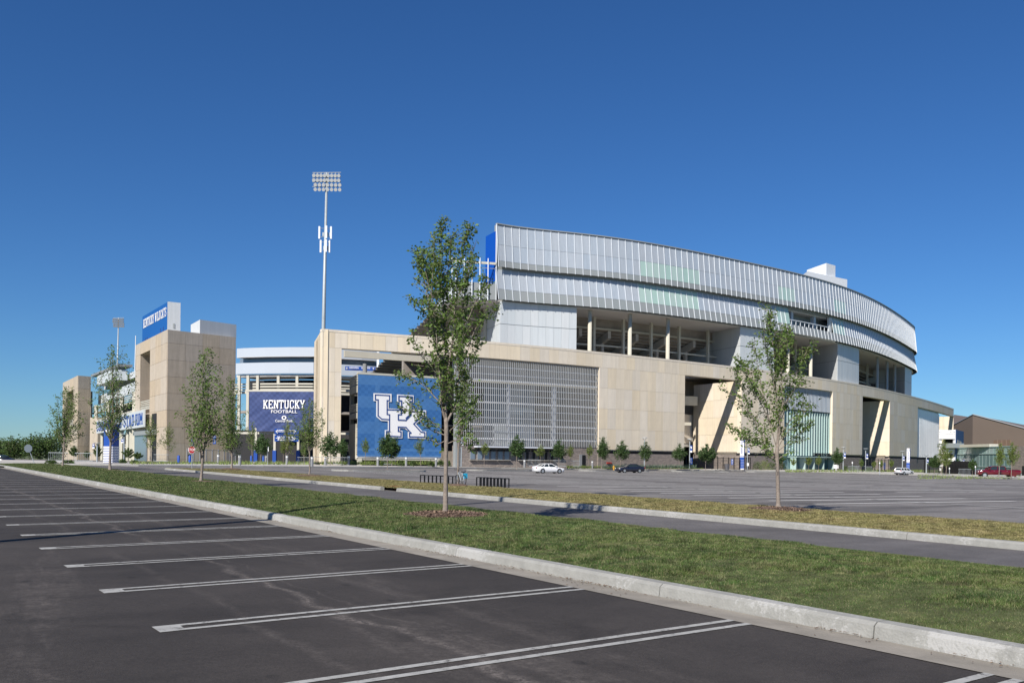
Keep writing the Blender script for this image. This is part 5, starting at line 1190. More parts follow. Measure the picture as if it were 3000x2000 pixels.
# large tree in the first grass strip
def zg1(p, mound=.06): return p
b1_ = gr(1305, 1505, .27); D1 = b1_.y; r = random.Random(11)
tr1 = [(atD(x, y, D1), w_) for x, y, w_ in ((1305, 1508, .095), (1305, 1490, .065), (1306, 1400, .053), (1307, 1320, .049), (1308, 1262, .054), (1306, 1222, .045))]
L1 = [([(1306, 1225), (1312, 1130), (1305, 1010), (1296, 880), (1292, 760), (1293, 648)], .3, 1.5), ([(1306, 1230), (1290, 1180), (1287, 1080), (1278, 980), (1262, 860), (1272, 700)], -.5, 1.3),
      ([(1287, 1090), (1268, 960), (1250, 850), (1238, 800), (1229, 748)], .6, 1.4), ([(1278, 980), (1255, 930), (1228, 900), (1214, 878)], -.7, .9), ([(1306, 1240), (1330, 1200), (1345, 1100), (1352, 980), (1360, 860), (1388, 725)], .5, 1.5),
      ([(1312, 1120), (1325, 1000), (1335, 880), (1350, 760), (1372, 665)], -.6, 1.5), ([(1296, 900), (1310, 820), (1318, 740), (1325, 690)], .4, 1.4), ([(1330, 1200), (1365, 1120), (1395, 1030), (1404, 985)], .4, .8),
      ([(1352, 980), (1385, 900), (1415, 850), (1426, 815)], -.5, 1.0), ([(1360, 1050), (1395, 960), (1425, 930), (1449, 902)], .5, .7), ([(1290, 1180), (1245, 1130), (1200, 1105), (1160, 1098)], .7, .8),
      ([(1287, 1100), (1232, 1040), (1215, 1000), (1206, 960)], -.6, .5), ([(1306, 1265), (1250, 1225), (1215, 1205), (1182, 1200)], -.5, .8), ([(1306, 1275), (1265, 1260), (1235, 1240), (1200, 1170)], .8, .6), ([(1308, 1270), (1350, 1230), (1385, 1200), (1400, 1165)], .5, .8),
      ([(1308, 1300), (1345, 1285), (1368, 1300), (1385, 1290)], -.4, .6), ([(1306, 1290), (1285, 1300), (1262, 1285)], .3, .5), ([(1312, 1150), (1340, 1080), (1345, 1020), (1372, 960)], -.9, 1.0), ([(1262, 860), (1245, 790), (1235, 740)], -.3, 1.2), ([(1335, 880), (1362, 830), (1375, 760)], .8, 1.2), ([(1305, 1000), (1282, 900), (1268, 800), (1262, 740)], .9, 1.1)]
limbs = [(limb_px(p, D1, dd, r), (.036 if i < 2 or i == 4 else .024 if i == 5 else .014), .004, dn) for i, (p, dd, dn) in enumerate(L1)]
tree_from('tallest young elm, narrow upright crown, in a mulch ring on the front grass', b1_, tr1, limbs, LEAF1, .082, .084, .40, 18, 21, spread=.045)
b2_ = gr(2280, 1490, .2); D2 = b2_.y; r = random.Random(12)
tr2 = [(atD(x, y, D2), w_) for x, y, w_ in ((2281, 1493, .11), (2280, 1470, .062), (2278, 1380, .055), (2276, 1330, .062), (2278, 1300, .045))]
L2 = [([(2277, 1330), (2280, 1240), (2274, 1130), (2264, 1010), (2250, 905)], .2, 1.2), ([(2278, 1300), (2290, 1180), (2290, 1090), (2300, 1040), (2316, 975)], -.5, 1.5), ([(2290, 1110), (2283, 1050), (2284, 1000), (2290, 970)], .4, 1.3),
      ([(2280, 1260), (2305, 1180), (2330, 1100), (2352, 1050), (2370, 1012)], .5, 1.3), ([(2277, 1320), (2255, 1240), (2235, 1150), (2220, 1070), (2209, 1005)], .6, 1.0), ([(2255, 1230), (2215, 1150), (2195, 1110), (2160, 1050)], -.6, 1.0), ([(2276, 1335), (2240, 1290), (2205, 1220), (2175, 1140), (2148, 1080)], .5, 1.1),
      ([(2215, 1240), (2190, 1200), (2160, 1170), (2109, 1126)], -.3, .55), ([(2274, 1345), (2230, 1300), (2185, 1270), (2138, 1252)], .7, 1.2), ([(2276, 1340), (2245, 1320), (2200, 1290), (2175, 1270)], -.8, 1.0), ([(2280, 1320), (2315, 1290), (2350, 1265), (2377, 1238)], .6, .9), ([(2280, 1310), (2310, 1260), (2340, 1240), (2374, 1180)], -.5, .9),
      ([(2280, 1280), (2315, 1230), (2345, 1200), (2357, 1170)], .4, .8), ([(2277, 1350), (2255, 1335), (2240, 1345)], .3, .6), ([(2280, 1345), (2300, 1330), (2316, 1325)], -.2, .7), ([(2274, 1150), (2250, 1060), (2243, 1010), (2240, 985)], -.5, 1.0), ([(2300, 1180), (2335, 1130), (2352, 1120)], .3, .9), ([(2264, 1010), (2256, 960), (2262, 920)], -.2, 1.3), ([(2235, 1160), (2190, 1090), (2178, 1060)], .5, .8)]
limbs = [(limb_px(p, D2, dd, r), (.030 if i < 2 else .016), .004, dn) for i, (p, dd, dn) in enumerate(L2)]
tree_from('young elm with a wide open vase crown, standing alone in the grass median at right', b2_, tr2, limbs, LEAF1, .088, .092, .46, 17, 31, spread=.045)
def auto_tree(label, px, py, top, xl, xr, cbot, style, seed, dz=0.0, D=None, leafm=None, group=None, name='young_tree', dens=1.0, cx=None):
    r = random.Random(seed); base = gr(px, py, dz) if D is None else atD(px, py, D); D = base.y; mpp = D/F
    Hh = (py-top)*mpp; R_ = (xr-xl)/2*mpp*1.08; cb_ = (py-cbot)*mpp; cxo = ((xl+xr)/2-px)*mpp if cx is None else cx
    rr = max(.02, .0105*Hh); topv = base+Vector((cxo*.8+Hh*ROLL, 0, Hh)); tp = [base+Vector((r.gauss(0, .01)*Hh*(i > 0), 0, 0))+ (topv-base)*t for i, t in enumerate((0, .06, .3, .5, .72, .93))]
    trunk = [(p, rr*k) for p, k in zip(tp, (1.25, .95, .8, .6, .35, .1))]
    limbs = []; n = {'dense': 15, 'sparse': 11, 'vase': 17, 'big': 22}[style]
    limbs.append((bend(tp[2], topv, 6, .012, r), rr*.5, rr*.08, 1.2))
    for i in range(n):
        t = (i+.5)/n; ph = i*2.4+r.random()*.8; hs = cb_*.85+(Hh*.72-cb_*.85)*t
        if style == 'vase': hs = cb_*(.75+.55*r.random()); f = .12+.88*t+.06*r.random(); hb = cb_+(Hh-cb_)*min(.98, f); q_ = (hb-cb_)/(Hh-cb_); rad_ = R_*(.72+.4*r.random())*(1.05 if q_ < .55 else 1.05-1.5*(q_-.55))*(.8 if q_ < .2 else 1)
        elif style == 'dense': hb = hs+(Hh*.28)*(1-t*.45); f = (hb-cb_)/(Hh-cb_); rad_ = R_*(1.05-.85*max(0, f-.25))*(.8+.35*r.random())*(.75 if f < .12 else 1)
        elif style == 'big': hb = hs+Hh*.16; f = (hb-cb_)/(Hh-cb_); rad_ = R_*math.sqrt(max(.1, 1-(2*f-.9)**2))*(.7+.4*r.random())
        else: hb = hs+Hh*.30*(1-t*.3); f = (hb-cb_)/(Hh-cb_); rad_ = R_*(1.1-.75*max(0, f))*(.6+.55*r.random())
        hb = min(hb, Hh*.99); p0 = base+(topv-base)*(hs/Hh); p1 = base+Vector((cxo*.9+cos(ph)*rad_+hb*ROLL, sin(ph)*rad_, hb)); limbs.append((bend(p0, p1, 4, .03, r, (0, 0, -.05*Hh*.3)), rr*.38, rr*.07, 1.0))
    k = Hh/5.0; lsz = {'dense': .20, 'sparse': .125, 'vase': .10, 'big': .34}[style]*(1 if style == 'big' else min(1.35, max(.8, k**.5)))*(1.0 if D < 70 else 1.15); gap = {'dense': .16, 'sparse': .14, 'vase': .11, 'big': .42}[style]*k/dens/1.15
    return tree_from(label, base, trunk, limbs, leafm or (LEAF2 if style == 'dense' else LEAF1), lsz, gap, {'dense': .55, 'sparse': .5, 'vase': .45, 'big': 1.1}[style]*k, {'dense': 15, 'sparse': 9, 'vase': 9, 'big': 14}[style], seed, group, name, spread={'dense': .14, 'sparse': .07, 'vase': .06, 'big': .35}[style]*min(1.6, k), rad=.004*max(1, D/35), thin=.45)
A_ = auto_tree
A_('bare-stemmed young tree on the front grass strip, before the tall left tower', 588, 1412, 1027, 532, 660, 1325, 'vase', 41, .2, dens=1.0)
A_('tall young tree whose trunk crosses the blue pylon with the number nine', 322, 1378, 1013, 270, 385, 1290, 'vase', 42, .2, dens=1.0)
A_('leftmost young tree of the front grass strip, before the distant small tower', 183, 1366, 1135, 137, 245, 1300, 'vase', 43, .2, dens=1.0)
A_('thin young tree in the median just right of the tall left tower edge', 678, 1373, 1110, 635, 708, 1335, 'vase', 44, .2, dens=1.0)
A_('young tree in the median standing before the beige corner pillar', 905, 1393, 1172, 850, 950, 1307, 'vase', 45, .18, dens=1.0)
A_('young tree beside the bicycle at the end of the first rack', 1343, 1421, 1105, 1312, 1396, 1300, 'sparse', 46, .1)
sm = 'small trees planted along the stadium front'
A_('light green sapling at the left tower entrance slot', 440, 1357, 1220, 408, 472, 1325, 'sparse', 50, leafm=LEAF3, group=sm)
A_('slim light green sapling at the front corner of the left tower', 490, 1352, 1238, 470, 515, 1330, 'sparse', 51, leafm=LEAF3, group=sm)
A_('airy sapling left of the stacked blue direction signs', 739, 1355, 1236, 712, 757, 1330, 'sparse', 52, .1, group=sm)
A_('dense little maple under the left half of the navy banner', 763, 1362, 1272, 745, 791, 1332, 'dense', 53, .1, group=sm)
A_('yellow-green young tree covering the stacked blue direction signs', 838, 1357, 1233, 812, 868, 1335, 'sparse', 54, .1, leafm=LEAF3, group=sm, dens=1.4)
A_('low yellow-green sapling left of the yellow-green tree', 829, 1357, 1290, 812, 846, 1330, 'sparse', 55, .1, leafm=LEAF3, group=sm)
A_('bushy sapling in the shaded gate left of the corner pillar', 891, 1362, 1288, 872, 908, 1340, 'sparse', 56, .1, group=sm)
A_('dense maple in front of the beige corner pillar', 967.5, 1364, 1266, 940, 995, 1340, 'dense', 57, .1, group=sm)
A_('small green tree at the right edge of the beige corner pillar', 1003, 1364, 1286, 990, 1017, 1332, 'dense', 58, .1, group=sm)
A_('wispy sapling before the lower left corner of the UK banner', 1070, 1360, 1283, 1052, 1087, 1327, 'sparse', 59, .1, group=sm)
A_('dark round maple before the middle of the UK banner', 1134, 1374, 1271, 1105, 1168, 1340, 'dense', 60, .12, group=sm, dens=1.3)
A_('second dark maple just behind the round one at the UK banner', 1148, 1364, 1285, 1128, 1166, 1335, 'dense', 61, .12, group=sm)
A_('wispy sapling before the lower right corner of the UK banner', 1233, 1362, 1285, 1205, 1243, 1330, 'sparse', 62, .1, group=sm)
A_('light green sapling at the left end of the ticket windows', 1418, 1363, 1296, 1402, 1436, 1330, 'sparse', 63, .1, leafm=LEAF3, group=sm, dens=1.3)
A_('dense maple on the kerb island in front of the ticket windows', 1514, 1375, 1277, 1490, 1538, 1340, 'dense', 64, .12, group=sm)
A_('staked light sapling right behind the white sedan', 1582, 1363, 1303, 1562, 1605, 1338, 'sparse', 65, .1, leafm=LEAF3, group=sm, dens=1.3)
A_('dense dark maple at the right end of the ticket canopy', 1637, 1368, 1290, 1616, 1656, 1345, 'dense', 66, .1, group=sm)
A_('airy sapling between the ticket canopy and the service door', 1669, 1369, 1303, 1655, 1686, 1340, 'sparse', 67, .1, leafm=LEAF3, group=sm)
A_('airy sapling above the dark service door', 1724, 1371, 1303, 1712, 1741, 1336, 'sparse', 68, .1, leafm=LEAF3, group=sm)
A_('dense maple at the right edge of the louvre screen', 1762, 1371, 1284, 1749, 1782, 1346, 'dense', 69, .1, group=sm)
A_('two-topped maple behind the front of the dark blue sedan', 1818, 1371, 1293, 1798, 1841, 1348, 'dense', 70, .1, group=sm)
A_('maple with a lamp post behind it, at the tail of the dark blue sedan', 1889, 1371, 1297, 1871, 1908, 1350, 'dense', 71, .1, group=sm)
A_('maple at the left edge of the tall gate opening', 1989, 1373, 1301, 1971, 2009, 1350, 'dense', 72, .1, group=sm)
A_('broad round maple in front of the angled sunlit wall', 2066, 1379, 1302, 2043, 2098, 1353, 'dense', 73, .12, group=sm, dens=1.3)
A_('dark tree partly behind the trunk of the big median tree', 2282, 1377, 1331, 2262, 2302, 1355, 'dense', 74, .1, group=sm)
A_('dark pointed maple right of the glazed lobby', 2452, 1382, 1314, 2436, 2470, 1362, 'dense', 75, .1, group=sm)
A_('leafy sapling at the left of the glass doors', 2323, 1378, 1342, 2312, 2336, 1362, 'sparse', 76, .1, leafm=LEAF3, group=sm)
A_('leafy sapling in the middle of the glass doors', 2369, 1379, 1338, 2354, 2383, 1362, 'sparse', 77, .1, leafm=LEAF3, group=sm, dens=1.3)
A_('leafy sapling at the right of the glass doors', 2397, 1380, 1336, 2384, 2412, 1362, 'sparse', 78, .1, leafm=LEAF3, group=sm, dens=1.3)
A_('round sapling left of the second tall opening', 2523, 1382, 1344, 2512, 2534, 1366, 'sparse', 79, .1, group=sm)
A_('left sapling of the pair in the second tall opening', 2560, 1384, 1350, 2551, 2570, 1366, 'sparse', 80, .1, leafm=LEAF3, group=sm)
A_('right sapling of the pair in the second tall opening', 2580, 1384, 1348, 2571, 2590, 1366, 'sparse', 81, .1, leafm=LEAF3, group=sm)
A_('pale sapling behind the white estate car', 2611, 1384, 1346, 2600, 2622, 1366, 'sparse', 82, .1, leafm=LEAF3, group=sm)
A_('dark conical tree at the white corrugated wall', 2737, 1389, 1334, 2721, 2757, 1370, 'dense', 83, .1, group=sm, dens=1.3)
A_('taller bright green tree hiding the white slatted ramp tower', 2759, 1390, 1288, 2743, 2782, 1365, 'sparse', 84, .1, leafm=LEAF3, group=sm, dens=1.8)
A_('shorter bright green tree hiding the white slatted ramp tower', 2770, 1391, 1315, 2755, 2797, 1370, 'sparse', 85, .1, leafm=LEAF3, group=sm, dens=1.7)
A_('dark conical tree below the narrow blue banner', 2804, 1388, 1345, 2792, 2817, 1372, 'dense', 86, .1, group=sm, dens=1.2)
A_('dark conical tree in front of the glass building', 2849, 1391, 1347, 2839, 2859, 1374, 'dense', 87, .1, group=sm, dens=1.2)
A_('bright green tree over the cab of the red pickup', 2926, 1398, 1302, 2911, 2947, 1370, 'sparse', 88, .1, leafm=LEAF3, group=sm, dens=1.9)
A_('bright green tree over the bed of the red pickup', 2962, 1401, 1298, 2937, 2986, 1366, 'sparse', 89, .1, leafm=LEAF3, group=sm, dens=1.8)
# trees beyond the lot on the left
for k, (px, py, top, xl, xr, D_, lab) in enumerate(((12, 1353, 1287, -22, 34, 190, 'leftmost round tree of the dark wood edge'), (36, 1353, 1281, 8, 58, 175, 'second tree from the left in the wood edge'), (62, 1353, 1285, 42, 80, 185, 'low tree of the wood edge behind the leaning sign'), (92, 1354, 1277, 72, 118, 170, 'round dark tree right of the leaning sign'),
        (112, 1354, 1274, 95, 135, 182, 'dark tree in the wood edge left of the small tower'), (138, 1355, 1270, 118, 160, 172, 'tallest tree of the wood edge beside the small tower'), (160, 1355, 1262, 145, 190, 188, 'tree standing at the foot of the small tower'), (-30, 1352, 1280, -60, 5, 180, 'tree at the very left edge of the view'))):
    base = atD(px, py, D_); A_(lab, px, py+2, top, xl, xr, py-14, 'big', 100+k, D=D_, leafm=LEAF4 if k % 2 else LEAF2, group='trees of the wood edge at far left', name='broad_tree', dens=1.15)
for k, (px, py, top, xl, xr, lab) in enumerate(((215, 1353, 1306, 200, 232, 'small green tree at the foot of the distant tower'), (254, 1354, 1322, 240, 268, 'low airy tree between the distant tower and the pylon'), (282, 1354, 1300, 270, 302, 'thin tree left of the blue pylon'), (372, 1356, 1312, 352, 400, 'low green tree right of the blue pylon'), (400, 1357, 1325, 385, 420, 'small tree at the grey glazing of the left tower'), (555, 1352, 1330, 545, 566, 'tiny tree by the fence of the left tower'))):
    A_(lab, px, py, top, xl, xr, py-16, 'sparse', 120+k, .05, leafm=LEAF4, dens=1.7, group='small trees at the left towers')
# ---------------------------------------------------------------- shrubs, beds, mulch
def shrub(label, px, py, w_, h, D=None, leafm=None, n=500, group=None, dz=.15, sz=.16, name='shrub'):
    b = gr(px, py, dz) if D is None else atD(px, py, D); k = b.y/F; W_, H_ = w_*k/2, h*k; t = thing(name, label, 'shrub', b, 0, group); P = []; m = MB()
    for i in range(n):
        a = rng.random()*2*PI; rr = math.sqrt(rng.random()); z = rng.random()**.8; P.append((b.x+cos(a)*rr*W_*(1-.5*z*z), b.y+sin(a)*rr*W_*.7, b.z+z*H_*(.75+.4*rng.random())))
    for i in range(6): a = i*1.05; m.tube([(b.x, b.y, b.z-.05), (b.x+cos(a)*W_*.6, b.y+sin(a)*W_*.4, b.z+H_*.7)], [.02, .008], 4, False)
    part('stem', m, BARK, t); leafcloud('foliage', P, sz, leafm or LEAF4, t); return t
for k, (px, w_, h, lab) in enumerate(((2218, 34, 22, 'leftmost green bush at the stone wall beside the fence'), (2240, 36, 26, 'green bush second from the fence'), (2262, 34, 22, 'green bush left of the big tree trunk'), (2290, 30, 20, 'green bush against the glazed lobby'))): shrub(lab, px, 1376, w_, h, n=700, group='bushes left of the glazed lobby', leafm=LEAF3 if k % 2 else LEAF4)
for k, (px, w_, h, lab) in enumerate(((1120, 14, 12, 'low bush in the shade under the blue banner, leftmost'), (1176, 18, 16, 'low bush under the blue banner, second from the left'), (1210, 22, 14, 'low bush under the middle of the blue banner'), (1262, 24, 14, 'low bush left of the last bollard under the blue banner'), (1290, 20, 16, 'bright bush at the right end of the blue banner'), (1313, 18, 15, 'bush behind the trunk of the tallest tree'))): shrub(lab, px, 1364, w_, h, n=350, group='bushes under the blue banner')
for k, (px, w_, h, lab) in enumerate(((2497, 30, 16, 'bush at the stone wall right of the lobby'), (2545, 22, 14, 'bush inside the second tall opening'), (2476, 16, 14, 'bush behind the first bannered lamp post'), (393, 26, 10, 'low hedge bush at the left tower'), (360, 26, 12, 'dark hedge bush beside the pylon'), (2270-1000, 10, 8, 'tiny bush at the bollard'), (200, 40, 9, 'long low bush at the distant tower'), (150, 40, 9, 'long low bush before the wood edge'))): shrub(lab, px, {2497: 1380, 2545: 1382, 2476: 1379}.get(px, 1357 if px < 1000 else 1365), w_, h, n=350)
def bedgrass(name, pa, pb_, y0, y1, n, h, mt, dz=.16):
    V = []; Fc = []
    for i in range(n):
        px = pa+(pb_-pa)*rng.random(); py = y0+(y1-y0)*rng.random(); p = gr(px, py, dz); a = rng.random()*PI; w_ = .05; hh = h*(.4+.9*rng.random()); q = len(V); lx, ly = rng.normal(0, .12), rng.normal(0, .12)
        V += [(p.x-cos(a)*w_, p.y-sin(a)*w_, p.z), (p.x+cos(a)*w_, p.y+sin(a)*w_, p.z), (p.x+lx, p.y+ly, p.z+hh)]; Fc.append((q, q+1, q+2))
    m = MB(); m.v = V; m.f = Fc; struct(name, m, mt, 'stuff')
PLG = mat('bed_plants', (.15, .20, .05), .7, island=.5); PLB = mat('blue_green_plants', (.10, .15, .10), .7, island=.5)
bedgrass('bed_plants', 640, 1300, 1356, 1361, 2600, .45, PLG); bedgrass('bed_plants', 380, 640, 1355, 1359.5, 900, .3, PLG); bedgrass('bed_plants', 1660, 1760, 1367, 1372, 500, .35, PLG)
bedgrass('bed_plants', 1765, 2040, 1368, 1371, 1500, .55, PLB); bedgrass('bed_plants', 1765, 2060, 1371.5, 1373.5, 1100, .2, PLG); bedgrass('bed_plants', 2300, 2700, 1378, 1383, 1300, .45, PLG); bedgrass('bed_plants', 2690, 2990, 1388, 1403, 1500, .2, PLG, .1)
def mulch(px, py, rx, dz, lab, chips=0, h=.07):
    c_ = gr(px, py, dz); m = MB(); vs = [(c_.x, c_.y, c_.z+h)]; fs = []; r = random.Random(int(px)); K = 24
    for j in range(1, 5):
        for i in range(K):
            a = 2*PI*i/K; q = rx*j/4*(1+.08*r.random()); X, Y = c_.x+cos(a)*q, c_.y+sin(a)*q; vs.append((X, Y, c_.z+h*(1-(j/4)**2)-(.03 if j == 4 else 0)+.015*r.random()+float(g(X, Y)-g(c_.x, c_.y))))
    for i in range(K): fs.append((0, 1+i, 1+(i+1) % K))
    for j in range(3):
        for i in range(K): fs.append((1+j*K+i, 1+(j+1)*K+i, 1+(j+1)*K+(i+1) % K, 1+j*K+(i+1) % K))
    m.add(vs, fs); struct('mulch_bed', m, MUL, 'stuff', smooth=True)
    if chips:
        m = MB()
        for i in range(chips):
            a, q = r.random()*2*PI, math.sqrt(r.random())*rx*1.05; X, Y = c_.x+cos(a)*q, c_.y+sin(a)*q; z = c_.z+h*(1-(q/rx)**2)+.01+float(g(X, Y)-g(c_.x, c_.y)); d = Vector((r.gauss(0, 1), r.gauss(0, 1), r.gauss(0, .35))).normalized()*r.uniform(.02, .06); e = Vector((-d.y, d.x, 0)).normalized()*r.uniform(.006, .012); p = Vector((X, Y, z))
            m.add([p-d+e, p+d+e, p+d-e, p-d-e], [(0, 1, 2, 3)])
        struct('mulch_chips', m, MCH, 'stuff')
mulch(1310, 1508, 1.02, .25, '', 3500, .08); mulch(2283, 1492, .9, .19, '', 1800, .07)
for px, py, rx, dz in ((588, 1412, .9, .22), (322, 1378, 1.0, .2), (183, 1366, .9, .2), (678, 1373, .9, .22), (905, 1393, .9, .2), (1343, 1421, .5, .2)): mulch(px, py, rx, dz, '')
# kerbed islands of the far lot
def island(pxa, pya, pxb, pyb, depth, lab, mt=MUL, top=.13, curb=True):
    a, b = gr(pxa, pya), gr(pxb, pyb); d = Vector((b.x-a.x, b.y-a.y)).normalized(); n_ = Vector((-d.y, d.x)); n_ = n_ if n_.y > 0 else -n_; A2, B2 = Vector((a.x, a.y)), Vector((b.x, b.y))
    def ring(ins):
        P = []; r_ = depth/2-ins; ca, cb2 = A2+d*depth/2+n_*depth/2, B2-d*depth/2+n_*depth/2
        for k in range(9): th = PI/2+PI*k/8; P.append(ca+d*cos(th)*r_+n_*sin(th)*r_)
        for k in range(9): th = -PI/2+PI*k/8; P.append(cb2+d*cos(th)*r_+n_*sin(th)*r_)
        return P
    m = MB(); o, i_ = ring(0), ring(.18); n = len(o); z = lambda p, dz: (p.x, p.y, float(g(p.x, p.y))+dz)
    m.add([z(p, -.03) for p in o]+[z(p, .15) for p in o]+[z(p, .15) for p in i_]+[z(p, .05) for p in i_], [(k*n+i, k*n+(i+1) % n, (k+1)*n+(i+1) % n, (k+1)*n+i) for k in range(3) for i in range(n)])
    root = struct('kerbed_island', m, KERB); m = MB(); m.add([z(p, top) for p in ring(.17)], [tuple(range(n))]); struct('island_bed', m, mt, None, root)
island(997, 1379.5, 1265, 1381.5, 3.0, ''); island(1402, 1378.5, 1572, 1379.5, 3.0, ''); island(1725, 1379.5, 1913, 1381, 3.0, ''); island(1988, 1381.5, 2149, 1383, 2.6, ''); island(2205, 1382.5, 2341, 1383.5, 2.2, '')
# paved pad with bike racks at the median's far side
PAD = mat('pad_paving', (.30, .235, .20), .9, var=.15, scale=3)
a_, b_ = gr(1180, 1414, .1), gr(1566, 1436, .1); m = MB(); q0, q1 = (a_.x, a_.y), (b_.x, b_.y); poly = [gr(1165, 1417, .1), gr(1300, 1430, .1), gr(1460, 1438, .1), gr(1555, 1439, .1), gr(1563, 1435.5, .1), gr(1500, 1430, .1), gr(1395, 1424.5, .1), gr(1240, 1413, .1)]
m.prism([(p.x, p.y) for p in poly], -1.75, -1.47); struct('rack_pad', m, PAD)
def rack(label, pts, n, hpx):
    (xa, ya), (xb, yb) = pts; a, b = gr(xa, ya, .1), gr(xb, yb, .1); t = thing('bike_rack', label, 'bike rack', a, 0, 'bike racks on the median pad'); d = (b-a); L_ = d.length; d.normalize(); q = Vector((d.y, -d.x, 0)) ; h = hpx*a.y/F; u = Vector((.80, .60, 0))
    for i in range(n):
        p = a+(b-a)*((i+.0)/(n-1)); w_ = .30*h/.55; p0, p1 = p-u*w_/2, p+u*w_/2; m = MB(); s_ = .022
        for e in (p0, p1): m.box((e.x, e.y, e.z+h/2-.05), (s_*2, s_*2, h), math.atan2(u.y, u.x))
        m.box((p.x, p.y, p.z+h-.05+.0), (w_+s_*2, s_*2.02, s_*2), math.atan2(u.y, u.x)); part('hoop', m, BLK, t)
    for e in (-1, 1): m = MB(); o = u*(.30*h/.55/2)*e; m.wall((a.x+o.x-.015, a.y+o.y), (b.x+o.x-.015, b.y+o.y), (a.z+b.z)/2-.02, (a.z+b.z)/2+.025, .03); part('floor_rail', m, BLK, t)
rack('left black bike rack with a row of spaced square hoops, bicycle at its end', ((1238, 1416), (1332, 1420)), 9, 27); rack('right black bike rack with tightly packed square hoops', ((1403, 1425), (1484, 1429)), 9, 30)
# bicycle
def bicycle(px, py, sc_, rot):
    b = gr(px, py, .12); t = thing('bicycle', 'bicycle with a bright blue pannier bag leaning at the rack beside the tree', 'bicycle', b, rot, None, sc_); t['_rot'] = 1; P = lambda n_, m, mt, par=None: put(n_, m.mesh(n_, mt), par or t, (0, 0, 0), local=True)
    for x in (-.52, .52):
        m = MB(); K = 24
        for i in range(K): a0, a1 = 2*PI*i/K, 2*PI*(i+1)/K; m.tube([(x+cos(a0)*.33, 0, .34+sin(a0)*.33), (x+cos(a1)*.33, 0, .34+sin(a1)*.33)], .026, 5, False)
        w_ = P('wheel', m, TYRE); m = MB()
        for i in range(10): a0 = 2*PI*i/10; m.tube([(x, 0, .34), (x+cos(a0)*.31, 0, .34+sin(a0)*.31)], .006, 3, False)
        P('spokes', m, CHR, w_)
    m = MB(); bb, st_, hd, ra, fa = (-.08, 0, .30), (-.22, 0, .80), (.36, 0, .82), (-.52, 0, .34), (.52, 0, .34)
    for a, c in ((bb, st_), (bb, hd), (st_, hd), (bb, ra), (st_, ra), (hd, fa)): m.tube([a, c], .022, 6)
    P('frame', m, GALV); m = MB(); m.ell((-.24, 0, .88), (.13, .07, .035)); P('saddle', m, BLK); m = MB(); m.tube([(.34, 0, .82), (.32, 0, 1.0)], .015, 6); m.tube([(.36, -.3, 1.02), (.32, 0, 1.0), (.36, .3, 1.02)], .014, 6); P('handlebar', m, BLK)
    m = MB(); m.box((-.50, -.10, .62), (.34, .16, .34)); P('pannier', m, CYAN); m = MB(); m.ell((-.45, 0, .92), (.2, .14, .1)); P('saddlebag', m, PLAS); m = MB(); m.box((-.1, -.08, .30), (.16, .03, .03)); m.box((-.06, .08, .28), (.16, .03, .03)); P('pedals', m, BLK); return t
bicycle(1349, 1421, .80, math.radians(118))
# storm drain inlet in the median kerb
p = gr(1147, 1434); a = math.atan2(1.0, -.655); d = Vector((-.548, .836)); m = MB(); m.box((p.x+.1, p.y+.07, p.z+.09), (1.05, .34, .18), math.atan2(.836, -.548)); single('drain_inlet', m, RUST, 'rusty orange storm drain inlet set in the median kerb', 'storm drain', p)
m = MB(); q = p+Vector((-.11, -.075, 0)); m.box((q.x+.03, q.y+.03, q.z+.065), (.8, .10, .10), math.atan2(.836, -.548)); o = bpy.data.objects['drain_inlet']; part('inlet_mouth', m, BLK, o)
# ---------------------------------------------------------------- street furniture
bol = None
def bollard_light(px, y0, y1, lab):
    global bol
    b = gr(px, y1, .13); h = (y1-y0)*b.y/F
    if bol is None:
        t = thing('bollard_light', lab, 'bollard light', b, 0, 'grey bollard lights along the kerb'); t['_rot'] = 1; m = MB().cyl((0, 0, 0), .14, .78, 12); put('post', m.mesh('post', GRY), t, local=True); m = MB().cyl((0, 0, .78), .13, .17, 12); put('lens', m.mesh('lens', LAMP), t, local=True); m = MB().cyl((0, 0, .95), .15, .05, 12); put('cap', m.mesh('cap', GALV), t, local=True); bol = t; t.scale = (h,)*3
    else: clone(bol, b, label=lab, scale=h)
for px, y0, y1, lab in ((639, 1331, 1358, 'bollard light in front of the fence at the left tower'), (702, 1333, 1363, 'bollard light at the right foot of the left tower'), (779, 1334, 1357, 'bollard light between the two blue bollards and the yellow-green tree'), (840.5, 1334, 1361, 'bollard light below the yellow-green tree'), (914, 1337, 1366, 'bollard light at the left edge of the corner pillar'), (953, 1337, 1363, 'bollard light behind the crowd barriers at the corner pillar'),
        (1021.7, 1335, 1362, 'bollard light at the white side rails of the ramp tower'), (1106.7, 1338, 1365, 'bollard light left of the dark round maple'), (1189.7, 1338, 1364, 'bollard light under the middle of the blue banner'), (1277.4, 1340, 1366, 'bollard light under the right end of the blue banner'), (1536.4, 1346, 1369, 'bollard light left of the white sedan at the ticket windows'), (1735, 1350, 1371, 'bollard light right of the service door')): bollard_light(px, y0, y1, lab)
for px, y0, y1, lab in ((523, 1333, 1357, 'blue bollard left of the stop sign'), (556, 1333, 1357, 'blue bollard behind the stop sign post'), (736, 1334, 1355, 'left blue bollard of the pair under the navy banner'), (771.5, 1334, 1355, 'right blue bollard of the pair under the navy banner')):
    b = gr(px, y1, .13); h = (y1-y0)*b.y/F; single('blue_bollard', MB().tube([b, b+Vector((0, 0, h*.93)), b+Vector((0, 0, h))], [.16*h, .16*h, .07*h], 12), BLS, lab, 'bollard', b, 'solid blue bollards', True)
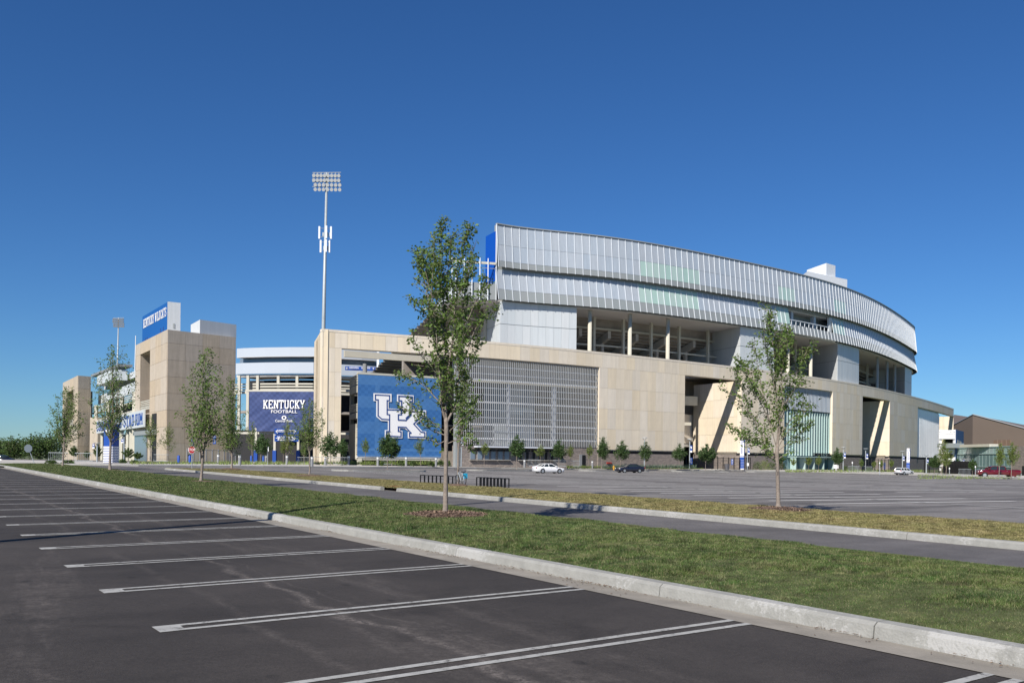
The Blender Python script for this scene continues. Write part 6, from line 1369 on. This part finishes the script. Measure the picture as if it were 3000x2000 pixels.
def signpost(label, px, yb, yt, ysign, rpx, face, text=None, lean=0, D=None, back=False, octa=True):
    b = gr(px, yb, .12) if D is None else atD(px, yb, D); k = b.y/F; h = (yb-yt)*k; t = thing('stop_sign' if octa else 'street_sign', label, 'road sign', b); tp = b+Vector((lean*k, 0, h)); part('post', MB().tube([b, tp], max(.03, .9*k), 6), GALV, t)
    c_ = atD(ysign[0], ysign[1], b.y-.08); m = MB(); K = 8 if octa else 4; R_ = rpx*k*1.08; a0 = PI/8 if octa else PI/4
    lo = [(c_.x+cos(a0+2*PI*i/K)*R_*face, c_.y, c_.z+sin(a0+2*PI*i/K)*R_) for i in range(K)]; hi = [(x, y-.03, z) for x, y, z in lo]; m.add(lo+hi, [tuple(range(K, 2*K))[::-1], tuple(range(K))]+[(i, (i+1) % K, K+(i+1) % K, K+i) for i in range(K)]); pl_ = part('sign_plate', m, (BACKP if back else WHP) if octa else WHP, t)
    if octa and not back:
        m = MB(); R_ *= .92; hi = [(c_.x+cos(a0+2*PI*i/K)*R_*face, c_.y-.045, c_.z+sin(a0+2*PI*i/K)*R_) for i in range(K)]; m.add(hi, [tuple(range(K))[::-1]]); part('red_face', m, STOPR, t)
        lettering('stop_lettering', 'STOP', R_*.95, WHP, t, (c_.x, c_.y-.06, c_.z), 0, .005, .95)
    return t
signpost('red octagonal STOP sign at the tip of the grass median', 562, 1374, 1300, (562.3, 1317), 10.5, 1, 'STOP')
signpost('back of an octagonal sign on a leaning post at far left', 101, 1358, 1308, (83, 1313), 11.5, 1, lean=-20, back=True)
signpost('thin grey sign seen edge on below the navy banner', 784, 1362, 1306, (786, 1315), 9, .2, octa=False, back=True)
def lamp(px, yb, yt, lab, ban=None, D=None, dz=.15):
    b = gr(px, yb, dz) if D is None else atD(px, yb, D); k = b.y/F; h = (yb-yt)*k; t = thing('lamp_post', lab, 'lamp post', b, 0, 'slim lamp posts with UK banners'); x = b.x+h*ROLL*0
    part('pole', MB().tube([b, b+Vector((0, 0, h*.9))], [.10, .08], 8), GALV, t); m = MB(); c_ = b+Vector((0, 0, h*.9)); m.tube([c_, c_+Vector((-.35, 0, h*.08))], .03, 4); m.tube([c_, c_+Vector((.35, 0, h*.08))], .03, 4); m.tube([c_+Vector((0, 0, h*.085)), c_+Vector((0, 0, h*.1))], [.5, .45], 12); part('lamp_head', m, GALV, t)
    if ban:
        pa, pb_, ya, yb2 = ban; p0, p1 = atD(pa, ya, b.y-.02), atD(pb_, yb2, b.y-.02); m = MB(); m.add([(p0.x, p0.y, p0.z), (p1.x, p0.y, p0.z), (p1.x, p0.y, p1.z), (p0.x, p0.y, p1.z), (p0.x, p0.y+.03, p0.z), (p1.x, p0.y+.03, p0.z), (p1.x, p0.y+.03, p1.z), (p0.x, p0.y+.03, p1.z)], [(0, 1, 2, 3), (4, 7, 6, 5), (0, 4, 5, 1), (1, 5, 6, 2), (2, 6, 7, 3), (3, 7, 4, 0)]); bo = part('pole_banner', m, BLS, t)
        W_ = p1.x-p0.x; Hb = p0.z-p1.z; q = Vector((p0.x+W_*.12, p0.y-.02, 0)); ukmark(bo, q, Vector((1, 0)), Vector((0, -1)), W_*.76, p0.z-Hb*.12, p0.z-Hb*.46, th=.02)
        m = MB(); m.box((p0.x+W_/2, p0.y-.02, p1.z+Hb*.14), (W_*.96, .02, Hb*.26)); part('white_band', m, WHP, bo)
    return t
lamp(1887.5, 1369, 1281, 'lamp post rising behind the maple at the dark blue sedan'); lamp(2020, 1371, 1285, 'lamp post with a UK banner before the tall gate opening', (2021.5, 2028, 1304, 1325))
lamp(2189, 1374, 1294, 'lamp post with a UK banner right of the number ten pylon', (2191, 2196.5, 1312, 1330)); lamp(2470, 1379, 1309, 'lamp post with a UK banner right of the glazed lobby', (2472, 2477.5, 1325, 1342)); lamp(2535.5, 1380, 1313, 'lamp post with a UK banner in the second tall opening', (2538, 2543, 1328, 1344))
lamp(2643.5, 1383, 1320, 'lamp post with a UK banner behind the white estate car', (2645.5, 2650, 1335, 1349)); lamp(2713.7, 1386, 1331, 'lamp post with a UK banner at the corrugated white wall', (2715.5, 2720.5, 1345, 1359)); lamp(2818, 1388, 1340, 'lamp post with a UK banner before the glass building', (2821, 2826.5, 1347, 1361))
lamp(284, 1353, 1296, 'lamp post with a small blue banner near the distant tower', (271, 277, 1299, 1313)); lamp(363, 1353, 1270, 'slim lamp post right of the blue pylon', (355, 362, 1285, 1297)); lamp(1351, 1366, 1286, 'lamp post with a blue banner seen behind the tallest tree', (1353, 1357, 1282, 1304))
def wallsign(pa, pb_, ya, yb2, D, lab, mt=BLS):
    p0, p1 = atD(pa, ya, D), atD(pb_, yb2, D); t = thing('wall_banner', lab, 'sign', (p0.x, p0.y, p1.z)); m = MB(); m.box(((p0.x+p1.x)/2, p0.y, (p0.z+p1.z)/2), (p1.x-p0.x, .08, p0.z-p1.z)); part('sign_face', m, mt, t); m = MB(); r = random.Random(int(pa)); Hb = p0.z-p1.z; W_ = p1.x-p0.x
    m.box(((p0.x+p1.x)/2, p0.y-.06, p0.z-Hb*.16), (W_*.5, .03, Hb*.13))
    for i in range(5): m.box(((p0.x+p1.x)/2, p0.y-.06, p0.z-Hb*(.38+.11*i)), (W_*(.4+.35*r.random()), .03, Hb*.035))
    part('sign_text', m, WHP, t)
wallsign(561, 567, 1286, 1305, 172, 'blue banner above the stop sign on the left tower'); wallsign(624, 633, 1276, 1300, 172, 'blue banner behind the young tree on the left tower'); wallsign(561, 568, 1328, 1341, 171, 'small blue notice just right of the stop sign post'); wallsign(2020.5, 2028, 1340, 1360, 170, 'blue notice low in the tall gate opening'); wallsign(2142, 2148, 1344, 1361, 176, 'blue notice on the black fence left of the number ten pylon'); wallsign(2589, 2594, 1355, 1374, 200, 'blue notice on the fence in the second tall opening')
def pylon(lab, xl, xr, yt, yb, num, style, side=4):
    b = gr((xl+xr)/2, yb, .15); k = b.y/F; W_ = (xr-xl)*k; H_ = (yb-yt)*k; t = thing('gate_pylon', lab, 'pylon', b); an = .45; ca = W_/(cos(an)+sin(an)); z = lambda f: b.z+H_*f
    def blk(name, f0, f1, s_, mt): m = MB(); m.box((b.x, b.y, (z(f0)+z(f1))/2), (ca*s_, ca*s_, H_*(f1-f0)), -an if style != 'big' else -.25); return part(name, m, mt, t)
    rt_ = -an if style != 'big' else -.25
    def txt(body, size, fz, mt, vert=False, face=0, xs=1.0):
        n_ = Vector((sin(rt_), -cos(rt_))) if face == 0 else Vector((cos(rt_), sin(rt_))); a = rt_ if face == 0 else rt_+PI/2; lettering('number' if len(body) < 3 else 'side_lettering', body, size, mt, t, (b.x+n_.x*(ca/2+.05), b.y+n_.y*(ca/2+.05), z(fz)), a, .02, xs, vert)
    if style == 'big':
        blk('blue_panel', .44, .99, .94, BLS); n = 10
        for i in range(n): f0 = .02+.42*i/n; blk('white_slat', f0, f0+.42/n*.58, 1.0 if i < n-3 else .985, WHP)
        blk('dark_core', .0, .45, .93, NAVY if False else BLS); txt(num, H_*.24, .78, WHP, xs=1.15); 
    else:
        blk('white_shaft', .50, .99, .88, WHP); blk('lower_shaft', 0.02, .40, .98, BLS); blk('base', 0, .03, 1.0, WHP)
        for f0, f1 in ((.36, .385), (.405, .43), (.45, .50)): blk('white_slat', f0, f1, .96, WHP)
        blk('inner_core', .38, .5, .8, BLS)
        for i in range(6): blk('blue_slat', .05+.05*i, .055+.05*i, 1.02, RAIL)
        for fc in (0, 1): txt(num, H_*.12, .925, BLS, face=fc); txt('KENTUCKY', H_*.055, .70, BLS, True, fc, 1.3)
pylon('wide blue and white gate pylon with a big white number nine', 305, 347, 1241, 1356, '9', 'big'); pylon('slender white and blue gate pylon with the number ten beside the black fence', 2166.5, 2182, 1284, 1375, '10', 'slim'); pylon('slender white and blue gate pylon with the number eleven behind the white estate car', 2654.5, 2666, 1312, 1384, '11', 'slim')
def fence(lab, pts, h, n, mt=BLK, bars=0, thick=.12, group=None):
    P = [gr(x, y, .15) if len(q) == 0 else atD(x, y, q[0]) for x, y, *q in pts]; t = thing('metal_fence', lab, 'fence', P[0], 0, group); a, b = P[0], P[-1]; d = b-a; an = math.atan2(d.y, d.x)
    for i in range(n+1): p = a+d*(i/n); part('fence_post', MB().box((p.x, p.y, p.z+h/2), (thick, thick, h), an), mt, t)
    for zz in (.12, h*.93): p0, p1 = a+Vector((0, 0, zz)), b+Vector((0, 0, zz)); part('fence_rail', MB().tube([p0, p1], .035, 4), mt, t)
    if bars:
        m = MB(); nb = int(d.length/bars)
        for i in range(nb): p = a+d*((i+.5)/nb); m.box((p.x, p.y, p.z+h*.5), (.03, .03, h*.85), an)
        part('fence_bar', m, mt, t, kind='stuff')
fence('black fence with open gate between the angled wall and the number ten pylon', ((2086, 1374), (2166, 1375)), 2.4, 5, bars=.25); fence('short black fence right of the number ten pylon', ((2186, 1374), (2198, 1374)), 2.4, 2); fence('dark railing in front of the left tower', ((548, 1354), (690, 1355)), 2.1, 8, GRY, .3)
fence('black railing under the second tall opening', ((2534, 1380), (2612, 1382)), 2.6, 8, bars=.4); fence('long dark screen fence at the right end of the stadium', ((2708, 1385), (2858, 1390)), 2.6, 10, bars=.22)
fence('black gate in the shade of the tall opening', ((2010, 1370, 186), (2060, 1371, 186)), 2.8, 4, bars=.3)
m = MB(); a_, b_ = gr(2770, 1387, .15), gr(2862, 1390, .15); m.wall((a_.x, a_.y+1), (b_.x, b_.y+1), -2.3, .2, .2); single('screen_wall', m, BLK, 'black screened fence panel behind the red pickup', 'fence', (a_.x, a_.y, -2.3))
br = None
def barrier(px, py, lab, rot=.1, s_=1.0):
    global br
    b = gr(px, py, .15)
    if br is None:
        t = thing('crowd_barrier', lab, 'crowd barrier', b, rot, 'grey steel crowd barriers'); t['_rot'] = 1; m = MB(); m.tube([(-1.1, 0, .12), (-1.1, 0, 1.1), (1.1, 0, 1.1), (1.1, 0, .12), (-1.1, 0, .12)], .035, 6); put('frame', m.mesh('frame', GALV), t, local=True)
        for i in range(9): m = MB(); m.tube([(-.9+.225*i, 0, .12), (-.9+.225*i, 0, 1.1)], .015, 4); put('bar', m.mesh('bar', GALV), t, local=True)
        for x in (-.8, .8): m = MB(); m.tube([(x, -.3, 0), (x, 0, .14), (x, .3, 0)], .02, 4); put('foot', m.mesh('foot', GALV), t, local=True)
        br = t
    else: clone(br, b, rot, lab, s_)
for px, py, lab in ((892, 1359, 'crowd barrier left of the corner pillar'), (932, 1360, 'crowd barrier before the corner pillar, left'), (972, 1361, 'crowd barrier before the corner pillar, right'), (1000, 1361, 'end crowd barrier at the right of the corner pillar'), (1141, 1361, 'crowd barrier in the shade under the blue banner'), (1565, 1366, 'crowd barrier left of the white sedan'), (1639, 1367, 'crowd barrier behind the white sedan bonnet'), (1680, 1368, 'crowd barrier left of the service door'),
                    (2500, 1381, 'crowd barrier right of the dark pointed maple'), (2520, 1381, 'crowd barrier at the second tall opening'), (2552, 1383, 'crowd barrier inside the second tall opening'), (246, 1352, 'crowd barrier at the foot of the distant tower'), (170, 1352, 'crowd barrier before the wood edge'), (472, 1352, 'crowd barrier at the corner of the left tower'), (2826, 1392, 'crowd barrier left of the red pickup')): barrier(px, py, lab)
for px, py, lab in ((2129, 1375, 'grey litter bin at the black fence'),): b = gr(px, py, .15); single('litter_bin', MB().cyl(b, .45, 1.1, 10, .55), PLAS, lab, 'litter bin', b)
b = gr(2181.5+8, 1373, .15); single('electrical_cabinet', MB().box((b.x, b.y, b.z+.9), (.5, .3, .6)).box((b.x, b.y, b.z+.3), (.1, .1, .6)), WHP, 'small white box on a stand beside the number ten pylon', 'cabinet', b)
b = gr(2449, 1380, .15); single('notice_board', MB().box((b.x, b.y, b.z+.95), (.95, .12, .75)).box((b.x, b.y, b.z+.3), (.12, .1, .6)), WHP, 'small white notice board right of the lobby', 'sign', b)
for px, yb, yt, lab in ((2497, 1380, 1351, 'thin accessible parking sign right of the lobby'), (2577, 1390, 1352, 'thin sign post on the kerb left of the estate car'), (2781.5, 1389, 1368, 'thin sign post left of the dark conical tree'), (2857.5, 1396, 1363, 'thin sign post at the nose of the red pickup')): signpost(lab, px, yb, yt, (px, yt+4), 3, .7, octa=False)
b = gr(1798, 1376, .1); m = MB().cyl(b, .13, .55, 8).ell((b.x, b.y, b.z+.6), (.14, .14, .12)).box((b.x, b.y, b.z+.4), (.42, .12, .12)); single('fire_hydrant', m, mat('hydrant_yellow', (.5, .27, .03), .5), 'yellow fire hydrant at the nose of the dark blue sedan', 'hydrant', b)
x, y, a = B.at(bs(1785, 1355), -.05); m = MB().box((x, y, -.75), (1.1, .3, .25), a); single('wall_hydrant', m, mat('valve_red', (.35, .04, .03), .5), 'red fire department valve on the stone wall', 'valve', (x, y, -.75))
# ---------------------------------------------------------------- vehicles
def car(label, px, py, length_px, rot, kind, paint, name):
    b = gr(px, py, .0); k = b.y/F; L_ = {'sedan': 4.8, 'wagon': 4.9, 'truck': 6.7}[kind]; s_ = length_px*k/(L_*abs(cos(rot))+1.8*abs(sin(rot))); t = thing(name, label, 'car' if kind != 'truck' else 'pickup truck', b, rot, None, s_); t['_rot'] = 1
    P = lambda n_, m, mt, par=None, sm_=False: put(n_, m.mesh(n_, mt, sm_), par or t, local=True)
    def body(st):
        m = MB(); q = 0
        for x, zl_, zb, hw in st:
            mid = zl_+(zb-zl_)*.55; h = [(0, zl_), (hw*.82, zl_), (hw*.97, zl_+.10), (hw, mid), (hw*.98, zb-.10), (hw*.90, zb-.015), (hw*.6, zb+.02), (0, zb+.035)]; ring = h+[(-y, z) for y, z in h[-2:0:-1]]; q = len(ring); m.v += [(x, y, z) for y, z in ring]
        for i in range(len(st)-1):
            for j in range(q): m.f.append((i*q+j, i*q+(j+1) % q, (i+1)*q+(j+1) % q, (i+1)*q+j))
        m.f.append(tuple(range(q))); m.f.append(tuple(range((len(st)-1)*q, len(st)*q))); return m
    def cabin(xa, xb, xc, xd, z0, z1, w0, w1, inset=0):
        m = MB(); m.add([(xa, -w0, z0), (xa, w0, z0), (xd, w0, z0), (xd, -w0, z0), (xb, -w1, z1), (xb, w1, z1), (xc, w1, z1), (xc, -w1, z1)], [(0, 1, 5, 4), (1, 2, 6, 5), (2, 3, 7, 6), (3, 0, 4, 7), (4, 5, 6, 7)]); return m
    def wheels(xs_, r_, hw, w_=.22):
        for x in xs_:
            for sy in (-1, 1):
                arch = MB().tube([(x, sy*(hw-.02), r_+.02), (x, sy*(hw+.006), r_+.02)], r_*1.17, 20); P('wheel_arch', arch, BLK)
                wh = MB().tube([(x, sy*(hw-w_), r_), (x, sy*(hw+.015), r_)], r_, 20); w2 = P('wheel', wh, TYRE, sm_=False); m = MB().tube([(x, sy*(hw+.01), r_), (x, sy*(hw+.022), r_)], r_*.66, 16); rm = P('rim', m, RIM, w2)
                m = MB()
                for i in range(5): a = 2*PI*i/5+.3; m.box((x+cos(a)*r_*.42, sy*(hw+.025), r_+sin(a)*r_*.42), (r_*.16, .01, r_*.16)); 
                P('rim_gap', m, BLK, w2)
    if kind == 'sedan':
        P('body', body([(2.40, .34, .60, .62), (2.28, .22, .72, .80), (1.9, .18, .80, .88), (1.3, .17, .90, .90), (.9, .17, .95, .905), (-.6, .17, .98, .91), (-1.5, .17, 1.0, .90), (-1.95, .2, 1.02, .88), (-2.28, .26, 1.0, .82), (-2.40, .36, .90, .72)]), paint, sm_=True)
        P('greenhouse', cabin(1.05, .30, -.95, -1.80, .94, 1.40, .80, .60), GLS); P('roof', cabin(.42, .22, -.86, -1.05, 1.385, 1.455, .66, .55), paint)
        for sy in (-1, 1):
            for pts in (((1.08, .80, .95), (.30, .615, 1.41)), ((-.25, .805, .96), (-.28, .62, 1.41)), ((-1.82, .80, .98), (-.93, .615, 1.41)), ((-1.15, .81, .97), (-.80, .63, 1.40))): P('pillar', MB().tube([(x, sy*y, z) for x, y, z in pts], .042, 5), paint)
        wheels((1.45, -1.33), .33, .90); hz, tz = .66, .84
    elif kind == 'wagon':
        P('body', body([(2.42, .38, .66, .65), (2.3, .28, .80, .82), (1.8, .26, .92, .90), (1.2, .25, 1.0, .92), (-2.0, .25, 1.08, .92), (-2.38, .3, 1.08, .88), (-2.45, .36, .95, .84)]), paint, sm_=True)
        P('cladding', body([(2.44, .30, .50, .70), (2.3, .24, .52, .86), (-2.38, .24, .54, .93), (-2.47, .32, .54, .86)]), PLAS)
        P('greenhouse', cabin(1.1, .40, -2.05, -2.38, 1.02, 1.52, .82, .66), GLS); P('roof', cabin(.5, .32, -2.05, -2.18, 1.50, 1.60, .72, .6), paint)
        for sy in (-1, 1):
            for pts in (((1.12, .82, 1.03), (.40, .67, 1.52)), ((-.15, .825, 1.03), (-.18, .675, 1.52)), ((-1.15, .825, 1.03), (-1.18, .675, 1.52)), ((-2.38, .82, 1.04), (-2.08, .67, 1.52))): P('pillar', MB().tube([(x, sy*y, z) for x, y, z in pts], .05, 5), paint)
            P('roof_rail', MB().tube([(.2, sy*.6, 1.63), (-1.9, sy*.6, 1.63)], .025, 5), GALV)
        wheels((1.45, -1.4), .36, .93); hz, tz = .74, .95
    else:
        P('body', body([(3.35, .55, 1.0, .88), (3.2, .48, 1.22, .98), (2.2, .45, 1.30, 1.0), (1.7, .45, 1.32, 1.0), (-1.1, .45, 1.34, 1.0), (-3.25, .50, 1.34, 1.0), (-3.33, .6, 1.30, .98)]), paint, sm_=True)
        P('greenhouse', cabin(1.75, 1.05, -.90, -1.10, 1.30, 1.90, .90, .74), GLS); P('roof', cabin(1.15, .95, -.88, -.98, 1.885, 1.97, .80, .70), paint)
        for sy in (-1, 1):
            for pts in (((1.78, .91, 1.31), (1.05, .75, 1.90)), ((.25, .91, 1.31), (.22, .76, 1.90)), ((-1.08, .91, 1.31), (-.92, .75, 1.90))): P('pillar', MB().tube([(x, sy*y, z) for x, y, z in pts], .07, 5), paint)
            P('wheel_flare', MB().tube([(-2.15, sy*.95, .72), (-2.15, sy*1.14, .66)], .56, 20), paint); P('side_step', MB().box((.4, sy*1.0, .48), (2.4, .16, .07)), CHR)
        P('bed_floor', MB().box((-2.2, 0, 1.375), (2.1, 1.7, .01)), BLK); P('tailgate', MB().box((-3.35, 0, .98), (.05, 1.7, .62)), BLK); P('rear_bumper', MB().box((-3.42, 0, .58), (.16, 1.9, .2)), CHR); wheels((2.25, -2.15), .42, 1.0); hz, tz = .98, 1.05
    xe = {'sedan': 2.32, 'wagon': 2.36, 'truck': 3.27}[kind]; xr_ = {'sedan': -2.33, 'wagon': -2.41, 'truck': -3.30}[kind]; hw = {'sedan': .66, 'wagon': .72, 'truck': .82}[kind]
    for sy in (-1, 1):
        P('headlight', MB().ell((xe-.06, sy*hw, hz), (.12, .17, .085)), LAMP); P('tail_light', MB().box((xr_, sy*(hw+.06), tz), (.10, .26, .17)), TAIL); P('wing_mirror', MB().ell((.85 if kind != 'truck' else 1.5, sy*(.98 if kind != 'truck' else 1.18), 1.02 if kind != 'truck' else 1.4), (.09, .12, .08 if kind != 'truck' else .16)), paint)
        for xd in ((.15, -.25, -1.1) if kind != 'truck' else (.9, .2, -1.1)): P('door_handle', MB().box((xd-.12, sy*.925 if kind != 'truck' else sy*1.0, .80 if kind != 'truck' else 1.15), (.16, .03, .03)), paint if kind != 'truck' else CHR)
    P('number_plate', MB().box((xr_-.04, 0, .72 if kind == 'sedan' else .8), (.02, .4, .16)), WHP); P('grille', MB().box((xe+.06, 0, hz-.06), (.04, .8, .14)), CHR if kind == 'sedan' else BLK); return t
car('white sedan seen from its rear corner before the ticket windows', 1606, 1385.5, 100, math.radians(24), 'sedan', WCAR, 'parked_car')
car('dark blue sedan facing left on the far lot beside the kerbed island', 1845, 1384, 92, math.radians(180+22), 'sedan', DCAR, 'parked_car')
car('white estate car with grey cladding at the far right kerb', 2649, 1390.5, 66, math.radians(33), 'wagon', SCAR, 'parked_car')
car('dark red crew cab pickup truck behind the grass verge at the right edge', 2922, 1398.5, 119, math.radians(168), 'truck', RCAR, 'pickup_truck')
b = atD(5, 1353, 140); t = thing('parked_car', 'dark car barely showing at the far left edge', 'car', b); m = MB().ell((b.x, b.y, b.z+.3), (2.2, .9, .45)); part('body', m, DCAR, t, smooth=True); m = MB().ell((b.x, b.y, b.z+.75), (1.2, .7, .4)); part('greenhouse', m, GLS, t, smooth=True)
# ---------------------------------------------------------------- a person by the pickup
b = gr(2862, 1394.5, .1); s_ = 12.5*b.y/F/1.75; t = thing('person', 'person in a green vest and pale shorts standing at the nose of the red pickup', 'person', b, .6, None, s_); t['_rot'] = 1
me = bpy.data.meshes.new('body'); V = [(0, 0, .95), (0, 0, 1.2), (0, 0, 1.45), (0, 0, 1.55), (0, .02, 1.66), (-.2, 0, 1.42), (-.26, .02, 1.15), (-.24, -.1, .92), (.2, 0, 1.42), (.26, .02, 1.15), (.22, -.12, .95), (-.1, 0, .9), (-.11, .01, .5), (-.12, 0, .06), (.1, 0, .9), (.12, -.03, .5), (.13, 0, .06), (-.12, -.14, .04), (.13, -.14, .04)]
E_ = [(0, 1), (1, 2), (2, 3), (3, 4), (2, 5), (5, 6), (6, 7), (2, 8), (8, 9), (9, 10), (0, 11), (11, 12), (12, 13), (0, 14), (14, 15), (15, 16), (13, 17), (16, 18)]; me.from_pydata(V, E_, []); me.materials.append(mat('skin', (.42, .26, .18), .6)); o = bpy.data.objects.new('body', me); C.objects.link(o); o.parent = t
sk = o.modifiers.new('skin', 'SKIN'); rr = [.15, .14, .16, .065, .10, .06, .045, .04, .06, .045, .04, .095, .065, .045, .095, .065, .045, .04, .04]
for i, q in enumerate(me.skin_vertices[0].data): q.radius = (rr[i], rr[i]); q.use_root = (i == 0)
o.modifiers.new('sub', 'SUBSURF').levels = 1
put('vest', MB().tube([(0, 0, .98), (0, 0, 1.2), (0, 0, 1.46)], [.19, .18, .20], 12).mesh('vest', mat('vest_green', (.10, .45, .08), .7), True), t, local=True); put('shorts', MB().tube([(-.1, 0, .98), (-.11, 0, .55)], [.13, .11], 10).tube([(.1, 0, .98), (.12, -.02, .55)], [.13, .11], 10).mesh('shorts', WHP, True), t, local=True); put('hair', MB().ell((0, .02, 1.72), (.10, .115, .08)).mesh('hair', BLK, True), t, local=True)
for n_ in [o for o in bpy.data.objects if '_rot' in o]: del n_['_rot']
